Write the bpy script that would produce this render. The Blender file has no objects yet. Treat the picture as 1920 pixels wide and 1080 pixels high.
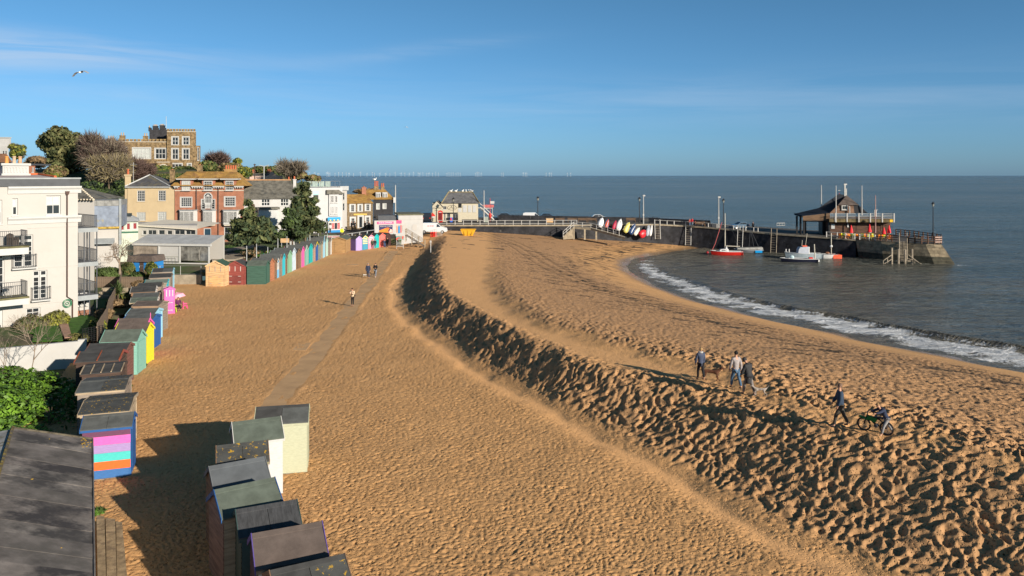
import bpy,math,random
import numpy as np
from mathutils import Vector,Matrix
# ------ camera, sky, sun, exposure
R=math.radians
S=bpy.context.scene
H=12.2
F=1493.0
cam=bpy.data.cameras.new('camera')
camo=bpy.data.objects.new('camera',cam)
S.collection.objects.link(camo)
S.camera=camo
camo.location=(0,0,H)
camo.rotation_euler=(R(90),0,0)
cam.sensor_width=36.0
cam.lens=36.0*F/1920.0
cam.shift_y=-(540-329)/1920.0
cam.clip_start=0.5
cam.clip_end=90000.0
SUN_EL=17.0
SUN_AZ=135.0
world=bpy.data.worlds.new('World')
S.world=world
world.use_nodes=True
wt=world.node_tree
wn,wl=wt.nodes,wt.links
bg=wn['Background']
sky=wn.new('ShaderNodeTexSky')
sky.sky_type='NISHITA'
sky.sun_disc=False
sky.sun_elevation=R(SUN_EL)
sky.sun_rotation=R(SUN_AZ)
sky.altitude=0
sky.air_density=1.0
sky.dust_density=0.35
sky.ozone_density=2.6
geo=wn.new('ShaderNodeNewGeometry')
sep=wn.new('ShaderNodeSeparateXYZ')
inv=wn.new('ShaderNodeVectorMath');inv.operation='SCALE';inv.inputs['Scale'].default_value=-1
wl.new(geo.outputs['Incoming'],inv.inputs[0])
wl.new(inv.outputs[0],sep.inputs[0])
def wmath(op,a,b=None):
 n=wn.new('ShaderNodeMath');n.operation=op
 for i,s in enumerate((a,b)):
  if s is None:continue
  if isinstance(s,(int,float)):n.inputs[i].default_value=s
  else:wl.new(s,n.inputs[i])
 return n.outputs[0]
az=wmath('ARCTAN2',sep.outputs[0],sep.outputs[1])
hyp=wmath('SQRT',wmath('ADD',wmath('POWER',sep.outputs[0],2),wmath('POWER',sep.outputs[1],2)))
el=wmath('ARCTAN2',sep.outputs[2],hyp)
comb=wn.new('ShaderNodeCombineXYZ')
wl.new(wmath('ADD',wmath('MULTIPLY',az,2.2),wmath('MULTIPLY',el,5.0)),comb.inputs[0])
wl.new(wmath('MULTIPLY',el,26.0),comb.inputs[1])
cn=wn.new('ShaderNodeTexNoise');cn.inputs['Scale'].default_value=1.3
cn.inputs['Detail'].default_value=9;cn.inputs['Roughness'].default_value=0.62
cn.inputs['Distortion'].default_value=0.7
wl.new(comb.outputs[0],cn.inputs['Vector'])
def band(center,width,src):
 d=wmath('DIVIDE',wmath('SUBTRACT',src,center),width)
 return wmath('POWER',2.718,wmath('MULTIPLY',wmath('MULTIPLY',d,d),-1.0))
b1=wmath('MULTIPLY',band(0.135,0.017,el),band(-0.60,0.22,az))
b2=wmath('MULTIPLY',band(0.152,0.009,wmath('SUBTRACT',el,wmath('MULTIPLY',wmath('ADD',az,0.13),0.13))),band(-0.13,0.13,az))
b3=wmath('MULTIPLY',band(0.09,0.03,el),0.22)
dens=wmath('ADD',wmath('ADD',wmath('MULTIPLY',b1,1.1),wmath('MULTIPLY',b2,0.28)),b3)
cl=wmath('MULTIPLY',dens,wmath('MULTIPLY',wmath('SUBTRACT',cn.outputs['Fac'],0.36),2.6))
clc=wn.new('ShaderNodeClamp');wl.new(cl,clc.inputs[0]);clc.inputs[2].default_value=0.5
mixc=wn.new('ShaderNodeMix');mixc.data_type='RGBA'
wl.new(clc.outputs[0],mixc.inputs[0])
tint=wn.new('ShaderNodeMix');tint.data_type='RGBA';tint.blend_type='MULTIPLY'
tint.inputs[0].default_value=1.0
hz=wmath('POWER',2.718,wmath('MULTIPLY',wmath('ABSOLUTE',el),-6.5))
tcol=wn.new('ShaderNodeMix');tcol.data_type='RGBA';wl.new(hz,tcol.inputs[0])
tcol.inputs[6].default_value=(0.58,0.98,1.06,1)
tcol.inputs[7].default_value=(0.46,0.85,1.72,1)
zen=wmath('SUBTRACT',1.0,wmath('MULTIPLY',wmath('POWER',wmath('MAXIMUM',wmath('SINE',el),0.0),0.8),0.42))  # extra dimming of the upper sky, to weaken fill light in the shadows
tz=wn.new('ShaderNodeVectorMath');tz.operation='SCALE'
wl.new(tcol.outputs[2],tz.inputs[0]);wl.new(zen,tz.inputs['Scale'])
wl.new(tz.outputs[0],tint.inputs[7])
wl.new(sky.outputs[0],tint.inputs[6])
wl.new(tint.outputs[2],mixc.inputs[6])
mixc.inputs[7].default_value=(6.2,7.2,8.6,1)
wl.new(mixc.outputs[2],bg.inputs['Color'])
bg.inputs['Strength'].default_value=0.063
sun=bpy.data.lights.new('sun','SUN')
suno=bpy.data.objects.new('sun',sun)
S.collection.objects.link(suno)
sun.energy=5.0
sun.angle=R(0.53)
sun.color=(1.0,0.89,0.74)
sd=Vector((math.sin(R(SUN_AZ))*math.cos(R(SUN_EL)),math.cos(R(SUN_AZ))*math.cos(R(SUN_EL)),math.sin(R(SUN_EL))))
suno.rotation_euler=sd.to_track_quat('Z','Y').to_euler()
suno.location=(40,-40,60)
S.view_settings.view_transform='Standard'
S.view_settings.look='None'
S.view_settings.gamma=1
S.view_settings.use_curve_mapping=False
S.view_settings.exposure=0.58
random.seed(7)
rng=np.random.default_rng(11)
COL=S.collection
# ------ helpers
def G(px,py,z=0.0):
 """ground point of height z seen at photograph pixel px, py"""
 Y=F*(H-z)/(py-329.0)
 return Vector(((px-960)*Y/F,Y,z))
def AT(px,py,Y):
 return Vector(((px-960)*Y/F,Y,H-(py-329.0)*Y/F))
def hexc(h,k=1.0):
 h=h.lstrip('#')
 out=[]
 for i in(0,2,4):
  v=int(h[i:i+2],16)/255
  v=v/12.92 if v<=0.04045 else((v+0.055)/1.055)**2.4
  out.append(min(1,v*k))
 return tuple(out)
MATS={}
def mat(name,col,rough=0.8,var=0.12,scale=3.0,bump=0.0,bscale=30.0,metallic=0.0,spec=0.3,stretch=None,coat=0.0,second=None,smask=(0.52,0.66),sscale=1.0,alpha=None):
 if name in MATS:return MATS[name]
 if isinstance(col,str):col=hexc(col)
 m=bpy.data.materials.new(name);m.use_nodes=True
 nt=m.node_tree;N,L=nt.nodes,nt.links
 p=N['Principled BSDF']
 p.inputs['Roughness'].default_value=rough
 p.inputs['Metallic'].default_value=metallic
 p.inputs['Specular IOR Level'].default_value=spec
 if coat:p.inputs['Coat Weight'].default_value=coat
 if alpha is not None:p.inputs['Alpha'].default_value=alpha
 tc=N.new('ShaderNodeTexCoord')
 src=tc.outputs['Object']
 if stretch:
  mp=N.new('ShaderNodeMapping');mp.inputs['Scale'].default_value=stretch
  L.new(src,mp.inputs[0]);src=mp.outputs[0]
 if var:
  n=N.new('ShaderNodeTexNoise');n.inputs['Scale'].default_value=scale
  n.inputs['Detail'].default_value=6;n.inputs['Roughness'].default_value=0.65
  L.new(src,n.inputs['Vector'])
  r=N.new('ShaderNodeValToRGB')
  a=tuple(max(0,c*(1-var*1.6))for c in col)+(1,)
  b=tuple(min(1,c*(1+var))for c in col)+(1,)
  r.color_ramp.elements[0].position=0.32;r.color_ramp.elements[0].color=a
  r.color_ramp.elements[1].position=0.62;r.color_ramp.elements[1].color=b
  L.new(n.outputs['Fac'],r.inputs[0])
  out=r.outputs[0]
  if second is not None:
   n2=N.new('ShaderNodeTexNoise');n2.inputs['Scale'].default_value=sscale
   n2.inputs['Detail'].default_value=5;n2.inputs['Roughness'].default_value=0.7
   L.new(tc.outputs['Object'],n2.inputs['Vector'])
   r2=N.new('ShaderNodeValToRGB')
   r2.color_ramp.elements[0].position=smask[0];r2.color_ramp.elements[0].color=(0,0,0,1)
   r2.color_ramp.elements[1].position=smask[1];r2.color_ramp.elements[1].color=(1,1,1,1)
   L.new(n2.outputs['Fac'],r2.inputs[0])
   mx=N.new('ShaderNodeMix');mx.data_type='RGBA'
   L.new(r2.outputs[0],mx.inputs[0]);L.new(out,mx.inputs[6])
   mx.inputs[7].default_value=tuple(second)+(1,)
   out=mx.outputs[2]
  L.new(out,p.inputs['Base Color'])
 else:
  p.inputs['Base Color'].default_value=tuple(col)+(1,)
 if bump:
  nb=N.new('ShaderNodeTexNoise');nb.inputs['Scale'].default_value=bscale
  nb.inputs['Detail'].default_value=4
  L.new(src,nb.inputs['Vector'])
  bm=N.new('ShaderNodeBump');bm.inputs['Strength'].default_value=bump;bm.inputs['Distance'].default_value=0.02
  L.new(nb.outputs['Fac'],bm.inputs['Height']);L.new(bm.outputs[0],p.inputs['Normal'])
 MATS[name]=m
 return m
class B:
 """collects faces, becomes one mesh object"""
 def __init__(s):s.v=[];s.f=[];s.m=[]
 def add(s,vs,fs,mi=0):
  o=len(s.v);s.v.extend([tuple(p)for p in vs])
  for f in fs:s.f.append([o+i for i in f]);s.m.append(mi)
  return s
 def box(s,x0,x1,y0,y1,z0,z1,mi=0):
  vs=[(x,y,z)for z in(z0,z1)for y in(y0,y1)for x in(x0,x1)]
  return s.add(vs,[(0,2,3,1),(4,5,7,6),(0,1,5,4),(2,6,7,3),(0,4,6,2),(1,3,7,5)],mi)
 def quad(s,a,b,c,d,mi=0):return s.add([a,b,c,d],[(0,1,2,3)],mi)
 def poly(s,pts,mi=0):return s.add(pts,[tuple(range(len(pts)))],mi)
 def prism(s,poly,h,mi=0,axis='z',base=0.0):
  """polygon (2d) extruded from base to base+h along axis"""
  n=len(poly);vs=[]
  for t in(base,base+h):
   for a,b in poly:
    vs.append((a,b,t)if axis=='z' else(a,t,b)if axis=='y' else(t,a,b))
  fs=[tuple(range(n))[::-1],tuple(range(n,2*n))]+[(i,(i+1)%n,n+(i+1)%n,n+i)for i in range(n)]
  return s.add(vs,fs,mi)
 def tube(s,pts,r,n=6,mi=0,cap=True):
  pts=[Vector(p)for p in pts]
  rs=r if isinstance(r,(list,tuple))else[r]*len(pts)
  vs=[]
  for i,p in enumerate(pts):
   d=(pts[min(i+1,len(pts)-1)]-pts[max(i-1,0)])
   d=d.normalized()if d.length>1e-9 else Vector((0,0,1))
   u=d.cross(Vector((0,0,1)))
   if u.length<1e-3:u=d.cross(Vector((1,0,0)))
   u.normalize();w=d.cross(u)
   for k in range(n):
    a=2*math.pi*k/n
    vs.append(p+(u*math.cos(a)+w*math.sin(a))*rs[i])
  fs=[]
  for i in range(len(pts)-1):
   for k in range(n):
    fs.append((i*n+k,i*n+(k+1)%n,(i+1)*n+(k+1)%n,(i+1)*n+k))
  if cap:
   fs.append(tuple(range(n))[::-1]);fs.append(tuple(range((len(pts)-1)*n,len(pts)*n)))
  return s.add(vs,fs,mi)
 def ball(s,c,r,mi=0,nu=8,nv=6,squash=(1,1,1)):
  vs=[(c[0],c[1],c[2]-r*squash[2])]
  for j in range(1,nv):
   t=math.pi*j/nv
   for i in range(nu):
    a=2*math.pi*i/nu
    vs.append((c[0]+r*squash[0]*math.sin(t)*math.cos(a),c[1]+r*squash[1]*math.sin(t)*math.sin(a),c[2]-r*squash[2]*math.cos(t)))
  vs.append((c[0],c[1],c[2]+r*squash[2]))
  fs=[(0,1+(i+1)%nu,1+i)for i in range(nu)]
  for j in range(nv-2):
   for i in range(nu):
    a=1+j*nu
    fs.append((a+i,a+(i+1)%nu,a+nu+(i+1)%nu,a+nu+i))
  e=len(vs)-1;a=1+(nv-2)*nu
  fs+=[(a+i,a+(i+1)%nu,e)for i in range(nu)]
  return s.add(vs,fs,mi)
 def lathe(s,prof,n=10,mi=0,c=(0,0)):
  vs=[]
  for r,z in prof:
   for k in range(n):
    a=2*math.pi*k/n
    vs.append((c[0]+r*math.cos(a),c[1]+r*math.sin(a),z))
  fs=[]
  for i in range(len(prof)-1):
   for k in range(n):
    fs.append((i*n+k,i*n+(k+1)%n,(i+1)*n+(k+1)%n,(i+1)*n+k))
  fs.append(tuple(range(n))[::-1]);fs.append(tuple(range((len(prof)-1)*n,len(prof)*n)))
  return s.add(vs,fs,mi)
 def xf(s,M):
  s.v=[tuple(M@Vector(p))for p in s.v];return s
 def build(s,name,mats,parent=None,smooth=False,loc=None,rot=None):
  me=bpy.data.meshes.new(name)
  me.from_pydata(s.v,[],s.f)
  if not isinstance(mats,(list,tuple)):mats=[mats]
  for m in mats:me.materials.append(m)
  if len(mats)>1:me.polygons.foreach_set('material_index',s.m)
  if smooth:me.polygons.foreach_set('use_smooth',[True]*len(s.f))
  me.update()
  o=bpy.data.objects.new(name,me)
  COL.objects.link(o)
  if parent:o.parent=parent
  if loc is not None:o.location=loc
  if rot is not None:o.rotation_euler=rot
  return o
def tag(o,label,cat,group=None):
 o['label']=label;o['category']=cat
 if group:o['group']=group
 return o
def struct(o):o['kind']='structure';return o
def stuff(o,label=None,cat=None):
 o['kind']='stuff'
 if label:o['label']=label
 if cat:o['category']=cat
 return o
def thing(name,label,cat,loc=(0,0,0),rz=0.0,group=None):
 o=bpy.data.objects.new(name,None);COL.objects.link(o)
 o.empty_display_size=0.3
 o.location=loc;o.rotation_euler=(0,0,rz)
 return tag(o,label,cat,group)
def share(src,parent,loc,rot=(0,0,0),name=None):
 o=src.copy();COL.objects.link(o);o.parent=parent;o.location=loc;o.rotation_euler=rot
 return o
def kids(o):return[c for c in ALLKIDS.get(o.name,[])]if False else list(o.children)
def copy_tree(o,parent=None):
 c=o.copy();COL.objects.link(c);c.parent=parent
 for ch in list(o.children):copy_tree(ch,c)
 return c
def text(body,size,m,parent,loc,rot,name='lettering',extrude=0.004,width=None):
 cu=bpy.data.curves.new(name,'FONT');cu.body=body;cu.size=size
 cu.extrude=extrude;cu.align_x='CENTER';cu.align_y='CENTER';cu.resolution_u=2
 cu.materials.append(m)
 tmp=bpy.data.objects.new(name,cu)
 me=bpy.data.meshes.new_from_object(tmp);bpy.data.objects.remove(tmp);me.materials.clear();me.materials.append(m)
 o=bpy.data.objects.new(name,me);COL.objects.link(o)
 o.parent=parent;o.location=loc;o.rotation_euler=rot
 if width:
  xs=[v.co.x for v in me.vertices];o.scale=(width/max(.01,max(xs)-min(xs)),1,1)
 return o
# --- facades: a vertical plane between two map points, local x along it, local y into the building
class Fac:
 def __init__(s,pxL,YL,pxR,YR,z0):
  s.a=Vector(((pxL-960)*YL/F,YL));s.b=Vector(((pxR-960)*YR/F,YR))
  d=s.b-s.a;s.w=d.length;s.u=d/s.w;s.rz=math.atan2(d.y,d.x);s.z0=z0
  s.loc=(s.a.x,s.a.y,z0)
 def uz(s,px,py,off=0.0):
  dx=(px-960)/F
  n=Vector((-s.u.y,s.u.x));o=s.a+n*off
  t=o.dot(n)/(Vector((dx,1.0)).dot(n))
  p=Vector((dx*t,t))
  return(p-o).dot(s.u),H-(py-329.0)*t/F-s.z0
 def r(s,x0,y0,x1,y1,off=0.0):
  u0,z1=s.uz(x0,(y0),off);u1,z1b=s.uz(x1,y0,off)
  _,z0=s.uz((x0+x1)/2,y1,off)
  _,z1=s.uz((x0+x1)/2,y0,off)
  return(u0,u1,z0,z1)
def wall_holes(b,x0,x1,z0,z1,holes,y=0.0,dep=0.14,mi=0,ri=None):
 """front wall face with rectangular openings and their reveals"""
 if ri is None:ri=mi
 xs=sorted({x0,x1}|{min(max(h[i],x0),x1)for h in holes for i in(0,1)})
 zs=sorted({z0,z1}|{min(max(h[i],z0),z1)for h in holes for i in(2,3)})
 for i in range(len(xs)-1):
  for j in range(len(zs)-1):
   cx,cz=(xs[i]+xs[i+1])/2,(zs[j]+zs[j+1])/2
   if any(h[0]<cx<h[1]and h[2]<cz<h[3]for h in holes):continue
   b.quad((xs[i],y,zs[j]),(xs[i+1],y,zs[j]),(xs[i+1],y,zs[j+1]),(xs[i],y,zs[j+1]),mi)
 for a,c,d,e in holes:
  b.quad((a,y,d),(a,y,e),(a,y+dep,e),(a,y+dep,d),ri)
  b.quad((c,y,d),(c,y+dep,d),(c,y+dep,e),(c,y,e),ri)
  b.quad((a,y,e),(c,y,e),(c,y+dep,e),(a,y+dep,e),ri)
  b.quad((a,y,d),(a,y+dep,d),(c,y+dep,d),(c,y,d),ri)
def window(par,rect,nx,ny,mf,mg,y=0.0,dep=0.10,fw=0.06,bw=0.03,sill=True,name='window',ms=None,surround=0.0,split=None):
 x0,x1,z0,z1=rect
 b=B()
 yy0,yy1=y+dep-0.05,y+dep+0.01
 b.box(x0,x0+fw,yy0,yy1,z0,z1);b.box(x1-fw,x1,yy0,yy1,z0,z1)
 b.box(x0+fw,x1-fw,yy0,yy1,z0,z0+fw);b.box(x0+fw,x1-fw,yy0,yy1,z1-fw,z1)
 iw,ih=(x1-x0-2*fw),(z1-z0-2*fw)
 for i in range(1,nx):
  c=x0+fw+iw*i/nx
  b.box(c-bw/2,c+bw/2,yy0+0.012,yy1,z0+fw,z1-fw)
 for j in range(1,ny):
  c=z0+fw+ih*j/ny;k=bw*(1.6 if(split and j==split)else 1)
  b.box(x0+fw,x1-fw,yy0+0.008,yy1-0.002,c-k/2,c+k/2)
 if surround:
  s_=surround
  b.box(x0-s_,x0,y-0.03,y+0.05,z0-s_*.3,z1+s_);b.box(x1,x1+s_,y-0.03,y+0.05,z0-s_*.3,z1+s_)
  b.box(x0,x1,y-0.03,y+0.05,z1,z1+s_)
 f=b.build(name,mf,par)
 g=B().quad((x0,y+dep+0.02,z0),(x1,y+dep+0.02,z0),(x1,y+dep+0.02,z1),(x0,y+dep+0.02,z1))
 g.build('pane',mg,f)
 if sill:
  B().box(x0-0.06,x1+0.06,y-0.07,y+dep-0.052,z0-0.09,z0-0.003).build('sill',ms or mf,f)
 return f
# ------ noise
def _h(ix,iy,k=0):
 n=(ix.astype(np.int64)*374761393+iy.astype(np.int64)*668265263+k*1274126177)&0xffffffff
 n=((n^(n>>13))*1274126177)&0xffffffff
 n=(n^(n>>16))&0xffffffff
 return n/4294967295.0
def vnoise(x,y,k=0):
 ix,iy=np.floor(x),np.floor(y);fx,fy=x-ix,y-iy
 ux,uy=fx*fx*fx*(fx*(fx*6-15)+10),fy*fy*fy*(fy*(fy*6-15)+10)
 def g(i,j):
  a=_h(ix+i,iy+j,k)*2*np.pi
  return np.cos(a)*(fx-i)+np.sin(a)*(fy-j)
 return((g(0,0)*(1-ux)+g(1,0)*ux)*(1-uy)+(g(0,1)*(1-ux)+g(1,1)*ux)*uy)*1.5
def fbm(x,y,k=0,o=4,g=0.5):
 r=0;a=1;s=0
 for i in range(o):
  r=r+a*vnoise(x*2**i,y*2**i,k+i);s+=a;a*=g
 return r/s
def pits(x,y,k=0):
 """scattered elongated dents (footprints): 1 in the middle of a dent, 0 outside"""
 ix,iy=np.floor(x),np.floor(y);best=np.full(x.shape,9.0)
 for i in(-1,0,1):
  for j in(-1,0,1):
   cx,cy=ix+i,iy+j
   dx=x-(cx+_h(cx,cy,k));dy=y-(cy+_h(cx,cy,k+1))
   a=_h(cx,cy,k+2)*3.1416;s=0.7+0.6*_h(cx,cy,k+3)
   u,v=dx*np.cos(a)+dy*np.sin(a),-dx*np.sin(a)+dy*np.cos(a)
   best=np.minimum(best,(u*u*1.0+v*v*1.9)/(s*s))
 return best
def seg_dist(x,y,pts):
 """distance, side (+ = right of travel direction) and arc position along an open polyline"""
 bd=np.full(x.shape,1e9);bs=np.zeros(x.shape);ba=np.zeros(x.shape);acc=0.0
 n=len(pts)-1
 for i in range(n):
  ax,ay=pts[i];bx,by=pts[i+1];dx,dy=bx-ax,by-ay;L=math.hypot(dx,dy)
  t=((x-ax)*dx+(y-ay)*dy)/(L*L)
  tc=np.clip(t,0 if i>0 else-50,1 if i<n-1 else 50)
  qx,qy=x-(ax+tc*dx),y-(ay+tc*dy)
  d=np.hypot(qx,qy);sgn=(dy*(x-ax)-dx*(y-ay))/L
  m=d<bd
  bd=np.where(m,d,bd);bs=np.where(m,np.sign(sgn),bs);ba=np.where(m,acc+tc*L,ba)
  acc+=L
 return bd,bs,ba
def spline(pts,n=6):
 out=[]
 P=[pts[0]]+list(pts)+[pts[-1]]
 for i in range(1,len(P)-2):
  for k in range(n):
   t=k/n;a,b,c,d=(np.array(P[i-1]),np.array(P[i]),np.array(P[i+1]),np.array(P[i+2]))
   out.append(tuple(0.5*((2*b)+(-a+c)*t+(2*a-5*b+4*c-d)*t*t+(-a+3*b-3*c+d)*t**3)))
 out.append(tuple(pts[-1]));return out
def sm(t):t=np.clip(t,0,1);return t*t*(3-2*t)
SEA=-2.8
def gp(px,py,z=0):p=G(px,py,z);return(p.x,p.y)
CREST=spline([(-14.5,158),gp(835,446,1.2),gp(822,470,1.6),gp(822,503,1.9),gp(834,541,1.9),gp(884,572,1.9),gp(958,612,1.9),gp(1033,645,1.9),gp(1117,678,1.9),gp(1200,695,1.9),gp(1304,715,1.9),gp(1400,745,1.9),gp(1585,803,1.9),gp(1760,850,1.9),gp(1920,900,1.9),(20.5,21),(23.5,12),(26,4)])
FOOT=spline([(-15.5,158),gp(805,450,.9),gp(790,468,.3),gp(775,503),gp(752,541),gp(768,595),gp(848,653),gp(908,695),gp(1050,770),gp(1160,830),gp(1300,900),gp(1450,985),gp(1600,1060),(13.6,20.5),(16.5,12),(19,4)])
RIDGE=spline([(-3,140),(-2.2,110),gp(930,500,2),gp(940,540,2),gp(1000,590,2),gp(1100,625,2),gp(1200,650,2),gp(1350,690,2),gp(1480,745,2),gp(1650,790,2),gp(1800,840,2),gp(1920,876,2),(21.8,22),(25,12),(27.5,4)])
SHORE=spline([(44,171),gp(1318,464,SEA),gp(1240,476,SEA),gp(1190,486,SEA),gp(1176,500,SEA),gp(1205,524,SEA),gp(1278,556,SEA),gp(1390,588,SEA),gp(1479,607,SEA),gp(1615,638,SEA),gp(1751,666,SEA),gp(1912,697,SEA),(43.5,52),(47,42),(50,25),(52,5)])
TRACK=spline([gp(945,447,.6),gp(985,462,.4),gp(1040,500,0),gp(1110,535,-.3),gp(1250,578,-.8),gp(1400,620,-1.1),gp(1550,655,-1.2),gp(1700,687,-1.2),gp(1900,722,-1.2),(44,38),(47,25),(49,10)])
STRAND=spline([gp(1180,448,.1),gp(1110,470,0),gp(1060,500,-.1),gp(1100,540,-.3),gp(1230,590,-.6),gp(1350,625,-.7),gp(1480,665,-.8),gp(1600,690,-.8),gp(1750,715,-.9),gp(1860,735,-.9),(37,36),(41,22),(44,8)])
WALLP=spline([(-26,163),(-14,163),(0,163),(10,163.3),(20,164.6),(29,166.0),(36,165.5),(41.6,162.3),(50,155.5),(64.5,144.5),(73.5,136.7)],5)
PATH=[gp(493,790),gp(497,775),gp(530,740),gp(632,620),gp(668,560),gp(700,520),gp(745,470)]
PATHN=[(-12.0,34)]+[(-12.5,41),(-12.8,44.3),(-13.7,58.8),(-15.0,74.3),(-16.2,92),(-18.4,120),(-19,128)]
def hc_of(y):return np.interp(y,[0,28,45,90,112,140,158],[2.1,1.95,1.85,1.85,1.6,1.25,1.0])
def land(x,y,detail=True):
 x=np.asarray(x,float);y=np.asarray(y,float)
 dF,sF,aF=seg_dist(x,y,FOOT);dC,sC,aC=seg_dist(x,y,CREST)
 dW,sW,aW=seg_dist(x,y,SHORE);dR,sR,aR=seg_dist(x,y,RIDGE)
 wb1,wb2=fbm(x/3.2,y/3.2,150,3),fbm(x/1.9,y/1.9,155,3)
 F_,C_,W_,R_=-dF*sF+.45*wb1,-dC*sC+.5*wb2,-dW*sW,-dR*sR+.4*wb2
 kx=sm((x+20.5)/5)
 flat=np.interp(y,[0,112,130,150,165],[0,0,.25,1.15,1.3])*kx+np.interp(y,[0,130,140],[0,0,.3])*(1-kx)
 flat=flat+0.10*fbm(x/9,y/9,3,2)
 hc=hc_of(y)
 t=sm((F_+.25)/(np.maximum(F_-C_,.8)*1.12+.5))
 q=np.clip(C_/np.maximum(C_-W_,.5),0,1)
 sea=hc+(SEA-hc)*(0.30*q+0.70*q**1.9)
 amp=np.interp(y,[0,30,60,80,95,105],[.30,.38,.42,.30,.12,0])
 sea=sea-0.07*sm(C_/.8)*(1-sm((R_+2)/3))*sm((90-y)/20)+amp*sm((R_+1.7)/3.2)*np.exp(-np.clip(R_-1,0,None)/7.0)
 h=flat*(1-t)+np.where(C_<0,hc,sea)*t
 under=SEA-0.07*np.clip(W_,0,None)-0.0
 h=np.where(W_>0,under,h)
 h=h+.16*fbm(x/7,y/7,58,3)*np.exp(-(W_/5)**2)
 wet=sm(1.15-(-W_)/(3.6+1.4*fbm(x/6,y/6,17,2)))*(C_>0)
 if not detail:return h
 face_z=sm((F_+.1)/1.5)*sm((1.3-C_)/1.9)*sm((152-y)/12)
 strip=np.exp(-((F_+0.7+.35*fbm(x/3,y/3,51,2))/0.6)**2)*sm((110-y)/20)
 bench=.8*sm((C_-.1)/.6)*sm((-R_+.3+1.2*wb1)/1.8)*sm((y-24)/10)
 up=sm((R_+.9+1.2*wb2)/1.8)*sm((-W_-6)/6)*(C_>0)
 lowb=(C_>0)*(1-sm((-W_-5)/5))
 landz=(F_<=0)*1.0
 wx,wy=x+.5*fbm(x/1.7,y/1.7,40,2),y+.5*fbm(x/1.7,y/1.7,44,2)
 p1=pits(wx/.20,wy/.20,5);p4=pits(wx/.29+3,wy/.29,13);p2=pits(wx/.40+7,wy/.40,9);p3=pits(wx/.45,wy/.45,21)
 dent=lambda p,r:-np.exp(-p/r)+0.45*np.exp(-((np.sqrt(p)-.62)/.2)**2)
 busy=0.55+0.45*np.clip(fbm(x/5,y/5,60,3)*2.2+.35,0,1)
 d_flat=(-.052*np.exp(-p1/.055)+.010*np.exp(-((np.sqrt(p1)-.5)/.2)**2))*busy-.042*np.exp(-p4/.05)-.03*np.exp(-p2/.02)*busy+.012*fbm(x/.14,y/.14,75,2)+.02*fbm(x/1.6,y/1.6,73,2)
 d_face=0.085*dent(p3,.16)+0.045*dent(p2,.14)+0.10*fbm(wx/.50,wy/.50,80,4,.62)+.05*fbm(x/1.8,y/1.8,86,2)+.035*fbm(x/.22,y/.22,84,2)
 d_up=0.055*dent(p2,.14)+0.055*dent(p3,.12)*sm((70-y)/30)+0.06*fbm(x/.4,y/.4,90,3)
 near=sm((70-y)/40)
 grow=sm(1-np.clip(R_,0,None)/6.0)
 d=landz*d_flat*(1-.85*strip)+face_z*d_face*np.interp(y,[0,30,45,75,140],[1.05,1.05,1.3,1.3,1.1])+bench*(.25*d_flat+.25*near*d_up)+up*(d_up*(.75+.8*grow*near+.5*grow))+lowb*.006*fbm(x/.5,y/.5,95,2)
 edge=(1-face_z)*(C_<0.3)*(F_>0)
 d=d+edge*.6*d_flat
 dT,sT,aT=seg_dist(x,y,TRACK);T_=dT*sT
 tr=0
 for o in(-1.05,-.72,.75,1.1,2.5):
  w=.16
  g=np.exp(-((T_-o)/w)**2);tr=tr+g*(.085+.04*np.sin(aT*18)*(y<75))
  d=d*(1-.6*g)
 d=d-tr*(y<158)+.03*np.exp(-((T_-1.55)/.18)**2)
 dP,sP,aP=seg_dist(x,y,PATHN)
 pz=sm((1.15-dP)/.35)*(y>33)*(y<127)*(aP>=0)
 d=d*(1-pz);h=h*(1-pz)+(np.interp(y,[0,112,132,150],[0,0,.25,1.1])-.030+.05*fbm(x/.7,y/3.0,160,3)+.03*sm((dP-.45)/.4))*pz
 h=h+d*(1-sm((y-140)/12)*.6)
 ds,ss,as_=seg_dist(x,y,STRAND)
 n1=fbm(x/2.6,y/.9,31,4)
 weed=np.exp(-(ds/1.9)**2)*sm((n1-.02)/.12)*1.3
 weed=np.maximum(weed,np.exp(-((ds-4.5)/2.5)**2)*(fbm(x/3.1,y/1.0,35,4)>.20))
 scr=(fbm(x/5,y/1.6,36,4)>.33)*(y>118)*(y<160)*(x>-20)*1.0
 weed=np.maximum(weed,scr)
 weed=np.clip(np.maximum(weed,.5*np.clip(tr*9,0,1)*(fbm(x/1.5,y/1.5,38,3)>-.25)),0,1)  # tracks darkened in colour too, as groove shade hardly shows far off
 dry=np.clip(strip+bench*.7+landz*sm((y-60)/60)*.3,0,1)
 return h,wet,weed*(W_<-2),dry,np.clip(face_z*.8+up*.9,0,1)
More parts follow.
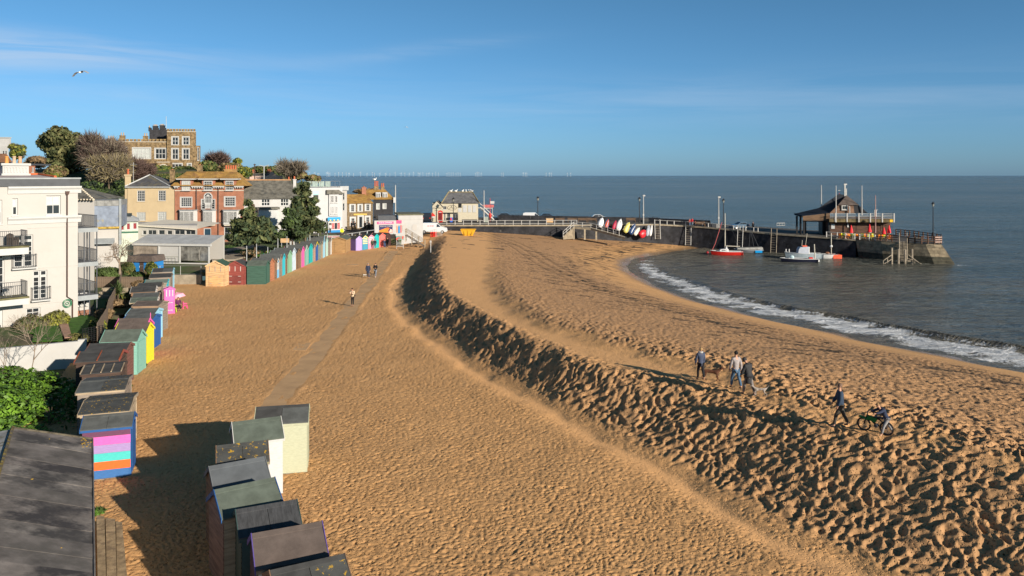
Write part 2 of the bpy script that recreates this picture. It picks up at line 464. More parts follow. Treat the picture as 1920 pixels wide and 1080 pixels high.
# ------ the beach
def fan_grid(y0,y1,k,nx,slope,fn,name,m,xoff=0.0):
 ys=[y0]
 while ys[-1]<y1:ys.append(ys[-1]*(1+(k if ys[-1]<46 else k*2)))
 ys=np.array(ys);u=np.linspace(-1,1,nx)
 Y,U=np.meshgrid(ys,u,indexing='ij')
 X=U*(slope*Y+6.0)+xoff
 return X,Y
def grid_mesh(X,Y,Z,name,m,attrs=None,keep=None):
 ny,nx=X.shape
 co=np.stack([X,Y,Z],-1).reshape(-1,3).astype(np.float32)
 idx=np.arange(ny*nx).reshape(ny,nx)
 q=np.stack([idx[:-1,:-1],idx[:-1,1:],idx[1:,1:],idx[1:,:-1]],-1).reshape(-1,4)
 if keep is not None:
  q=q[keep(X,Y)[:-1,:-1].reshape(-1)]
 me=bpy.data.meshes.new(name)
 me.vertices.add(len(co));me.vertices.foreach_set('co',co.ravel())
 me.loops.add(q.size);me.loops.foreach_set('vertex_index',q.ravel().astype(np.int32))
 me.polygons.add(len(q));me.polygons.foreach_set('loop_start',np.arange(0,q.size,4,dtype=np.int32))
 me.polygons.foreach_set('loop_total',np.full(len(q),4,dtype=np.int32))
 me.polygons.foreach_set('use_smooth',np.ones(len(q),dtype=bool))
 for n_,a in(attrs or{}).items():
  at=me.attributes.new(n_,'FLOAT','POINT');at.data.foreach_set('value',np.ascontiguousarray(a,dtype=np.float32).ravel())
 me.materials.append(m);me.update();me.validate()
 o=bpy.data.objects.new(name,me);COL.objects.link(o)
 return o
def sand_mat():
 m=bpy.data.materials.new('beach_sand');m.use_nodes=True
 N,L=m.node_tree.nodes,m.node_tree.links;p=N['Principled BSDF']
 def at(n):
  a=N.new('ShaderNodeAttribute');a.attribute_name=n;return a.outputs['Fac']
 def noise(s,d=5,r=.6):
  n=N.new('ShaderNodeTexNoise');n.inputs['Scale'].default_value=s;n.inputs['Detail'].default_value=d;n.inputs['Roughness'].default_value=r
  L.new(tc.outputs['Object'],n.inputs['Vector']);return n.outputs['Fac']
 def mix(f,a,b):
  x=N.new('ShaderNodeMix');x.data_type='RGBA'
  for s,v in((0,f),(6,a),(7,b)):
   if isinstance(v,tuple):x.inputs[s].default_value=v
   elif isinstance(v,float):x.inputs[s].default_value=v
   else:L.new(v,x.inputs[s])
  return x.outputs[2]
 def ramp(src,a,b):
  r=N.new('ShaderNodeMapRange');r.inputs[1].default_value=a;r.inputs[2].default_value=b;L.new(src,r.inputs[0]);return r.outputs[0]
 tc=N.new('ShaderNodeTexCoord')
 c=mix(ramp(noise(.35),.35,.65),(.58,.330,.138,1),(.67,.388,.168,1))
 c=mix(ramp(noise(9,6,.75),.35,.7),c,(.52,.275,.115,1))
 c=mix(at('dry'),c,(.75,.415,.18,1))
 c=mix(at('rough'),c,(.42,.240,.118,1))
 c=mix(ramp(noise(22,3),.66,.74),c,(.16,.10,.055,1))
 c=mix(at('weed'),c,mix(ramp(noise(3,5,.7),.36,.52),(.24,.15,.075,1),(.045,.032,.02,1)))
 c=mix(at('wet'),c,(.27,.165,.08,1))
 L.new(c,p.inputs['Base Color'])
 r=N.new('ShaderNodeMapRange');L.new(at('wet'),r.inputs[0]);r.inputs[1].default_value=.3;r.inputs[2].default_value=1;r.inputs[3].default_value=.95;r.inputs[4].default_value=.22
 L.new(r.outputs[0],p.inputs['Roughness'])
 p.inputs['Specular IOR Level'].default_value=.25
 bm=N.new('ShaderNodeBump');bm.inputs['Strength'].default_value=.55;bm.inputs['Distance'].default_value=.05
 nm=N.new('ShaderNodeMath');nm.operation='MULTIPLY';L.new(noise(7,6,.7),nm.inputs[0])
 inv_=N.new('ShaderNodeMath');inv_.operation='SUBTRACT';inv_.inputs[0].default_value=1;L.new(at('wet'),inv_.inputs[1]);L.new(inv_.outputs[0],nm.inputs[1])
 L.new(nm.outputs[0],bm.inputs['Height'])
 prev=bm.outputs[0]
 for sc_,dist_,lo_ in((9.0,.13,.30),(5.4,.19,.20)):
  vo=N.new('ShaderNodeTexVoronoi');vo.inputs['Scale'].default_value=sc_;vo.inputs['Randomness'].default_value=1
  L.new(tc.outputs['Object'],vo.inputs['Vector'])
  rr=ramp(vo.outputs['Distance'],.05,lo_)
  k1=N.new('ShaderNodeMath');k1.operation='MULTIPLY';L.new(rr,k1.inputs[0]);L.new(inv_.outputs[0],k1.inputs[1])
  dr=N.new('ShaderNodeMath');dr.operation='MULTIPLY_ADD';L.new(at('dry'),dr.inputs[0]);dr.inputs[1].default_value=-.75;dr.inputs[2].default_value=1
  k2=N.new('ShaderNodeMath');k2.operation='MULTIPLY';L.new(k1.outputs[0],k2.inputs[0]);L.new(dr.outputs[0],k2.inputs[1])
  b3=N.new('ShaderNodeBump');b3.inputs['Strength'].default_value=.8;b3.inputs['Distance'].default_value=dist_
  L.new(k2.outputs[0],b3.inputs['Height']);L.new(prev,b3.inputs['Normal']);prev=b3.outputs[0]
 L.new(prev,p.inputs['Normal'])
 return m
LEFTL=[(10,-22),(20,-19.5),(30,-19.5),(49,-26.5),(71,-34.5),(88,-41),(90,-38),(95,-31.5),(125,-31.5),(165,-31.5),(190,-31.5)]
def leftline(y):return np.interp(y,[p[0]for p in LEFTL],[p[1]for p in LEFTL])
def rightline(y):return np.interp(y,[5,25,42,52,61,67,73,81,98,131,166,172],[58,56,52,49,45,41,38,34,27,26,44,50])
MS=sand_mat()
X,Y=fan_grid(11.0,180.0,0.0022,1150,0.72,None,'',None)
hh,wet,weed,dry,rough=land(X,Y)
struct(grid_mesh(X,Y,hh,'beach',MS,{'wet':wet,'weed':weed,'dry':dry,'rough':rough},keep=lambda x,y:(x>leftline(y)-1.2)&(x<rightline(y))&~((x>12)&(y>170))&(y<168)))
def zland(x,y):return float(land(np.array([x]),np.array([y]),False)[0])
# ------ the sea
def sea_mat():
 m=bpy.data.materials.new('sea_water');m.use_nodes=True
 N,L=m.node_tree.nodes,m.node_tree.links;p=N['Principled BSDF']
 tc=N.new('ShaderNodeTexCoord')
 def noise(s,st=(1,1,1),d=6,r=.6,dist=0):
  mp=N.new('ShaderNodeMapping');mp.inputs['Scale'].default_value=st;L.new(tc.outputs['Object'],mp.inputs[0])
  n=N.new('ShaderNodeTexNoise');n.inputs['Scale'].default_value=s;n.inputs['Detail'].default_value=d;n.inputs['Roughness'].default_value=r;n.inputs['Distortion'].default_value=dist
  L.new(mp.outputs[0],n.inputs['Vector']);return n.outputs['Fac']
 def ramp(src,a,b,c=0.,d=1.):
  r=N.new('ShaderNodeMapRange');r.inputs[1].default_value=a;r.inputs[2].default_value=b;r.inputs[3].default_value=c;r.inputs[4].default_value=d;L.new(src,r.inputs[0]);return r.outputs[0]
 def mix(f,a,b):
  x=N.new('ShaderNodeMix');x.data_type='RGBA'
  for s,v in((0,f),(6,a),(7,b)):
   if isinstance(v,tuple):x.inputs[s].default_value=v
   else:L.new(v,x.inputs[s])
  return x.outputs[2]
 c=mix(ramp(noise(.05,(.28,1,1),9,.72),.42,.58),(.100,.116,.104,1),(.165,.152,.118,1))
 c=mix(ramp(noise(.004,(.25,1,1),4),.4,.62),c,(.080,.098,.088,1))
 sh_=N.new('ShaderNodeAttribute');sh_.attribute_name='shallow'
 c=mix(sh_.outputs['Fac'],c,(.185,.168,.135,1))
 fo=N.new('ShaderNodeAttribute');fo.attribute_name='foam'
 fn=noise(1.6,(1,1,1),9,.72,1.2)
 th=N.new('ShaderNodeMath');th.operation='ADD';L.new(fn,th.inputs[0]);L.new(fo.outputs['Fac'],th.inputs[1])
 fm=ramp(th.outputs[0],.94,1.05)
 c=mix(fm,c,(.78,.80,.82,1))
 L.new(c,p.inputs['Base Color'])
 L.new(ramp(fm,0,1,.20,.7),p.inputs['Roughness'])
 p.inputs['IOR'].default_value=1.33;p.inputs['Specular IOR Level'].default_value=.22
 b1=N.new('ShaderNodeBump');b1.inputs['Strength'].default_value=1;b1.inputs['Distance'].default_value=2.0
 L.new(noise(.42,(.55,1.3,1),8,.62,.4),b1.inputs['Height'])
 b2=N.new('ShaderNodeBump');b2.inputs['Strength'].default_value=1;b2.inputs['Distance'].default_value=9.0
 L.new(noise(.06,(.4,1.3,1),8,.62,.3),b2.inputs['Height']);L.new(b2.outputs[0],b1.inputs['Normal'])
 L.new(b1.outputs[0],p.inputs['Normal'])
 return m
MW=sea_mat()
ys=np.concatenate([np.geomspace(18,230,560),np.geomspace(233,60000,110)])
u=np.linspace(-1,1,640)
Yw,U=np.meshgrid(ys,u,indexing='ij')
Xw=U*(Yw*.95+25)
dW,sW,aW=seg_dist(Xw,Yw,SHORE);off=-dW*sW
wob=1.0*fbm(Xw/9,Yw/9,200,3)
lane=np.interp(Yw,[20,60,75,90,110,130,160],[9.5,8.6,7.6,7.0,6.5,5.0,3.0])
s_=off-lane+wob
cr=np.interp(Yw,[20,60,90,110,140],[.42,.45,.32,.18,.05])
wave=cr*np.where(s_<0,np.exp(-(s_/.38)**2),np.exp(-(s_/1.4)**2))
wave+=.12*np.exp(-((off-lane*.55+wob*1.3)/.5)**2)*(off>0)
sw=.10*fbm(Xw/2.6,Yw/1.5,210,4)+.12*fbm(Xw/14,Yw/6,215,3)*sm((off-4)/20)
Zw=SEA+0.02+wave+sw*sm((off+.5)/3)*(Yw<400)
foam=(0.37+.30*fbm(Xw/3.5,Yw/1.8,230,4))*sm((off-.6)/1.2)*sm((lane-off-wob*.4)/1.6)*(.75+.5*(fbm(Xw/6,Yw/3,240,2)>-.05))+.08
foam=np.where(off<0,.0,foam)
foam+=.30*np.exp(-((off-.35-.5*wob)/.35)**2)
foam+=.40*np.exp(-((s_+.45)/.5)**2)*(fbm(Xw/4,Yw/4,220,3)>-.12)
foam+=.28*np.exp(-((off-lane*.62+wob)/1.3)**2)
foam=foam*np.interp(Yw,[0,100,125,150,165],[1,1,.8,.35,.0])-.25*sm(s_/.4)
dJ=np.hypot(Xw-75.3,Yw-133.3);foam=np.maximum(foam,.42*np.exp(-(dJ/3.5)**2))
struct(grid_mesh(Xw,Yw,Zw,'sea',MW,{'foam':foam,'shallow':(.75*np.exp(-dW/16)+.25*np.exp(-dW/60))*sm((200-Yw)/40)},keep=lambda x,y:((x>-60)|(y>200))&((off>-4)|(y>168))))
# ------ ground of the village, garden and cliff
def vz(x,y):
 x=np.asarray(x,float);y=np.asarray(y,float)
 z=np.interp(y,[0,49,51.5,53,64,90,96,124,128,136.5,137.5,150],[-.1,-.1,.2,.95,1.0,.9,1.3,1.6,1.8,1.9,2.0,2.05])
 z=np.where((x>-31)&(y<136.8),-.35,z)
 hill=sm((-x-49-.14*(y-140))/16)*sm((y-138)/55)
 z=z+11.4*hill+hill*.8*fbm(x/12,y/12,300,3)
 z=np.where((y>176)&(x>-62-.0*y),-4.2,z)
 return z
MG=mat('garden_soil',(.10,.085,.05),.95,.25,1.5,.3,20,second=(.06,.09,.025),smask=(.45,.55),sscale=.25)
xs=np.linspace(-175,-19,240);ysv=np.concatenate([np.linspace(14,200,300),np.linspace(202,300,30)])
Xv,Yv=np.meshgrid(xs,ysv)
struct(grid_mesh(Xv,Yv,vz(Xv,Yv),'village_ground',MG,None,keep=lambda x,y:(x<np.where(y>136,-19.0,leftline(y)+.4))&~((y>174)&(x>-60))))
def vzz(x,y):return float(vz(np.array([x]),np.array([y]))[0])
M_tar=mat('tarmac',(.06,.058,.056),.9,.15,2)
M_pave=mat('paving',(.27,.23,.18),.9,.15,2)
M_conc=mat('concrete',(.30,.26,.20),.9,.18,1.2,.2,12)
M_lawn=mat('lawn',(.045,.115,.012),.95,.25,2.5,.5,60)
def sheet(name,pts,m,t=.05):
 """a thin slab over polygon pts (x, y, z)"""
 b=B();n=len(pts)
 b.add([p for p in pts]+[(p[0],p[1],p[2]-t)for p in pts],[tuple(range(n))]+[(i,(i+1)%n,n+(i+1)%n,n+i)for i in range(n)])
 return struct(b.build(name,m))
M_path=mat('path_concrete',(.49,.305,.155),.9,.10,.8,.15,15)
b=B();n=len(PATHN);yy=np.concatenate([np.arange(34,128,1.6)])
vs=[];
for y in yy:
 x=float(np.interp(y,[p[1]for p in PATHN],[p[0]for p in PATHN]));z=zland(x,y)+.0
 z=float(np.interp(y,[0,112,132],[0,0,.25]))-.012
 wl_,wr_=.78+.05*math.sin(y),.76+.12*math.sin(y*.37)*(1 if y>60 else .3)
 vs+=[(x-wl_,y,z),(x+wr_,y,z)]
b.add(vs,[(2*i,2*i+1,2*i+3,2*i+2)for i in range(len(yy)-1)])
struct(b.build('path',M_path))
for q in([(548,656),(574,657),(583,643),(560,642)],[(650,497),(672,497),(672,495),(650,495)]):
 sheet('path_slab',[tuple(G(px,py,.035))for px,py in q],M_path,.1)
sheet('lawn',[(-34.6,56.2,1.1),(-29.5,55,1.1),(-31.5,62,1.1),(-34.3,63.5,1.1)],M_lawn)
sheet('lawn',[tuple(G(*p,1.12))for p in((60,640),(118,638),(112,600),(70,600))],M_lawn)
sheet('lawn',[tuple(G(*p,1.12))for p in((176,580),(206,576),(214,560),(180,560))],M_lawn)
sheet('garden_path',[tuple(G(*p,1.2))for p in((121,633),(135,632),(128,607),(110,606))],mat('brick_paving',(.33,.20,.14),.9,.2,3))
for q,z in(([(440,478),(500,478),(492,470),(440,470)],1.62),([(478,492),(500,488),(530,477),(500,476)],1.62),([(398,470),(470,469),(490,462),(420,462)],1.66)):
 sheet('lawn',[tuple(G(px,py,z))for px,py in q],M_lawn,.2)
sheet('garden_path',[tuple(G(*p,1.63))for p in((395,476),(440,474),(470,478),(440,486),(398,488))],M_pave,.2)
sheet('garden_path',[tuple(G(*p,1.7))for p in((402,470),(425,471),(500,461),(470,459))],M_pave,.2)
sheet('road',[(-40,137.6,2.09),(-20,137.6,2.09),(-20,160,2.12),(-27,172,2.12),(-48,165,2.12)],M_tar,.3)
wb=B();wb.box(-30.0,-19.2,137.0,137.4,-1,2.08)
tag(wb.build('retaining_wall',mat('dark_wall',(.05,.045,.04),.95,.3,1)),'dark retaining wall of the promenade behind the short row of huts','wall')
# ------ beach huts
def paint(name,h,k=.82,rough=.6):
 return mat('paint_'+name,hexc(h,k),rough,.07,6,.15,40,stretch=(1,1,4))
def wood(name,col):
 return mat('wood_'+name,col,.85,.25,2.2,.3,30,stretch=(.4,.4,5))
felt_grey=mat('felt_grey',(.085,.090,.088),.93,.16,2.2,.35,50)
felt_dark=mat('felt_dark',(.050,.050,.050),.93,.18,2.2,.35,50)
felt_green=mat('felt_green',(.095,.115,.095),.93,.16,2.2,.35,50)
felt_brown=mat('felt_brown',(.105,.082,.072),.93,.14,2.2,.35,50)
felt_pale=mat('felt_pale',(.16,.19,.165),.93,.12,2.2,.35,50)
felt_lichen=mat('felt_lichen',(.060,.062,.060),.93,.16,2.2,.35,50,second=(.42,.25,.02),smask=(.595,.62),sscale=7)
W_beige=wood('beige',(.36,.28,.19));W_grey=wood('grey',(.23,.19,.155));W_brown=wood('brown',(.19,.115,.07))
W_pale=wood('pale',(.56,.36,.19));W_dark=wood('dark',(.07,.045,.035));W_moss=wood('moss',(.20,.18,.10))
W_red=wood('red',(.24,.06,.05));W_green=wood('green',(.045,.10,.075));W_terra=wood('terracotta',(.36,.15,.08))
trim_white=paint('white','#f2f0ea',.62)
M_iron=mat('iron',(.03,.03,.03),.6,0,metallic=.6)
M_zinc=mat('zinc',(.5,.5,.5),.45,0,metallic=.7)
def boards(b,x0,x1,y,z0,z1,step,ax='x',sgn=-1,mi=0,slope=.020):
 """overlapping horizontal boards on a plane; ax = direction of the boards, y = plane, sgn = outward"""
 n=max(1,int(round((z1-z0)/step)))
 for i in range(n):
  a,c=z0+(z1-z0)*i/n,z0+(z1-z0)*(i+1)/n
  o,p=y+sgn*(slope+.006),y+sgn*.002
  if ax=='x':v=[(x0,o,a),(x1,o,a),(x1,p,c),(x0,p,c),(x0,y,a),(x1,y,a)]
  else:v=[(o,x0,a),(o,x1,a),(p,x1,c),(p,x0,c),(y,x0,a),(y,x1,a)]
  b.add(v,[(0,1,2,3),(0,4,5,1)],mi)
def hut(label,loc,th,w,d,he,rise,wall,front=None,felt=felt_grey,door=None,trim=None,stripes=None,panels=2,step=.15,group=None,fascia=None,over=.07,ridge_cap=None,battens=None,plate=True,finials=False,fstripes=None,asym=0.0,backw=None,hinges=None,lift=0.0,split=None):
 front=front or wall;door=door or front;trim=trim or front;fascia=fascia or wall
 t=thing('beach_hut',label,'beach hut',loc,th,group)
 zb=-.5;rm=w/2+asym
 b=B()
 if not stripes:boards(b,-d,0,0,0.02,he,step)
 b.quad((-d,0,zb),(0,0,zb),(0,0,he),(-d,0,he))
 b.quad((-d,w,zb),(-d,w,he),(0,w,he),(0,w,zb))
 boards(b,-d,0,w,.02,he,step,sgn=1)
 b.poly([(-d,0,zb),(-d,0,he),(-d,rm,he+rise),(-d,w,he),(-d,w,zb)],1)
 boards(b,0,w,-d,.02,he,step,ax='y',sgn=-1,mi=1)
 for k in range(3):
  z0_=he+rise*k/3;z1_=he+rise*(k+1)/3;f0=k/3
  b.add([(-d-.012,rm*f0,z0_),(-d-.012,w-(w-rm)*f0,z0_),(-d-.002,w-(w-rm)*(k+1)/3,z1_),(-d-.002,rm*(k+1)/3,z1_)],[(0,1,2,3)],1)
 b.build('wall',[wall,backw or wall],t)
 if stripes:
  n=len(stripes)
  for i,s_ in enumerate(stripes):
   bb=B();boards(bb,-d,0,0,he*i/n+.01,he*(i+1)/n,he/n/3,slope=.014)
   bb.box(-.05,.012,-.024,.0,he*i/n+.01,he*(i+1)/n)if i==0 else None
   bb.build('painted_board',s_,t)
 b=B()
 b.add([(0,0,zb),(0,w,zb),(0,w,he),(0,rm,he+rise),(0,0,he),(-.03,0,zb),(-.03,w,zb),(-.03,w,he),(-.03,rm,he+rise),(-.03,0,he)],[(0,1,2,3,4),(0,4,9,5),(1,6,7,2)])
 b.box(.0,.03,0,.09,zb,he);b.box(.0,.03,w-.09,w,zb,he)
 b.build('front',front,t)
 dw=min(w-.3,1.35);dx=(w-dw)/2;dh=he-.12
 if fstripes:
  n=7
  for i in range(n):
   z0_=he*.52+(he*.5)*i/n
   B().box(.004,.032,.1,w-.1,z0_,z0_+he*.5/n-.008).build('painted_board',fstripes[i%2],t)
 for k in range(2):
  bb=B();a,c=dx+k*dw/2,dx+(k+1)*dw/2
  m_=3
  for i in range(m_):
   bb.box(.032,.052,a+(c-a)*i/m_+.004,a+(c-a)*(i+1)/m_-.004,.10,dh*(.52 if split or fstripes else 1))
  bb.box(.052,.062,a+.01,c-.01,.35,.43)
  dr=bb.build('door',door,t)
  if hinges:
   for z_ in(.3,he*.45):
    B().box(.062,.074,(a+.02)if k==0 else(c-.34),(a+.34)if k==0 else(c-.02),z_,z_+.045).build('hinge',hinges,dr)
 if split:
  bb=B();boards(bb,.08,w-.08,.03,he*.53,he-.02,.13,ax='y',sgn=1);bb.box(.0,.031,.08,w-.08,he*.53,he-.02)
  fl=bb.build('shutter',split,t)
  for q in(.2,.5,.8):
   B().box(.05,.066,w*q-.03,w*q+.03,he*.72,he*.98).build('hinge',hinges or M_zinc,fl)
 o=over;sl=rise/rm;sl2=rise/(w-rm)
 x0,x1=-d-o,o;tk=.035
 def slope(a0,a1,near,m_,nm,k=0):
  bb=B()
  if near:P=[(a0,-o,he-sl*o),(a1,-o,he-sl*o),(a1,rm,he+rise),(a0,rm,he+rise)]
  else:P=[(a0,rm,he+rise),(a1,rm,he+rise),(a1,w+o,he-sl2*o),(a0,w+o,he-sl2*o)]
  e=.006*(k%2)
  top=[(p[0],p[1],p[2]+tk+.01+e)for p in P];bot=[(p[0],p[1],p[2]+.01)for p in P]
  bb.add(top+bot,[(0,1,2,3),(7,6,5,4),(0,4,5,1),(1,5,6,2),(2,6,7,3),(3,7,4,0)])
  return bb.build(nm,m_,t)
 fl=felt if isinstance(felt,(list,tuple))else[felt,felt]
 for i in range(panels):
  a0=x0+(x1-x0)*i/panels+(.006 if i else 0);a1=x0+(x1-x0)*(i+1)/panels-.006*(i<panels-1)
  slope(a0,a1,True,fl[i%len(fl)],'felt_sheet',i);slope(a0,a1,False,fl[i%len(fl)],'felt_sheet',i)
 if ridge_cap or True:
  rb=B();rb.prism([(rm-.13,he+rise-.13*sl+.045),(rm,he+rise+.055),(rm+.13,he+rise-.13*sl2+.045),(rm+.13,he+rise-.13*sl2+.06),(rm,he+rise+.072),(rm-.13,he+rise-.13*sl+.06)],x1-x0-.01,axis='x',base=x0+.005)
  rb.build('ridge_felt',ridge_cap or fl[0],t)
 if battens:
  for i in range(battens[0]):
   c=x0+(x1-x0)*i/(battens[0]-1)
   bb=B();bb.prism([(-o,he-sl*o+.05),(rm,he+rise+.05),(rm,he+rise+.09),(-o,he-sl*o+.09)],.05,axis='x',base=c-.025)
   bb.build('batten',battens[1],t)
 B().box(x0+.01,x1-.01,-o+.012,-o+.034,he-sl*o-.085,he-sl*o+.008).build('fascia',fascia,t)
 for xx in(x1+.002,x0-.024):
  bb=B()
  bb.prism([(-o,he-sl*o-.09),(rm,he+rise-.07),(w+o,he-sl2*o-.09),(w+o,he-sl2*o+.05),(rm,he+rise+.085),(-o,he-sl*o+.05)],.022,axis='x',base=xx)
  bb.build('bargeboard',trim,t)
 if finials:
  bb=B();bb.prism([(rm-.05,he+rise),(rm+.05,he+rise),(rm+.04,he+rise+.3),(rm,he+rise+.42),(rm-.04,he+rise+.3)],.03,axis='x',base=x1+.026)
  bb.build('finial',trim,t)
 B().box(-d-.02,.02,-.03,w+.03,-.42,.0).build('base',W_grey,t)
 return t
def eave_hut(label,L,Rr,he,w,rise,**k):
 """place a hut from the two ends of its near eave in the photograph"""
 a,c=G(L[0],L[1],he),G(Rr[0],Rr[1],he)
 dv=Vector((c.x-a.x,c.y-a.y));th=math.atan2(dv.y,dv.x);o=k.get('over',.07)
 dd=dv.length-2*o
 n=Vector((-math.sin(th),math.cos(th)));u=dv.normalized()
 loc=Vector((c.x,c.y))-u*o+n*o
 return hut(label,(loc.x,loc.y,zland(loc.x,loc.y)),th,w,dd,he,rise,**k)
g1='huts standing back to back in the middle of the sand'
cream=paint('cream','#dcdfc0',.55);blue=paint('blue','#2c5f9e',.8);navy=paint('navy','#27407a',.7)
eave_hut('cream green hut with pale boarded side and dark felt roof, farthest of the middle row',(476,799.6),(578,793),2.06,1.75,.42,wall=cream,felt=[felt_dark,felt_grey],backw=W_dark,group=g1,panels=2,step=.14)
eave_hut('bright white boarded hut with plain grey felt roof and white edge strips',(439.4,835.6),(533,823.1),2.14,1.7,.5,wall=paint('bright_white','#ffffff',.45),felt=felt_green,panels=1,step=.125,group=g1,backw=paint('mauve','#a58a84',.6),trim=trim_white)
eave_hut('low hut with orange lichen spots on its dark two panel roof',(406,878),(505,866),2.05,1.7,.40,wall=W_brown,felt=felt_lichen,group=g1,fascia=W_moss)
eave_hut('hut with smooth slate grey roof next to the lichen spotted one',(402,922.5),(508.5,901.5),2.1,1.6,.48,wall=mat('hut_grey',(.13,.14,.15),.8),felt=mat('felt_blue',(.095,.105,.115),.8,.1,2,.2,40),panels=1,group=g1,backw=W_brown)  # one even grey on the sides and front of this hut
eave_hut('hut with large grey green roof and pale timber board under the eave',(416.4,973.5),(532.6,946.5),2.15,1.75,.50,wall=W_beige,felt=felt_green,panels=1,group=g1,front=blue,fascia=W_beige,backw=wood('pinkish',(.23,.15,.12)))
eave_hut('hut with wrinkled black felt roof in two sheets',(449,1009.7),(567,987.7),2.08,1.65,.42,wall=paint('teal_dark','#4d6a68',.5),felt=mat('felt_wrinkled',(.05,.052,.056),.75,.2,4,1.0,7,stretch=(3,.6,1)),group=g1,backw=paint('grey_green','#5c7268',.5))
eave_hut('hut with smooth brown felt roof and a white side, nearly the nearest',(479.7,1070.4),(616,1043.7),2.16,1.7,.50,wall=paint('side_white','#e6e2d8',.75),felt=felt_brown,panels=1,group=g1,fascia=W_beige,backw=paint('plum','#54384a',.6),trim=paint('violet','#6b5aa8',.7))
eave_hut('nearest middle hut, only its dark lichened roof showing at the frame edge',(520,1140),(665,1104),2.05,1.65,.42,wall=W_brown,felt=[felt_dark,felt_lichen],group=g1)
def fx(y):return float(np.interp(y,[20,32.35,49,57.3,63.9,71,88,95],[-9.9,-15.5,-23.1,-26.0,-28.3,-30.8,-37.4,-40.5]))
g2='left row of beach huts along the garden fence'
c_={k:paint(k,v,f)for k,v,f in(('plum2','#6b3f5c',.8),('pink','#e566b8',.85),('lilac','#a78fc4',.8),('turq','#4cc4c0',.82),('orange','#ff6a2a',.85),('blue2','#3a6fae',.8),('teal','#8fc7b8',.72),('yellow','#f2e23a',.82),('hotpink','#f06ab4',.8),('royal','#2f62a8',.8),('sky','#9fd6ee',.8),('cyan','#35c3d6',.8),('sage','#8fbfa0',.75),('paleblue','#cfe0ee',.8),('mint','#bfe0d4',.8),('lavender','#b9a6e0',.8),('purple','#6d5a9c',.8),('coral','#f27a72',.8),('rose','#eda0b8',.8),('lemon','#f0e49a',.8),('steel','#4a9ab8',.8),('umber','#4c3432',.8),('aqua','#22b8b8',.8),('babyblue','#7cc4f0',.8))}
st=[c_['blue2'],c_['orange'],c_['turq'],c_['lilac'],c_['pink'],c_['plum2']]
def row(y,w,label,**k):
 th=k.pop('th',R(19));d=k.pop('d',1.85);he=k.pop('he',2.05);rise=k.pop('rise',.22);dx=k.pop('dx',0)
 x=fx(y)+dx
 return hut(label,(x,y,zland(x,y)if y>30 else 0),th,w,d,he,rise,group=g2,**k)
row(32.35,1.5,'beach hut with side painted in blue, orange, turquoise, lilac, pink and plum bands',wall=W_dark,stripes=st,he=2.02,rise=.30,felt=felt_grey,fascia=blue,trim=blue,front=blue,d=1.75)
row(34.3,2.9,'wide flat roofed hut behind the striped one, two felt sheets with lichen flecks',wall=W_beige,felt=felt_lichen,fascia=W_beige,rise=.16,backw=W_dark,dx=-.15)
row(37.8,2.8,'wide hut with pale eave strip, its far roof slope speckled with lichen',wall=W_grey,felt=[felt_grey,felt_lichen],fascia=W_beige,rise=.16,d=1.95,backw=W_dark,dx=-.45)
row(41.2,2.3,'hut with four dark roof panels divided by pale battens',wall=W_dark,felt=felt_dark,battens=(5,W_beige),rise=.15,panels=4,d=1.75,backw=W_dark,dx=-.75)
row(43.9,2.1,'hut with three rusty red ribs across its black roof',wall=W_dark,felt=felt_dark,battens=(3,wood('rust',(.27,.07,.03))),rise=.30,d=2.1,th=R(14),trim=W_red,dx=-.95)
row(46.4,1.5,'dark brown boarded hut pressed against the teal one',wall=wood('reddish',(.16,.075,.06)),felt=felt_dark,he=2.1,rise=.22,d=2.1,th=R(10),dx=-.6,front=wood('reddish',(.16,.075,.06)))
row(49.0,1.75,'teal painted hut with boarded side and mossy felt roof',wall=c_['teal'],felt=[felt_green,felt_green],he=2.08,rise=.5,d=2.05,th=R(8),trim=c_['teal'],panels=1,step=.14)
row(51.4,1.7,'yellow fronted hut right behind the teal one',wall=c_['yellow'],felt=felt_brown,he=2.1,rise=.45,trim=c_['yellow'],th=R(7),dx=.25)
row(53.4,1.8,'pink edged hut between the yellow and the blue fronts',wall=W_grey,front=c_['hotpink'],felt=felt_brown,he=2.0,rise=.45,trim=c_['hotpink'],finials=True,th=R(8))
row(55.6,2.2,'hut with deep blue front and broad grey roof',wall=W_beige,front=c_['royal'],felt=felt_grey,he=2.1,rise=.22,trim=c_['royal'],th=R(8),dx=.2)
row(58.0,2.2,'hut with pale blue front edge after the deep blue one',wall=W_beige,front=c_['sky'],felt=felt_grey,he=2.1,rise=.22,trim=c_['sky'],th=R(9),dx=.15)
row(61.6,2.2,'bare wooden hut with boarded side and dark brown roof, in front of the pink one',wall=wood('sidewood',(.30,.20,.13)),front=W_grey,felt=felt_brown,he=2.1,rise=.18,th=R(5),dx=.1)
row(64.2,2.0,'hut with weathered white front and pale eave strip',wall=W_beige,front=trim_white,felt=felt_green,he=2.05,rise=.2,fascia=W_beige,dx=-.3)
row(66.6,2.0,'grey roofed hut behind the weathered white front',wall=W_grey,felt=felt_grey,he=2.05,rise=.2,dx=-.4)
row(69.2,2.2,'hut with dark felt roof directly left of the tall pink hut',wall=W_brown,front=trim_white,felt=felt_dark,he=2.1,rise=.3,dx=-.9)
row(72.2,2.2,'hut with flaking roof left of the pink hut, farther back',wall=W_grey,felt=felt_dark,he=2.1,rise=.22,dx=-.6)
row(75.4,2.2,'hut with turquoise post at its front and pale green roof',wall=W_grey,front=c_['cyan'],felt=felt_pale,he=2.05,rise=.18,dx=-.2,trim=c_['cyan'])
row(79.2,2.6,'hut with charcoal roof, second from the concrete wall',wall=W_grey,front=W_grey,felt=felt_dark,he=2.1,rise=.2)
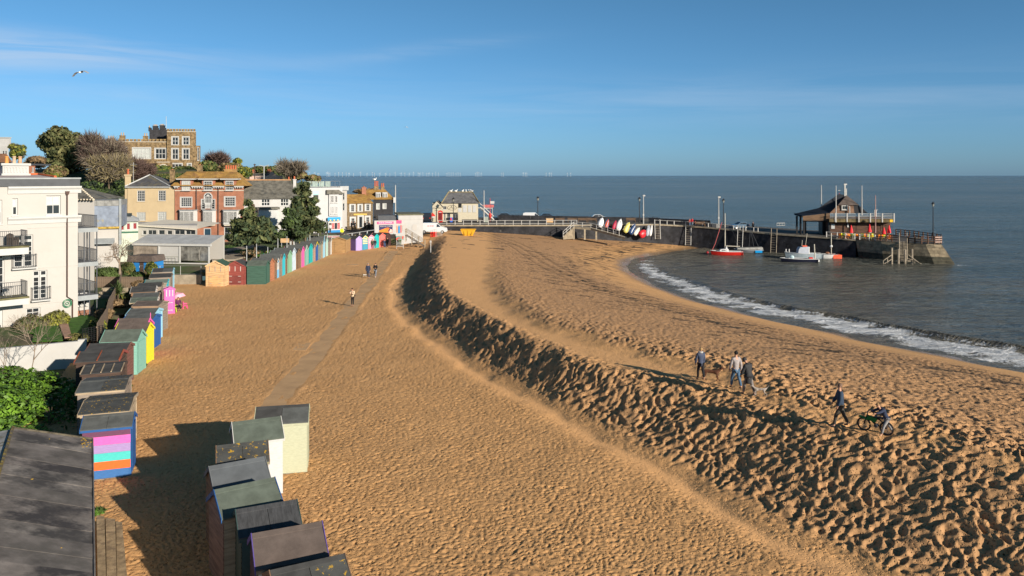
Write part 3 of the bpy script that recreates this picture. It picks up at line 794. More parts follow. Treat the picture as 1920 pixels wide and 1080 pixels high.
row(83.4,2.8,'last hut of the left row, light blue front by the concrete wall',wall=W_grey,front=c_['sky'],felt=[felt_dark,felt_grey],he=2.1,rise=.22,trim=c_['sky'])
p=G(331,588,0)
hut('tall narrow bright pink hut with white shutter and lilac roof',(p.x-.95,p.y-.3,0),R(-62),.85,.7,2.15,.12,wall=c_['hotpink'],front=c_['hotpink'],felt=paint('lilac_roof','#c79ac8',.7),door=c_['hotpink'],split=c_['hotpink'],hinges=trim_white,trim=c_['hotpink'],panels=1,group=g2,over=.05)
g3='three huts turned towards the camera at the corner of the sand'
p=G(386,537,0)
hut('new pale timber hut with green felt roof and two part doors',(p.x,p.y,zland(p.x,p.y)),R(-90),2.08,2.2,2.25,.5,wall=W_pale,felt=mat('felt_new_green',(.04,.085,.06),.9,.1),split=W_pale,hinges=M_zinc,door=wood('pale_door',(.60,.36,.17)),trim=wood('pale_trim',(.66,.44,.24)),group=g3,panels=1)
p=G(424,534,0)
hut('dark red hut with white strap hinges and black roof',(p.x,p.y,zland(p.x,p.y)),R(-91),2.05,2.2,2.1,.5,wall=W_red,felt=felt_dark,split=W_red,hinges=trim_white,door=wood('red_door',(.17,.045,.04)),trim=W_red,group=g3,panels=1)
p=G(498,533,0)
hut('green boarded hut whose long side faces the camera',(p.x,p.y,zland(p.x,p.y)),R(4),1.9,2.05,2.1,.42,wall=W_green,front=paint('green_front','#4d7a6c',.6),felt=[felt_green,felt_grey],group=g3,panels=1)
g4='long curving row of coloured huts facing the sea'
def far(y0,y1,label,front,**k):
 x=-27.95+.0*y0;w=y1-y0-.05;d=k.pop('d',2.3)
 return hut(label,(x,y0,zland(x,y0)),R(k.pop('th',3)),w,d,k.pop('he',2.1),k.pop('rise',.45),wall=k.pop('wall',W_grey),front=front,felt=k.pop('felt',felt_grey),trim=k.pop('trim',front),door=k.pop('door',front),group=g4,step=.3,**k)
far(90.9,91.7,'narrow mossy board hut between the green and the terracotta huts',W_moss,rise=.3,he=1.95)
far(91.7,93.3,'terracotta fronted hut with grey green roof',W_terra,wall=W_terra,th=-4)
far(93.3,94.5,'weathered grey brown hut after the terracotta one',W_brown,th=-2,he=1.95)
far(94.5,95.7,'hut front white above and light blue below',c_['babyblue'],trim=trim_white,split=trim_white,he=1.85)
far(95.7,96.9,'pointed weathered grey wood hut before the bright cyan one',W_grey,he=2.2)
far(96.9,98.3,'bright cyan hut with dark base',c_['cyan'],he=2.15)
far(98.3,99.1,'narrow brown timber hut between cyan and sage',W_brown,he=2.0)
far(99.1,101.1,'sage green hut with scalloped top',c_['sage'],he=2.25,rise=.5,th=0)
far(101.1,103.3,'pale blue hut with two part doors',c_['paleblue'],he=2.35,rise=.5,split=c_['paleblue'])
far(103.3,105.7,'grey brown timber hut left of the pink front',W_brown,wall=W_brown,felt=felt_dark)
far(105.7,107.4,'bright pink hut in the long row',c_['hotpink'],he=2.25)
far(107.4,109.4,'light teal hut with white triangular gable trim',c_['teal'],trim=trim_white,he=2.1,rise=.6)
far(109.4,112.1,'wide turquoise hut with pointed gable',c_['aqua'],he=2.25)
far(112.1,113.3,'pinkish bare wood hut left of the deep blue one',wood('pinkwood',(.42,.26,.20)),he=1.95)
far(113.3,115.1,'deep blue hut edged with yellow',c_['royal'],trim=c_['yellow'],he=2.2)
far(115.1,116.7,'grey green hut after the blue and yellow one',wood('greygreen',(.20,.24,.20)),felt=felt_dark)
far(116.7,117.7,'slim pale wood hut before the two pale pointed ones',W_beige,he=2.1)
far(117.7,119.3,'pale cyan hut with tall pointed front',c_['sky'],he=2.2,rise=.7,finials=True)
far(119.5,121.2,'pale mint hut with tall pointed front',c_['mint'],he=2.3,rise=.7,finials=True)
far(121.2,122.6,'plain grey hut beside the slim white one',W_grey,felt=felt_dark)
far(122.6,123.6,'slim white hut at the end of the long row',trim_white,he=2.1)
p=G(622,474.5,0);q=G(645,473,0)
hut('large brown timber kiosk with long green roof closing the row of huts',(p.x,p.y,0),R(-88),2.2,6.5,2.1,.35,wall=wood('ply',(.33,.20,.09)),front=wood('ply',(.33,.20,.09)),felt=felt_green,group=g4,panels=2,over=.15)
g5='short row of bright huts below the promenade'
o5=G(667,469,.1);du=Vector((math.cos(R(57)),math.sin(R(57))))
acc=0
for w,f,lab,kw in((1.45,'lavender','lavender hut with deep purple side, first of the short row',dict(wall=c_['purple'])),(1.3,'steel','blue hut with pale yellow stripes across its top',dict(fstripes=[c_['lemon'],c_['steel']],trim=c_['lemon'])),(1.4,'rose','pink hut with white and rose stripes across its top',dict(fstripes=[trim_white,c_['rose']])),(1.15,'aqua','turquoise hut between the rose and the coral one',{}),(1.5,'coral','coral red hut with tall gable',dict(he=1.95)),(1.35,'umber','dark brown hut closing the short row by the white wall',dict(he=1.9))):
 q=Vector((o5.x,o5.y))+du*acc
 kk=dict(wall=c_[f],trim=c_[f],he=1.95,rise=.38);kk.update(kw)
 hut(lab,(q.x,q.y,zland(q.x,q.y)-.05),R(-33),w,2.0,kk.pop('he'),kk.pop('rise'),front=c_[f],felt=felt_dark,group=g5,step=.3,**kk)
 acc+=w+.06
# ------ buildings
def brick_mat(name,c1,c2,mortar,scale=1.0,bw=.22,bh=.075,ms=.012):
 m=bpy.data.materials.new(name);m.use_nodes=True
 N,L=m.node_tree.nodes,m.node_tree.links;p=N['Principled BSDF'];p.inputs['Roughness'].default_value=.9
 tc=N.new('ShaderNodeTexCoord');mp=N.new('ShaderNodeMapping');mp.inputs['Rotation'].default_value=(R(-90),0,0)
 L.new(tc.outputs['Object'],mp.inputs[0])
 bt=N.new('ShaderNodeTexBrick');bt.inputs['Scale'].default_value=scale
 bt.inputs['Brick Width'].default_value=bw;bt.inputs['Row Height'].default_value=bh;bt.inputs['Mortar Size'].default_value=ms
 bt.inputs['Color1'].default_value=c1+(1,);bt.inputs['Color2'].default_value=c2+(1,);bt.inputs['Mortar'].default_value=mortar+(1,)
 L.new(mp.outputs[0],bt.inputs[0])
 n=N.new('ShaderNodeTexNoise');n.inputs['Scale'].default_value=.9;n.inputs['Detail'].default_value=6;L.new(tc.outputs['Object'],n.inputs['Vector'])
 mx=N.new('ShaderNodeMix');mx.data_type='RGBA';mx.blend_type='MULTIPLY';mx.inputs[0].default_value=.55
 r=N.new('ShaderNodeValToRGB');r.color_ramp.elements[0].position=.3;r.color_ramp.elements[0].color=(.45,.45,.45,1);r.color_ramp.elements[1].position=.65;r.color_ramp.elements[1].color=(1.2,1.2,1.2,1)
 L.new(n.outputs['Fac'],r.inputs[0]);L.new(bt.outputs[0],mx.inputs[6]);L.new(r.outputs[0],mx.inputs[7]);L.new(mx.outputs[2],p.inputs['Base Color'])
 return m
M_cream=mat('render_cream',(.43,.41,.385),.85,.02,.7,second=(.385,.365,.335),smask=(.55,.85),sscale=.5)
M_cream2=mat('render_buff',(.50,.39,.24),.85,.05,.7)
M_white=mat('render_white',(.43,.425,.415),.85,.05,.9,second=(.43,.42,.40),smask=(.5,.75),sscale=.6)
M_wtrim=mat('joinery_white',(.46,.46,.45),.55,.03,4)
M_glass=mat('window_glass',(.022,.028,.034),.08,.3,1.5,spec=.6)
M_blind=mat('window_blind',(.46,.48,.48),.5,.06,2)
M_curt=mat('window_curtain',(.42,.44,.42),.5,.30,6,stretch=(4,1,.3))
M_brick=brick_mat('red_brick',(.36,.105,.05),(.30,.085,.04),(.34,.22,.15))
M_flint=mat('flint',(.17,.125,.075),.9,.5,5,.5,9)
M_castle=mat('castle_flint',(.21,.145,.075),.9,.45,1.6,.5,6)
M_dressed=mat('dressed_stone',(.50,.45,.37),.85,.12,1.5)
M_slate=mat('slate',(.085,.085,.092),.7,.22,1.4,.4,9,second=(.14,.125,.09),smask=(.5,.62),sscale=.6)
M_slate2=mat('slate_old',(.125,.118,.10),.85,.3,1.6,.4,8,second=(.055,.06,.062),smask=(.55,.7),sscale=.7)
M_tile=mat('tile_lichen',(.34,.20,.055),.9,.22,1.2,.5,10,second=(.24,.13,.05),smask=(.48,.62),sscale=.8)
M_tar_wall=mat('tarred_wall',(.018,.018,.022),.6,.3,1)
M_terracotta=mat('terracotta_pot',(.42,.11,.05),.8,.1,3)
M_lead=mat('lead_roof',(.26,.28,.29),.55,.12,1.2)
M_lgrey=mat('light_grey_sheet',(.42,.43,.43),.6,.1,1)
M_dgrey=mat('dark_grey_metal',(.06,.065,.075),.5,.1,2)
M_black=mat('black_paint',(.015,.015,.017),.5,0)
M_redp=mat('red_paint',(.55,.03,.02),.45,.05,3)
def roof_rows(b,q,n,mi=0,lift=.025):
 """a slope (bl, br, tr, tl) laid in n overlapping courses"""
 bl,br,tr,tl=[Vector(p)for p in q]
 nrm=(br-bl).cross(tl-bl).normalized()
 if nrm.z<0:nrm=-nrm
 for i in range(n):
  a,c=i/n,(i+1)/n
  p0,p1=bl.lerp(tl,a)+nrm*lift,br.lerp(tr,a)+nrm*lift
  p2,p3=br.lerp(tr,c),bl.lerp(tl,c)
  b.add([p0,p1,p2,p3,bl.lerp(tl,a),br.lerp(tr,a)],[(0,1,2,3),(0,4,5,1)],mi)
def pots(par,spots,r=.13,h=.45,m=None,taper=.85,name='chimney_pot'):
 for x,y,z in spots:
  B().lathe([(r,z),(r*taper,z+h*.8),(r*1.05,z+h*.86),(r,z+h)],8,c=(x,y)).build(name,m or M_terracotta,par)
def chimney(par,x0,x1,y0,y1,z0,z1,m,cap=.08,npots=2,pm=None,ph=.45,name='chimney'):
 b=B();b.box(x0,x1,y0,y1,z0,z1-.12);b.box(x0-cap,x1+cap,y0-cap,y1+cap,z1-.12,z1)
 c=b.build(name,m,par)
 pots(c,[(x0+(x1-x0)*(i+.5)/npots,(y0+y1)/2,z1+.002)for i in range(npots)],m=pm,h=ph,r=min(.14,(x1-x0)/npots*.4))
 return c
def railing(par,pts,h,m,every=.12,r=.012,name='railing',posts=None,top=.022):
 b=B()
 for i in range(len(pts)-1):
  a,c=Vector(pts[i]),Vector(pts[i+1]);L_=(c-a).length;n=max(1,int(L_/every))
  b.tube([a+Vector((0,0,h)),c+Vector((0,0,h))],top,5);b.tube([a+Vector((0,0,.08)),c+Vector((0,0,.08))],top*.8,4)
  for k in range(n+1):
   p=a.lerp(c,k/n);b.tube([p,p+Vector((0,0,h))],r,4,cap=False)
 return b.build(name,m,par)
# ---- cream house on the left
f=Fac(-70,57.0,146,62.6,1.0)
ho=thing('cream_house','tall cream rendered house on the left with sash windows and iron balconies','house',f.loc,f.rz)
W=f.w;ztop=f.uz(120,349)[1]
wA,wB=f.r(23,372,33.5,404),f.r(86.5,366.5,114,402.5)
wC,wF,wD,wE=f.r(62,507,88.5,561),f.r(49,577,75.5,602),f.r(26,476,62,501),f.r(52.5,440,62.5,476)
wG,wH,wI=f.r(-22,375,4,420),f.r(-20,475,8,560),f.r(-20,580,5,640)
dE=(wE[0],wD[1],wD[3],wE[3])
holes=[wA,wB,wC,wF,(wD[0],wD[1],wD[2],wE[3]),wG,wH,wI]
b=B();wall_holes(b,0,W,-1.2,ztop,holes,dep=.2)
b.quad((W,0,-1.2),(W,9,-1.2),(W,9,ztop),(W,0,ztop));b.quad((0,0,-1.2),(0,0,ztop),(0,9,ztop),(0,9,-1.2));b.quad((0,9,-1.2),(0,9,ztop),(W,9,ztop),(W,9,-1.2))
b.build('wall',M_cream,ho)
for r_,nx,ny,g_,sp in((wA,1,2,M_glass,1),(wB,2,2,M_glass,1),(wF,2,3,M_glass,None),(wG,2,2,M_glass,1),(wI,2,2,M_glass,1)):
 wd=window(ho,r_,nx,ny,M_wtrim,g_,dep=.17,fw=.09,bw=.05)
 x0,x1,z0,z1=r_
 if ny==2:B().quad((x0+.08,.165,(z0+z1)/2+.03),(x1-.08,.165,(z0+z1)/2+.03),(x1-.08,.165,z1-.08),(x0+.08,.165,z1-.08)).build('blind',M_blind,wd)
for r_ in(wC,wH,(wD[0],wD[1],wD[2],wE[3])):
 x0,x1,z0,z1=r_;md=(x0+x1)/2
 for a,c in((x0,md-.01),(md+.01,x1)):
  dr=window(ho,(a,c,z0,z1-.45),1,5,M_wtrim,M_glass,dep=.17,fw=.085,bw=.035,sill=False,name='french_door')
  window(ho,(a,c,z1-.44,z1),1,1,M_wtrim,M_glass,dep=.17,fw=.085,sill=False,name='fanlight')
for(ya,yb,pr,nm)in((349,362,.22,'cornice'),(404,417,.20,'string_course')):
 z1,z0=f.uz(120,ya)[1],f.uz(120,yb)[1]
 b=B();b.prism([(-.002,z0),(-pr*.35,z0),(-pr*.5,(z0+z1)/2),(-pr,z1-.12),(-pr,z1),(-.002,z1)],W-f.uz(14,ya)[0]+.22,axis='x',base=f.uz(14,ya)[0])
 b.build(nm,M_wtrim,ho)
for yy in(425.5,500.5,567):
 z_=f.uz(100,yy)[1];x0=f.uz(72 if yy>440 else 52,yy)[0]
 for a,c in((x0,W),):
  B().box(a,c,-.03,-.002,z_-.035,z_+.035).build('string_line',M_cream,ho)
zp=f.uz(100,333)[1]
b=B();b.box(-.2,W+.12,-.12,9.1,ztop+.003,zp-.12);b.build('parapet',M_dgrey,ho)
b=B();b.box(-.2,W+.17,-.2,9.2,zp-.118,zp);b.build('gutter',M_lead,ho)
r0,r1=zp+.003,f.uz(40,328,3.5)[1]
xR,xr=f.uz(103,342,.2)[0],f.uz(72,330,3.5)[0]
b=B();roof_rows(b,[(-.2,.1,r0),(xR,.1,r0),(xr,3.6,r1),(-.2,3.6,r1)],9)
b.add([(xR,.1,r0),(xR,8.5,r0),(xr,5.2,r1),(xr,3.6,r1),(-.2,8.5,r0),(-.2,5.2,r1)],[(0,1,2,3),(1,4,5,2),(3,2,5)])
b.build('roof',mat('slate_violet',(.13,.115,.125),.7,.12,2,.3,10),ho)
b=B();b.tube([(-.2,3.6,r1+.05),(xr,3.6,r1+.05),(xR,.1,r0+.06)],.11,6);b.build('ridge_tiles',mat('ridge_red',(.50,.12,.04),.8,.2,4),ho)
cx0,cz1=f.uz(2,306,3.0);cx1,cz0=f.uz(51,327,3.0);
b=B();b.box(cx0,cx1,2.6,3.5,cz0-1,cz1-.18);b.box(cx0-.12,cx1+.12,2.48,3.62,cz1-.178,cz1);b.box(cx0-.1,cx1+.1,2.5,3.6,cz0-.1,cz0+.06)
nA=7
for i in range(nA+1):
 xx=cx0+.15+(cx1-cx0-.3)*i/nA;b.box(xx-.045,xx+.045,2.55,2.598,cz0+.14,cz1-.35)
b.box(cx0+.1,cx1-.1,2.55,2.598,cz1-.348,cz1-.22)
ch=b.build('chimney',M_white,ho)
for i,(px_,col)in enumerate(((13,(.60,.26,.07)),(27,(.46,.34,.24)),(38,(.50,.29,.17)))):
 pots(ch,[(f.uz(px_,306,3.0)[0],3.05,cz1+.002)],r=.135,h=.55,m=mat('pot_%d'%i,col,.8,.1,3))
b=B();x_,z_=f.uz(125,362);x2,z2=f.uz(125,556);x3,z3=f.uz(135,562);_,z4=f.uz(135,596)
b.tube([(x_,-.1,z_),(x2,-.1,z2),(x3,-.1,z3),(x3,-.1,z4)],.05,6);b.prism([(x_-.16,z_+.15),(x_+.16,z_+.15),(x_+.09,z_-.12),(x_-.09,z_-.12)],.2,axis='y',base=-.21)
b.build('drainpipe',mat('pipe_brown',(.07,.035,.028),.5,.1,3),ho)
for r_,e in((wC,.12),(wD,.14)):
 x0,x1,z0,z1=r_;y0=-.35;zz=z0
 B().box(x0-.2,x1+.2,y0-.05,-.002,zz-.12,zz-.03).build('ledge',M_wtrim,ho)
 railing(ho,[(x0-.15,-.02,zz),(x0-.15,y0,zz),(x1+.15,y0,zz),(x1+.15,-.02,zz)],.95,M_dgrey,.11,.011)
for(yt,yb,yrail,nm)in((461,476,425,'balcony'),(556,570,519,'balcony')):
 x1,z0=f.uz(54,yb,-1.6);_,z1=f.uz(54,yt,-1.6)
 x1=f.uz(54,yb,-1.6)[0]
 bb=B();bb.box(-1.5,x1,-1.6,-.002,z0,z1-.1);bal=bb.build(nm,M_wtrim,ho)
 B().box(-1.5,x1+.03,-1.66,-.002,z1-.098,z1+.02).build('deck',mat('mossy_deck',(.13,.12,.06),.95,.3,2),bal)
 xr_=x1-.08
 railing(bal,[(-1.5,-1.52,z1+.02),(xr_,-1.52,z1+.02),(xr_,-.05,z1+.02)],1.12,M_dgrey,.13,.012)
 zd=z1+.02
 pos=f.loc[0]+(x1-1.0)*f.u.x,f.loc[1]+(x1-1.0)*f.u.y
 if yt<500:
  Mr=mat('rattan',(.075,.06,.05),.85,.2,10)
  tp=thing('planter','tall dark planter on the upper balcony of the cream house','planter',(f.loc[0]+(x1-1.9)*f.u.x+.6*f.u.y,f.loc[1]+(x1-1.9)*f.u.y-.6,1.0+zd),f.rz)
  B().prism([(-.2,-.2),(.2,-.2),(.2,.2),(-.2,.2)],.8).build('pot',Mr,tp);B().tube([(0,0,.8),(.06,0,1.1),(.16,0,1.5)],.03,5).build('stem',M_dgrey,tp)
  for k_,lab in((0,'dark rattan garden chair at the corner of the upper balcony'),(1,'dark rattan garden chair beside the tall planter on the upper balcony')):
   xx=x1-.65-k_*2.1
   tc_=thing('garden_chair',lab,'chair',(f.loc[0]+xx*f.u.x+.7*f.u.y,f.loc[1]+xx*f.u.y-.75,1.0+zd),f.rz+.5)
   B().box(-.3,.3,-.3,.3,.0,.42).build('seat',Mr,tc_);B().prism([(-.3,.42),(.3,.42),(.3,.8),(0,.92),(-.3,.8)],.08,axis='y',base=.22).build('backrest',Mr,tc_)
   for s__ in(-1,1):B().box(min(s__*.3,s__*.22),max(s__*.3,s__*.22),-.3,.22,.421,.62).build('armrest',Mr,tc_)
 else:
  Mg=mat('grey_metal',(.3,.3,.3),.5,0,metallic=.4)
  tb=thing('bistro_table','small round metal table on the lower balcony of the cream house','table',(f.loc[0]+(x1-1.0)*f.u.x+.8*f.u.y,f.loc[1]+(x1-1.0)*f.u.y-.85,1.0+zd),f.rz)
  B().lathe([(.34,.70),(.35,.72),(.35,.735)],16).build('tabletop',Mg,tb)
  for k_ in range(3):
   a_=k_*2.1;B().tube([(.3*math.cos(a_),.3*math.sin(a_),0),(-.1*math.cos(a_),-.1*math.sin(a_),.7)],.015,5).build('leg',Mg,tb)
  tc_=thing('folding_chair','folding metal chair beside the small round balcony table','chair',(f.loc[0]+(x1-1.8)*f.u.x+.85*f.u.y,f.loc[1]+(x1-1.8)*f.u.y-.9,1.0+zd),f.rz-1.2)
  B().box(-.2,.2,-.2,.2,.43,.46).build('seat',M_dgrey,tc_);B().box(-.2,.2,.2,.23,.46,.86).build('backrest',M_dgrey,tc_)
  for s__ in(-1,1):
   B().tube([(s__*.2,-.25,0),(s__*.2,.22,.5),(s__*.2,.24,.86)],.015,5).build('leg',M_wtrim,tc_);B().tube([(s__*.2,.28,0),(s__*.2,-.18,.45)],.015,5).build('leg',M_wtrim,tc_)
M_ver=mat('veranda_metal',(.085,.09,.10),.5,.1,2)
M_deckv=mat('veranda_floor',(.16,.16,.16),.7,.15,6,stretch=(8,.4,1))
vx1=f.uz(182,430,.1)[0]-.02
for(yb,yt)in((433,428),(497,492),(560,554)):
 _,z0=f.uz(165,yb,.1);_,z1=f.uz(165,yt,.1)
 b=B();b.box(W+.003,vx1,.05,6.5,z0-.06,z1);vd=b.build('veranda_deck',M_deckv,ho)
 B().box(W+.003,vx1+.06,-.02,.048,z0-.09,z1+.03).build('edge_beam',M_lead,vd)
 railing(vd,[(W+.05,.06,z1),(vx1,.06,z1),(vx1,6.4,z1)],1.0,M_ver,.12,.013)
 if yb<550:
  bb=B()
  roofz=z0-.06
_,zA=f.uz(165,433,.1);zG=-.6
for xx,yy in((W+.5,.1),(vx1,.1),(vx1,2.2),(vx1,4.3),(vx1,6.4),(W+.9,.12)):
 B().tube([(xx,yy,zG),(xx,yy,zA)],.045,6).build('veranda_post',M_ver,ho)
r_=(W+.55,W+1.45,f.uz(160,596,.3)[1],f.uz(160,562,.3)[1])
b=B();b.box(W+.004,vx1-.1,1.4,5.5,-.6,f.uz(160,562,.3)[1]);b.build('ground_floor_bay',M_white,ho)
window(ho,(W+.35,vx1-.3,.75,1.75),2,2,M_wtrim,M_glass,y=1.25,dep=.1)
for i in range(3):B().box(W+.1+i*.0,vx1-.1,1.2-i*.25,1.398-i*.25,-.6,.35-i*.2).build('step',brick_mat('step_brick_%d'%i,(.30,.11,.06),(.26,.09,.05),(.3,.2,.15)),ho)
hr=thing('hose_reel','green hose reel hanging on the cream wall by the drainpipe','hose reel',(f.loc[0]+f.uz(128,568)[0]*f.u.x,f.loc[1]+f.uz(128,568)[0]*f.u.y-.15,1.0+f.uz(128,568)[1]),f.rz)
for rr in(.32,.24,.10):
 B().tube([(rr*math.cos(a),-.05,rr*math.sin(a))for a in np.linspace(0,2*math.pi,18)],.022,5,cap=False).build('hose_coil',mat('hose_green',(.03,.22,.10),.5,0),hr)
# ---- generic gable or hip building made from pixel readings
def shell(name,label,cat,f,ztop,depth,m,holes=(),dep=.12,zb=-1.5):
 """walls on a wedge shaped plot: the party walls fan out from the bay"""
 t=thing(name,label,cat,f.loc,f.rz)
 b=B();W=f.w;wall_holes(b,0,W,zb,ztop,holes,dep=dep)
 n=Vector((-f.u.y,f.u.x));sk=lambda p:depth*p.dot(f.u)/max(.2,p.dot(n))  # back corners pushed along the view rays
 xl_,xr_=sk(f.a),W+sk(f.b)
 b.quad((W,0,zb),(xr_,depth,zb),(xr_,depth,ztop),(W,0,ztop));b.quad((0,0,zb),(0,0,ztop),(xl_,depth,ztop),(xl_,depth,zb));b.quad((xl_,depth,zb),(xl_,depth,ztop),(xr_,depth,ztop),(xr_,depth,zb))
 b.quad((0,0,ztop),(W,0,ztop),(xr_,depth,ztop),(xl_,depth,ztop))
 b.build('wall',m,t)
 return t
# ---- tiled roof corner and slate hung building behind the cream house
f=Fac(120,78,177,78,1);t=shell('tiled_house','low house whose tiled hip roof peeps out beside the cream house','house',f,f.uz(150,374)[1],6,M_cream)
z0=f.uz(150,374)[1];b=B();roof_rows(b,[(-.3,-.4,z0),(f.w+.1,-.4,z0),(f.uz(148,350,3)[0],3,f.uz(148,350,3)[1]),(-.3,3,f.uz(148,350,3)[1])],8);b.quad((f.w+.1,-.4,z0),(f.w+.1,6,z0),(f.uz(148,350,3)[0],3,f.uz(148,350,3)[1]),(f.uz(148,350,3)[0],3,f.uz(148,350,3)[1]))
b.build('roof',M_slate2,t)
b=B();e0,e1=Vector((f.w+.1,-.4,z0)),Vector((f.uz(148,350,3)[0],3,f.uz(148,350,3)[1]))
for i in range(9):b.ball(tuple(e0.lerp(e1,i/9)),.13,nu=6,nv=4)
for i in range(8):b.ball((f.w+.1-i*.3,-.42,z0),.09,nu=6,nv=4)
b.build('hip_tiles',mat('pale_tile',(.50,.44,.34),.8,.2,4),t)
f=Fac(140,92,222.5,93.5,1.2)
zt,zl,zc=f.uz(190,376)[1],f.uz(190,386)[1],f.uz(190,427)[1]
t=shell('slate_hung_building','flat roofed building with blue grey slate cladding above a cream wall','building',f,zc,7,M_cream)
b=B();b.box(-.1,f.w+.05,-.05,7,zc+.003,zl);b.build('slate_cladding',mat('cladding_blue',(.20,.235,.30),.6,.18,1.2,second=(.33,.27,.12),smask=(.60,.70),sscale=.45),t)
for i in range(6):
 a=-.1+(f.w+.2)*i/6;B().box(a,a+(f.w+.2)/6-.02,-.12,7,zl+.003,zt).build('coping_slab',mat('coping',(.24,.24,.23),.8,.2,2),t)
B().box(-.1,f.w+.1,-.35,-.052,zc-.1,zc+.12).build('lichen_ledge',mat('ledge',(.38,.26,.06),.95,.4,4),t)
B().box(f.w+.06,f.w+.3,-.2,.1,zc-2,zt+.2).build('end_pier',M_lead,t)
x0,x1,z0,z1=f.r(158,447,215,455);b=B();b.prism([(0,z1),(-.9,z0),(-.9,z0-.1),(0,z0)],x1-x0,axis='x',base=x0);b.build('canopy',M_lead,t)
sd_=thing('satellite_dish','round grey satellite dish on the cream wall behind the bare tree','dish',(f.loc[0]+f.uz(175,436)[0],f.loc[1]-.5,1.2+f.uz(175,436)[1]),.4)
B().lathe([(.03,-.04),(.25,0),(.38,.08),(.36,.09),(.2,.03)],14).xf(Matrix.Rotation(R(100),4,'X')).build('dish',mat('dish_grey',(.2,.18,.16),.6,.1,3),sd_)
B().tube([(0,.35,0),(0,-.1,0),(0,-.3,.1)],.02,5).build('arm',M_iron,sd_)
# ---- small house with red windows
f=Fac(223,100,259,101,1.3)
r_=[f.r(*q)for q in((226,419,233,432),(237,418,244.5,431),(249,417.5,257,430))]
zt=f.uz(240,415)[1]
t=shell('red_window_house','small house with grey pitched roof, skylight and three dark red windows','house',f,zt,8,mat('pale_green_render',(.45,.50,.42),.85,.08,1),r_)
for q in r_:window(t,q,1,1,M_wtrim,mat('red_blind',(.20,.015,.02),.4,.1,2),fw=.07)
b=B();z2=f.uz(223,393,6)[1];roof_rows(b,[(-.2,-.4,zt),(f.w+.2,-.4,zt),(f.w-1.2,6,z2-.4),(-.2,6,z2)],8);b.quad((f.w+.2,-.4,zt),(f.w+.4,8,zt),(f.w-1.2,6,z2-.4),(f.w-1.2,6,z2-.4));b.build('roof',M_lgrey,t)
B().box(f.uz(236,401,3)[0],f.uz(236,401,3)[0]+.7,2.4,3.0,f.uz(236,404,2.6)[1]-.05,f.uz(236,400,3)[1]+.05).build('skylight',M_glass,t)
B().box(-.01,f.w+.01,-.06,-.005,f.uz(240,437)[1],f.uz(240,434)[1]).build('green_fascia',mat('deep_green',(.02,.10,.06),.5,0),t)
# ---- long cream garden building with dark strip windows
f=Fac(257,105,370,103.5,1.4)
r_=[f.r(*q)for q in((267,432,274,440),(277,431,293,440),(297,431,308.5,440),(313,432,322.5,440),(327,431,346,440),(348,431,366,440))]
zt=f.uz(300,422)[1]
t=shell('garden_restaurant','long low cream building with a strip of dark windows below the brick house','building',f,zt,6,M_cream,r_)
for q in r_:window(t,q,2 if q[1]-q[0]>.9 else 1,1,M_wtrim,M_glass,fw=.06)
b=B();zr=f.uz(260,411,6)[1];zr2=f.uz(368,417,6)[1]
b.add([(-.1,-.3,zt),(f.w+.1,-.3,f.uz(365,429)[1]),(f.w+.1,6,zr2),(-.1,6,zr),(-.1,-.3,zt-.15),(f.w+.1,-.3,f.uz(365,429)[1]-.15)],[(0,1,2,3),(0,4,5,1)]);b.build('roof',mat('roof_cream',(.62,.57,.48),.8,.06,1),t)
# ---- glazed veranda with grey canopy
f=Fac(250,99,396,97.5,1.35)
t=thing('glazed_veranda','white framed glass veranda with sloping grey canopy beside the sand','veranda',f.loc,f.rz)
zt,zc,zb=f.uz(320,456)[1],f.uz(320,440,3)[1],f.uz(320,492)[1]
W=f.w;n=4
for i in range(n):
 a,c=W*i/n,W*(i+1)/n-.03
 b=B();b.add([(a,-.25,zt),(c,-.25,zt),(c,3,zc),(a,3,zc),(a,-.25,zt-.03),(c,-.25,zt-.03),(c,3,zc-.03),(a,3,zc-.03)],[(0,1,2,3),(7,6,5,4),(0,4,5,1),(1,5,6,2),(3,7,4,0)]);b.build('canopy_sheet',mat('canopy_grey',(.36,.37,.38),.6,.12,1),t)
b=B();b.box(-.05,W+.05,-.22,.0,zt-.30,zt-.035);b.box(-.05,W+.05,-.12,.05,zb-.25,zb)
for px_ in(298,337.5,392):
 x_=f.uz(px_,470)[0];b.box(x_-.09,x_+.09,-.1,.02,zb,zt-.302)
b.build('frame',M_wtrim,t)
x0,x1,z0,z1=f.r(299,462,337,490);B().box(x0,x1,-.02,.03,z0,z1).build('blind_panel',M_white,t)
x0,x1,z0,z1=f.r(339,461,391,489)
for i in range(3):
 a,c=x0+(x1-x0)*i/3,x0+(x1-x0)*(i+1)/3
 B().box(a+.04,c-.04,-.02,.02,z0,z1).build('pane',mat('veranda_glass',(.17,.165,.15),.1,.45,1.1,spec=.6),t)
b=B();b.box(0,f.uz(298,470)[0]-.1,0,.1,-.5,zb);b.box(0,f.uz(298,470)[0]-.1,.02,.12,zb,zt-.31);b.build('side_wall',mat('brown_wall',(.26,.22,.18),.9,.3,1),t)
b=B();b.box(0,W,.05,3.4,-1.5,zb-.26);b.build('plinth',M_cream2,t)
B().box(0,W+.02,3,3.2,zb,zc).build('back_wall',M_cream,t)
b=B();b.box(f.uz(345,495)[0],W,-.16,.04,zb-.48,zb-.27);b.build('red_sill',mat('sill_red',(.42,.09,.05),.8,.1,3),t)
railing(t,[(f.uz(299,500)[0],-.5,zb-.3),(f.uz(338,500)[0],-.5,zb-.3)],1.05,mat('railing_olive',(.12,.14,.09),.6,.1,2),.45,.015)
p0,p1=G(327,533,0),G(378,531,0)
tw=thing('concrete_wall','low stained concrete wall closing the corner of the sand','wall',(p0.x-4,p0.y,0),0)
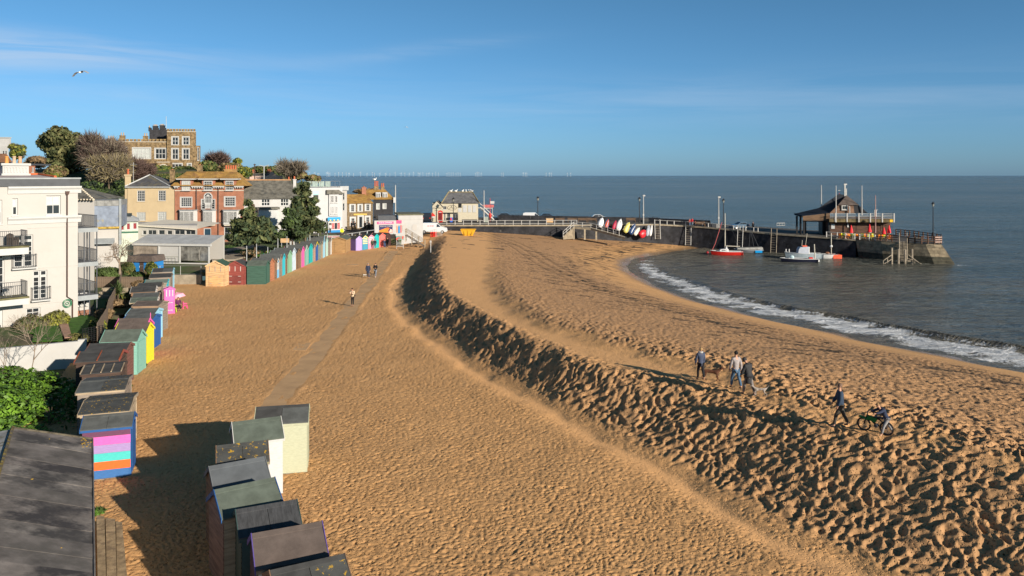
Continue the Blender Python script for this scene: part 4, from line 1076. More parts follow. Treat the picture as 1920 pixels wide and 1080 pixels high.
B().box(0,p1.x-p0.x+4.3,0,.35,-.5,1.05).build('wall',M_conc,tw);railing(tw,[(0,.18,1.05),(p1.x-p0.x+4.2,.18,1.05)],1.0,M_zinc,2.2,.025)
# ---- buff house
f=Fac(239,125.5,327,125.5,1.8)
r_=[f.r(*q)for q in((257,357,272,378),(296.5,357,311,377),(256,398,273,414),(295.5,397,312,414))]
zt=f.uz(280,350)[1]
t=shell('buff_house','buff rendered house with slate hipped gable and tall corner chimney','house',f,zt,8,M_cream2,r_)
for i,q in enumerate(r_):window(t,q,4,4,M_wtrim,M_glass if i<2 else M_curt,fw=.11,bw=.05,ms=M_cream2)
xm,zm=f.uz(281,328.5,3.5)
b=B();roof_rows(b,[(-.25,-.3,zt),(f.uz(321,349)[0],-.3,zt),(xm+.02,3.5,zm),(xm-.02,3.5,zm)],12);xe=f.uz(321,349)[0]
b.add([(xe,-.3,zt),(xe,8.2,zt),(xm,5,zm),(xm,3.5,zm),(-.25,8.2,zt),(-.25,-.3,zt)],[(0,1,2,3),(1,4,2),(4,5,3,2)]);b.build('roof',M_slate,t)
b=B();b.tube([(-.25,-.3,zt+.06),(xm,3.5,zm+.06),(xe,-.3,zt+.06)],.11,5);b.box(-.25,xe,-.36,-.302,zt-.14,zt);b.build('lead_trim',M_lgrey,t)
zc1=f.uz(238,327)[1];b=B();b.box(-.45,.12,.1,.9,-1.5,zc1-.25);b.box(-.55,.22,.0,1.0,zc1-.248,zc1);ch=b.build('chimney',M_cream2,t)
pots(ch,[(-.15,.5,zc1+.002)],r=.17,h=.85)
aer=thing('television_aerial','thin television aerial on the corner chimney of the buff house','aerial',(f.loc[0]+.5,126.4,1.8+zc1-.3))
B().tube([(0,0,-.8),(0,0,2.2)],.03,5).build('mast',M_lgrey,aer)
bb=B();bb.tube([(-.6,0,1.9),(.6,0,1.9)],.02,4)
for k in range(6):bb.tube([(-.5+k*.2,-.2,1.9),(-.5+k*.2,.2,1.9)],.012,4)
bb.build('antenna',M_lgrey,aer)
# ---- red brick house
f=Fac(327.5,125.4,457,126.5,1.8)
zt=f.uz(390,349)[1];zs=f.uz(390,357)[1]
r1_=[f.r(338.5,370,359.5,388),f.r(378,374,384,392),f.r(396.5,374,402.5,392),f.r(421,369,441,387),f.r(383.5,368,397,391)]
gr=[f.r(382,428,396,450),f.r(420,425,452,448)]
t=shell('red_brick_house','red brick townhouse with lichened tile roof, three dormers and bay windows','house',f,zt,9,M_brick,r1_+gr)
for i,q in enumerate(r1_):
 if i==4:continue
 window(t,q,5 if i in(0,3)else 1,4,M_wtrim,M_glass,fw=.12 if i in(0,3)else .07,bw=.05,surround=.1)
x0,x1,z0,z1=r1_[4]
window(t,(x0,x1,z0+.85,z1),4,4,M_wtrim,M_glass,fw=.1,bw=.05,sill=False,surround=.12)
B().box(x0,x1,.05,.12,z0,z0+.84).build('balcony_door',M_wtrim,t)
xm=(x0+x1)/2;b=B()
arc=[(xm+(x1-x0)/2*1.18*math.cos(a),z1+(x1-x0)/2*1.1*math.sin(a))for a in np.linspace(0,math.pi,11)]
b.prism(arc,.06,axis='y',base=-.06);fa=b.build('arched_fanlight',M_wtrim,t)
b=B()
for k in range(5):
 a0,a1=math.pi*(k+.12)/5,math.pi*(k+.88)/5;r0_,r1__=(x1-x0)*.22,(x1-x0)*.46
 b.add([(xm+r_2*math.cos(a_),-.065,z1+r_2*math.sin(a_))for r_2,a_ in((r0_,a0),(r1__,a0),(r1__,a1),(r0_,a1))],[(0,1,2,3)])
b.build('pane',M_glass,fa)
q=gr[0];window(t,(q[0],q[1],q[2],q[3]),1,1,M_wtrim,mat('door_blue',(.02,.05,.08),.4,.1,2),fw=.12,sill=False,name='front_door');window(t,gr[1],3,2,M_wtrim,M_glass,fw=.12)
B().box(0,f.w,-.05,-.003,zs-.09,zs+.04).build('string_course',M_dressed,t)
for a,c in((327,338),(360,382),(400,422),(440,458)):
 x0,x1=f.uz(a,349)[0],f.uz(c,349)[0];x0=max(-.5,x0);x1=min(f.w+.5,x1)
 bb=B();bb.box(x0,x1,-.5,-.003,zt-.12,zt+.02);n=int((x1-x0)/.35)
 for i in range(n):bb.box(x0+.1+i*.35,x0+.25+i*.35,-.4,-.004,zt-.32,zt-.121)
 bb.build('cornice',M_wtrim,t)
zr=f.uz(400,321.5,4)[1];xl,xr_=f.uz(350,321,4)[0],f.uz(435,321,4)[0]
b=B();roof_rows(b,[(-.5,-.5,zt+.03),(f.w+.5,-.5,zt+.03),(xr_,4,zr),(xl,4,zr)],14)
b.add([(f.w+.5,-.5,zt+.03),(f.w+.5,9,zt+.03),(xr_,5,zr),(xr_,4,zr),(-.5,9,zt+.03),(xl,5,zr),(xl,4,zr),(-.5,-.5,zt+.03)],[(0,1,2,3),(1,4,5,2),(4,7,6,5),(3,2,5,6)]);b.build('roof',M_tile,t)
for a,c in((341,357),(382,398.5),(423,438)):
 q=f.r(a,339,c,357,-.15);x0,x1,z0,z1=q
 d=B();d.box(x0-.28,x1+.28,-.12,2.6,z0+.05,z1+.18);dm=d.build('dormer',M_brick,t)
 window(dm,(x0,x1,z0,z1),4,4,M_wtrim,M_glass if a>341 else M_curt,y=-.28,fw=.12,bw=.05)
 bb=B();bb.box(x0-.75,x1+.75,-.65,-.3,z1+.19,z1+.36);bb.box(x0-.75,x1+.75,-.298,1.5,z1+.19,z1+.36);bb.build('dormer_cornice',M_wtrim,dm)
 zz=z1+.37;zrr=zr+.05
 rr=B();roof_rows(rr,[(x0-.8,-.7,zz),(x1+.8,-.7,zz),(x1-.1,2.6,zrr-.1),(x0+.1,2.6,zrr-.1)],8)
 rr.add([(x0-.8,-.7,zz),(x0+.1,2.6,zrr-.1),(x0-.8,3.2,zz+.4)],[(0,1,2)]);rr.add([(x1+.8,-.7,zz),(x1+.8,3.2,zz+.4),(x1-.1,2.6,zrr-.1)],[(0,1,2)])
 rr.build('dormer_roof',M_tile,dm)
for a,c,yb in((333,368,418),(377,403,421),(415,449,421)):
 x0,x1,z0,z1=f.r(a,396,c,yb,-.6);b=B();P=[(x0,0),(x0+.35,-.7),(x1-.35,-.7),(x1,0)]
 b.prism(P,z1-z0+.1,base=z0);by=b.build('oriel_bay',M_wtrim,t)
 B().prism([(x0-.12,-.003),(x0+.28,-.85),(x1-.28,-.85),(x1+.12,-.003)],.12,base=z1+.101).build('bay_roof',M_lead,by)
 w_=(x1-x0-.8)
 for k,(s,e)in enumerate(((0,.24),(.28,.72),(.76,1))):
  window(by,(x0+.4+w_*s,x0+.4+w_*e,z0+.3,z1-.1),2 if k!=1 else 4,5,M_wtrim,M_curt,y=-.82,fw=.05,bw=.03,sill=False)
 B().prism([(x0+.1,-.003),(x0+.42,-.6),(x1-.42,-.6),(x1-.1,-.003)],.2,base=z0-.203).build('bay_corbel',M_dressed,by)
railing(t,[(f.uz(376,393)[0],-.7,f.uz(376,394,-.7)[1]),(f.uz(404,393)[0],-.7,f.uz(376,394,-.7)[1])],.8,M_black,.2,.015)
for px_ in(368.5,409.5):B().tube([(f.uz(px_,352)[0],-.12,f.uz(px_,352)[1]),(f.uz(px_,352)[0],-.12,-.5)],.06,6).build('drainpipe',M_black,t)
x0,z1=f.uz(421,319,4.5);x1,_=f.uz(443,319,4.5);c=chimney(t,x0,x1,4.3,5.2,zr-1.5,z1+.15,brick_mat('stack_brick',(.40,.22,.05),(.34,.15,.05),(.34,.25,.12)),npots=5,ph=.65)
chimney(t,f.uz(371,309,5)[0],f.uz(379,309,5)[0],4.6,5.4,zr-1.5,f.uz(375,309,5)[1],M_castle,npots=1,ph=.1)
chimney(t,f.uz(319,318,4)[0],f.uz(326,318,4)[0],3.8,4.6,zt-1.5,f.uz(322,318,4)[1],M_castle,npots=1,ph=.1)
# ---- long white house with the patchy slate roof
f=Fac(457.5,127.5,556,131,2)
r_=[f.r(*q)for q in((459,374,469,386),(490,373.5,506,386),(526,373,541,386),(503,396,514,408))]
zt=f.uz(500,373)[1]
t=shell('long_white_house','long white house with patchy old slate roof behind the pine trees','house',f,zt,8,M_white,r_)
for q in r_:window(t,q,3,2,M_wtrim,M_glass,fw=.08,bw=.09)
zr=f.uz(500,338,4)[1];b=B();roof_rows(b,[(-.2,-.3,zt),(f.w+.2,-.3,zt),(f.uz(545,338,4)[0],4,zr),(-.2,4,zr)],14)
b.add([(f.w+.2,-.3,zt),(f.w+.2,8,zt),(f.uz(545,338,4)[0],4,zr),(-.2,8,zt),(-.2,4,zr)],[(0,1,2),(1,3,4,2)]);b.build('roof',M_slate2,t)
B().tube([(-.2,4,zr+.05),(f.uz(545,338,4)[0],4,zr+.05)],.12,6).build('ridge_tiles',mat('ridge_ochre',(.36,.20,.10),.9,.2,3),t)
x0,z1=f.uz(549,336,4);x1,_=f.uz(554.5,336,4);chimney(t,x0,x1,3.6,4.4,zt,z1,M_white,npots=1,ph=.5)
chimney(t,f.uz(540,332,4.6)[0],f.uz(544,332,4.6)[0],4.6,5.2,zt,f.uz(542,336,4.6)[1],M_brick,npots=1,ph=.4)
x0,x1,z0,z1=f.r(482,392,517,415);B().box(x0,x1,-2,-.002,z0-2,z1).build('porch',M_lgrey,t);B().box(x0-.3,x1+.3,-2.3,-.002,z1+.003,z1+.35).build('porch_roof',M_slate2,t)
# ---- white shop terrace
f=Fac(572,139,642,142.5,2.05)
r_=[f.r(*q)for q in((587,358,597.5,374),(619,367,624.5,380),(627,367,631.5,380),(619,387.5,624.5,401),(627,387.5,631.5,401))]
zt=f.uz(600,352)[1]
t=shell('white_shop','white three storey shop with blue bunting fascia and roof terrace','shop',f,zt,8,mat('shop_white',(.44,.44,.445),.8,.04,1),r_)
for i,q in enumerate(r_):window(t,q,1,2,M_wtrim,M_glass if i in(0,2)else M_curt,fw=.07)
x0,x1,z0,z1=f.r(586,357,598,365);B().quad((x0,.02,z0),(x1,.02,z0),(x1,.02,z1),(x0,.02,z1)).build('awning_blind',mat('aqua_blind',(.35,.60,.62),.6,0),t)
q=f.r(614,415,637,437);x0,x1,z0,z1=q
sf=B().box(x0,x1,-.5,-.003,z0,z1).build('shop_front',M_wtrim,t)
for i in range(4):
 a=x0+.12+(x1-x0-.2)*i/4;B().box(a,a+(x1-x0)/4-.12,-.53,-.502,z0+.75,z1-.25).build('pane',[M_glass,mat('shop_goods',(.45,.12,.12),.6,.5,3)][i%2],sf)
B().box(x0-.03,x1+.03,-.54,-.505,z0,z0+.55).build('blue_plinth',paint('plinth_blue','#1a86c8',.8),sf)
ms_=B();zz0,zz1=f.uz(625,413)[1],f.uz(625,407)[1];xa,xb=f.uz(612.5,410)[0],f.uz(636.5,410)[0]
ms_.box(xa,xb,-.6,-.503,zz0+.15,zz1);nb=7
for i in range(nb):a=xa+(xb-xa)*i/nb;ms_.prism([(a,zz0+.15),(a+(xb-xa)/nb/2,zz0-.15),(a+(xb-xa)/nb,zz0+.15)],.02,axis='y',base=-.62,mi=i%2)
ms_.build('fascia_bunting',[paint('bunting_blue','#2a9fd8',.8),c_['lemon']],t)
x0,z1=f.uz(610.5,356);
b=B();zz=f.uz(620,364)[1];P=[(f.uz(611,364)[0],zz),(f.w+.2,zz),(f.w-.8,zz+.75),(f.uz(611,364)[0],zz+.75)];b.prism(P,.6,axis='y',base=-.5);b.build('bay_roof',M_slate2,t)
B().box(f.uz(616,380)[0],f.uz(634,380)[0],-.3,-.002,f.uz(620,405)[1],zz-.003).build('bay',mat('shop_white',(.8,.8,.8)),t)
for q in r_[1:]:window(t,q,1,2,M_wtrim,M_glass if q is r_[2]else M_curt,y=-.42,fw=.06)
zr=zt
railing(t,[(.1,.2,zr),(f.uz(640,350)[0]-.2,.2,zr)],1.15,M_zinc,.8,.025)
for i in range(4):a=.2+i*1.15;B().box(a,a+1.0,.22,.25,zr+.15,zr+1.15).build('glass_screen',mat('screen_green',(.24,.30,.28),.15,.2,2,spec=.5),t)
f=Fac(636,143,650.5,145.5,2.05);t=shell('cream_annex','narrow cream house between the white shop and the flint inn','house',f,f.uz(645,357)[1],8,M_cream,[f.r(643,361,646.5,375),f.r(643,381,646.5,395)])
for q in((643,361,646.5,375),(643,381,646.5,395)):window(t,f.r(*q),1,2,M_wtrim,M_glass,fw=.05)
B().box(-.1,f.w+.1,-.3,8,f.uz(645,357)[1]+.003,f.uz(645,349)[1]).build('roof',M_lgrey,t)
# ---- flint inn
f=Fac(650.5,149,699,150.5,2.1)
r_=[f.r(*q)for q in((658,384,664,397),(673,384,677.5,396),(686.5,383,692.5,395),(658.5,409,664.5,423),(686.5,407,692,420),(673,406,679.5,427))]
zt=f.uz(675,381.5)[1]
t=shell('flint_inn','brown flint inn with mossy ochre roof and white edged windows','inn',f,zt,7,M_flint,r_)
for i,q in enumerate(r_):window(t,q,2 if i<5 else 1,3 if i<5 else 1,M_wtrim,M_glass,fw=.07,surround=.28,name='window' if i<5 else 'front_door',sill=i<5)
zr=f.uz(675,364,4)[1];b=B();roof_rows(b,[(-.15,-.3,zt),(f.w+.15,-.3,zt),(f.uz(684,364,4)[0],4,zr),(-.15,4,zr)],12)
b.add([(f.w+.15,-.3,zt),(f.w+.15,7,zt),(f.uz(684,364,4)[0],4,zr),(-.15,7,zt),(-.15,4,zr)],[(0,1,2),(1,3,4,2)]);b.build('roof',M_tile,t)
B().box(f.uz(663,402)[0],f.uz(688,402)[0],-.08,-.003,f.uz(675,403.5)[1],f.uz(675,400.5)[1]).build('sign_board',mat('ochre_board',(.55,.36,.08),.6,.05,3),t)
chimney(t,f.uz(678,350,5)[0],f.uz(686,350,5)[0],4.6,5.4,zt,f.uz(682,351,5)[1],M_brick,npots=1,ph=.2)
# ---- black house with ochre roof
f=Fac(700,154,737,155,2.2)
r_=[f.r(*q)for q in((706,382,711.5,392),(718,382,724,391))]
zt=f.uz(715,374)[1]
t=shell('black_house','black tarred house with ochre tile roof, two white dormers and chimneys','house',f,zt,8,M_tar_wall,r_)
for q in r_:window(t,q,2,3,M_wtrim,M_curt,fw=.09,surround=.08)
zr=f.uz(700,355,4)[1];b=B();roof_rows(b,[(-.5,-.3,zt),(f.w+.3,-.3,zt),(f.uz(722,355,4)[0],4,zr),(-2.6,4,zr)],12)
b.add([(f.w+.3,-.3,zt),(f.w+.3,8,zt),(f.uz(722,355,4)[0],4,zr),(-.5,-.3,zt),(-2.6,4,zr),(-2.6,8,zt-2),(-.5,-.3,zt-2)],[(0,1,2),(3,4,5,6)]);b.build('roof',M_tile,t)
for a,c in((705.5,713),(718,725.5)):
 x0,x1,z0,z1=f.r(a,362,c,372.5,.6);d=B().box(x0-.1,x1+.1,.6,3,z0-.2,z1+.12).build('dormer',M_wtrim,t);window(d,(x0,x1,z0,z1),3,1,M_wtrim,M_glass,y=.44,fw=.08,bw=.12)
for a,c,n in((701.5,709.5,3),(714,720.5,2)):chimney(t,f.uz(a,348,4)[0],f.uz(c,348,4)[0],3.7,4.4,zr-.8,f.uz(a,349 if n==3 else 350,4)[1],M_castle,npots=n,ph=1.0 if n==3 else .7)
lt=B().box(f.w+.01,f.w+.5,-.4,.4,f.uz(736,380)[1],f.uz(736,370)[1]).build('lantern_box',M_wtrim,t)
B().tube([(f.uz(722,403)[0],-1.2,f.uz(720,403)[1]),(f.uz(705,403)[0],-1.2,f.uz(720,403)[1])],.12,5).build('yellow_awning',c_['yellow'],t)
# ---- white refreshment kiosk with murals
f=Fac(702,136.4,747,137.6,0.1)
zt=f.uz(725,413.5)[1]
t=shell('white_kiosk','white flat roofed beach kiosk with fish and chip poster and painted surfboards','kiosk',f,zt,6,M_white,[])
B().box(f.uz(710,400)[0],f.w-.1,.6,4,zt+.003,f.uz(725,404,.6)[1]).build('roof_box',M_dgrey,t)
x0,x1,z0,z1=f.r(711,422,736,437)
ps=B().box(x0,x1,-.05,-.003,z0,z1).build('poster',mat('poster_navy',(.02,.02,.09),.5,0),t)
h_=z1-z0;w_=x1-x0
B().prism([(x0+.02,z0+.01),(x0+w_*.72,z0+.01),(x0+w_*.66,z0+h_*.3),(x0+w_*.78,z0+h_*.62),(x0+w_*.62,z0+h_*.72),(x0+w_*.2,z0+h_*.45),(x0+.02,z0+h_*.36)],.012,axis='y',base=-.065).build('painted_fish',mat('fish_orange',(.85,.20,.02),.6,.35,1.5),ps)
B().prism([(x0+w_*.72,z0+.02),(x1-.02,z0+.02),(x1-.05,z0+h_*.4),(x0+w_*.83,z0+h_*.5)],.012,axis='y',base=-.065).build('painted_dip',mat('dip_pink',(.7,.35,.3),.6,.4,2),ps)
text('FISH & CHIPS',.3,trim_white,ps,((x0+x1)/2,-.07,z1-h_*.16),(R(90),0,0),width=w_*.88)
x0,x1,z0,z1=f.r(707,415.5,738,420);sgn=B().box(x0,x1,-.06,-.003,z0,z1).build('name_board',mat('sign_pink',(.75,.08,.22),.5,0),t)
text('ICES & SHAKES',.3,mat('letter_aqua',(.55,.85,.9),.5,0),sgn,((x0+x1)/2,-.065,(z0+z1)/2),(R(90),0,0),width=(x1-x0)*.8)
for k,(a,c)in enumerate(((744,746),(751.5,753.5))):
 pass
f2=Fac(747,137.6,793,138.6,1.4)
zt2=f2.uz(770,403.5)[1]
ar=[f2.r(755,421,762,433),f2.r(772.5,420,781.5,432)]
t2=shell('white_rotunda','white flat roofed block with blind arches right of the poster kiosk','building',f2,zt2,7,M_white,[],zb=-3)
B().box(-.1,f2.w+.15,-.1,7.1,zt2+.003,zt2+.22).build('roof_edge',mat('mossy_roof',(.12,.12,.08),.9,.3,2),t2)
B().box(-.02,f2.w+.05,-.06,-.003,zt2-.75,zt2-.6).build('cornice',M_white,t2)
for x0,x1,z0,z1 in ar:
 xm=(x0+x1)/2;r=(x1-x0)/2;o=[(x0,z0),(x1,z0),(x1,z1-r)]+[(xm+r*math.cos(a),z1-r+r*math.sin(a))for a in np.linspace(0.3,math.pi-.3,7)]+[(x0,z1-r)]
 B().prism(o,.05,axis='y',base=-.053).build('blind_arch',M_cream,t2)
x0,x1,z0,z1=f2.r(743.5,413,753,419);B().box(x0,x1,-.09,-.06,z0,z1).build('name_board',mat('sign_pink',(.75,.08,.22)),t2)
for q,m_ in(((743.5,422,745.5,436),mat('board_orange',(.75,.25,.12),.5,.1,2)),((746.5,422,750,437),mat('board_blue',(.03,.22,.50),.5,.1,2)),((751,421,753,436),mat('board_red',(.65,.10,.08),.5,.1,2))):
 x0,x1,z0,z1=f2.r(*q);xm=(x0+x1)/2;r=(x1-x0)/2
 B().prism([(x0,z0),(x1,z0),(x1,z1-2*r),(xm,z1),(x0,z1-2*r)],.06,axis='y',base=-.07).build('painted_surfboard',m_,t2)
x0,x1,z0,z1=f.r(743,442,757,448,-.7)
hs=thing('notice_board','colourful picture board on legs at the foot of the beach stairs','board',tuple(G(750,463,.4)),R(10))
B().box(-.65,.65,0,.06,1.15,1.75).build('board',mat('mural',(.10,.28,.25),.6,.6,2,second=(.55,.08,.06),smask=(.5,.55),sscale=1.5),hs)
B().box(-.7,.7,-.05,.0,1.78,2.15).build('header',M_white,hs)
for s_x in(-.55,.55):B().box(s_x-.04,s_x+.04,.07,.13,-.3,1.9).build('leg',M_white,hs)
for k in range(4):B().box(-.5,.5,-.35+k*.1,-.25+k*.1,.1+k*.22,.16+k*.22).build('step',M_lgrey,hs)
stw=thing('beach_stairs','grey wooden stairs with handrails from the kiosk down to the sand','stairs',tuple(G(796,462,.55)),0)
A0=Vector((0,0,0));top=AT(760,440,133.5)-Vector(stw.location)
nst=9
for i in range(nst):
 p=A0.lerp(top,(i+.5)/nst);b=B();b.box(p.x-.2,p.x+.2,p.y-.0,p.y+1.3,p.z-.03,p.z+.03);b.build('tread',W_grey,stw)
for yo in(0,1.3):
 o=Vector((0,yo,0));B().tube([A0+o+Vector((0,0,-.1)),top+o+Vector((0,0,-.1))],.07,5).build('stringer',W_grey,stw)
 for hh_ in(.95,.55):B().tube([A0+o+Vector((0,0,hh_)),top+o+Vector((0,0,hh_))],.04,5).build('handrail',W_beige,stw)
 for i in range(4):
  p=A0.lerp(top,i/3)+o;B().tube([p+Vector((0,0,-1.2)),p+Vector((0,0,1))],.05,5).build('post',W_beige,stw)
# ---- castle like house on the cliff
f=Fac(222,219,372,222,13.4)
M_deep=mat('castle_stone_dark',(.035,.035,.04),.8,.3,1)
zl,ztw=f.uz(280,265)[1],f.uz(340,246)[1]
xa=f.uz(314,260)[0];xb=f.uz(368.5,260)[0]
low=[f.r(228.5,277,237,294),f.r(249,277.5,282,298),f.r(291,278.5,310.5,298)]
hi=[f.r(323.5,257,335,272),f.r(343.5,257,355,272),f.r(323.5,279,335,299),f.r(343.5,279,355,299),f.r(322,307,342,321),f.r(352.5,307,359,314)]
t=thing('castle_house','castellated brown flint mansion with white dressed windows on the clifftop','mansion',f.loc,f.rz)
b=B();wall_holes(b,0,xa,-3,zl,low,dep=.2);wall_holes(b,xa,xb,-3,ztw,hi,y=-.5,dep=.2)
b.box(f.uz(203,265,1)[0],-.003,1,8,-3,f.uz(210,263,1)[1])
b.quad((xb,-.5,-3),(xb-3.5,8,-3),(xb-3.5,8,ztw),(xb,-.5,ztw));b.quad((xa,-.5,-3),(xa,-.5,ztw),(xa,10,ztw),(xa,10,-3))
b.quad((0,0,-3),(0,0,zl),(0,9,zl),(0,9,-3));b.quad((0,0,zl),(xa,0,zl),(xa,9,zl),(0,9,zl));b.quad((xa,-.5,ztw),(xb,-.5,ztw),(xb-3.5,8,ztw),(xa,8,ztw));b.quad((0,9,-3),(0,9,zl),(xb-3.5,8,zl),(xb-3.5,8,-3))
b.build('wall',M_castle,t)
for i,q in enumerate(low+hi):window(t,q,[2,4,3,2,2,2,2,3,1][i],2,M_wtrim,M_glass if i not in(1,)else M_curt,y=0 if i<3 else-.5,dep=.18,fw=.16,bw=.13,ms=M_dressed,surround=.22)
def merlons(par,x0,x1,y,z,n,m,h=.5,thick=.5):
 for i in range(n):
  a=x0+(x1-x0)*i/n;c=a+(x1-x0)/n*.62
  me_=B().box(a,c,y-.08,y+thick,z+.002,z+h).build('merlon',m,par)
  B().box(a-.04,c+.04,y-.14,y+thick+.04,z+h+.002,z+h+.12).build('coping',mat('coping_ochre',(.42,.29,.12),.9,.2,3),me_)
 B().box(x0,x1,y-.1,y-.002,z-.22,z-.06).build('dressed_band',M_dressed,par)
merlons(t,0,xa,0,zl,13,M_castle);merlons(t,xa,xb,-.5,ztw,10,M_castle)
x0,z1=f.uz(280,243,5);x1=f.uz(314,243,5)[0]
b=B();b.box(x0,x1,5,8,zl,z1);tw_=b.build('dark_tower',M_deep,t)
for i in range(5):a=x0+(x1-x0)*i/5;B().box(a,a+(x1-x0)/5*.55,4.9,5.5,z1+.002,z1+.5).build('battlement',M_deep,tw_)
for a,c,yt in((287,295,236),(300,308,235)):chimney(t,f.uz(a,yt,7)[0],f.uz(c,yt,7)[0],6.5,8,z1-.5,f.uz(c,yt,7)[1],M_deep,npots=3,ph=.4,pm=mat('pot_buff',(.42,.27,.12),.8,.1,2))
chimney(t,f.uz(279,238,5)[0],f.uz(282,238,5)[0],4.6,5.2,z1-.5,f.uz(279,239,5)[1],M_deep,npots=1,ph=.5,pm=mat('pot_buff',(.4,.27,.12)))
for a,c,yt,n in((202,214,260,3),(225,234,254,2),(269,277,255,2)):
 chimney(t,f.uz(a,yt,3)[0],f.uz(c,yt,3)[0],2.5,3.6,zl-2,f.uz(c,yt,3)[1],M_castle,npots=n,ph=.8,pm=mat('pot_buff',(.4,.27,.12)))
x0,x1,z0,z1=f.r(295,303,319.5,322,-2.5)
b=B();b.box(x0,x1,-3,-.01,z0-2,z1);pch=b.build('entrance_porch',M_castle,t);merlons(t,x0,x1,-3,z1,5,M_castle,h=.4)
xm,r=(x0+x1)/2,(x1-x0)*.27
B().prism([(xm-r*1.4,z0-1)]+[(xm+r*1.4*math.cos(a),z1-1.9+r*1.4*math.sin(a))for a in np.linspace(math.pi,0,9)]+[(xm+r*1.4,z0-1)],.05,axis='y',base=-3.06).build('arch_surround',M_dressed,pch)
B().prism([(xm-r,z0-1)]+[(xm+r*math.cos(a),z1-1.9+r*math.sin(a))for a in np.linspace(math.pi,0,9)]+[(xm+r,z0-1)],.03,axis='y',base=-3.1).build('doorway',M_deep,pch)
x0,x1,z0,z1=f.r(368.5,273,372.5,301);b=B();b.box(x0-.6,x1+.1,.5,1.6,-1.5,z1);b.build('side_bay',M_castle,t);window(t,(x0+.1,x1+.05,z0,z1-.4),1,4,M_wtrim,M_glass,y=.3,fw=.12)
fp=thing('flagpole','thin white flagpole rising behind the castle like mansion','flagpole',tuple(AT(311.5,262,226)))
B().tube([(0,0,0),(0,0,6.4)],[.10,.06],6).build('pole',M_white,fp);B().ball((0,0,6.45),.12).build('finial',M_white,fp)
# ---- far roofs on the skyline
f=Fac(468,190,530,190,12.5);t=shell('clifftop_cottage','pale pink cottage with curved gable and chimneys behind the slate roof','cottage',f,f.uz(480,330)[1],6,mat('pink_render',(.62,.44,.38),.9,.05,1),zb=-6)
b=B();x0,x1=f.uz(496,335)[0],f.uz(529,335)[0];zz=f.uz(500,336)[1];hh_=f.uz(510,322)[1]-zz
b.prism([(x0,zz-1)]+[(x0+(x1-x0)*s,zz+hh_*q_)for s,q_ in((0,.1),(.18,.45),(.28,.55),(.33,.85),(.42,1),(.52,.95),(.58,.7),(.7,.6),(.85,.3),(1,0))]+[(x1,zz-1)],.4,axis='y',base=-.45);b.build('curved_gable',mat('pink_render',(.6,.4,.4)),t)
b=B();b.box(-.2,f.uz(500,330)[0],0.01,5,f.uz(480,330)[1]+.003,f.uz(480,325)[1]);b.build('roof',M_slate,t)
for a,c,yt in((469,476,321),(500,507,320)):chimney(t,f.uz(a,yt,2)[0],f.uz(c,yt,2)[0],2,3,0,f.uz(c,yt,2)[1],M_brick,npots=3,ph=.4)
for px_,yt,lab,m_ in((477.5,307,'dark telegraph pole left of the pink gable',W_dark),(495,312,'pale lamp standard with two arms above the slate roof',M_lgrey)):
 q=AT(px_,337,180);lp=thing('pole',lab,'pole',tuple(q));hh_=(337-yt)*180/F
 B().tube([(0,0,-2),(0,0,hh_)],.11,6).build('shaft',m_,lp)
 if m_ is M_lgrey:B().tube([(-1.1,0,hh_+.25),(0,0,hh_),(1.1,0,hh_+.3)],.09,5).build('arm',m_,lp)
 else:B().box(-.3,.3,-.05,.05,hh_-.3,hh_-.15).build('crossarm',m_,lp)
f=Fac(-30,150,16,150,6);t=shell('white_tower_house','white stuccoed house with square roof tower at the left edge','house',f,f.uz(10,274)[1],8,M_white,[f.r(4,283,8,289),f.r(9,283,12.5,289)],zb=-8)
for q in((4,283,8,289),(9,283,12.5,289)):window(t,f.r(*q),1,2,M_wtrim,M_glass,fw=.05)
B().box(-1,f.uz(10.5,260)[0],1,1.6,f.uz(10,274)[1]+.003,f.uz(5,258)[1]).build('roof_tower',M_white,t);B().box(-1,f.uz(11.5,260)[0],.8,1.7,f.uz(5,258)[1]+.003,f.uz(5,256.5)[1]).build('tower_cap',M_lgrey,t)
f=Fac(-30,110,22,110,4);t=shell('hipped_house','red brick house with brown tiled hip roof behind the white chimney','house',f,f.uz(10,304)[1],7,M_brick,zb=-6)
b=B();roof_rows(b,[(-.3,-.3,f.uz(10,304)[1]),(f.w+.3,-.3,f.uz(10,304)[1]),(f.uz(12,288,3)[0],3,f.uz(12,288,3)[1]),(-.3,3,f.uz(12,288,3)[1])],10);b.build('roof',mat('tile_brown',(.26,.13,.07),.9,.2,2,.4,9),t)
f=Fac(47,100,66,100,4);t=shell('brick_stack_house','square red brick tower with dark flat cap beside the white chimney','tower',f,f.uz(55,310)[1],3,M_brick,zb=-5)
B().box(-.15,f.w+.15,-.15,3.2,f.uz(55,310)[1]+.003,f.uz(55,307)[1]).build('cap',M_dgrey,t);window(t,f.r(61,314,63.5,323),1,1,M_wtrim,M_blind,y=-.1,dep=.08,fw=.04)
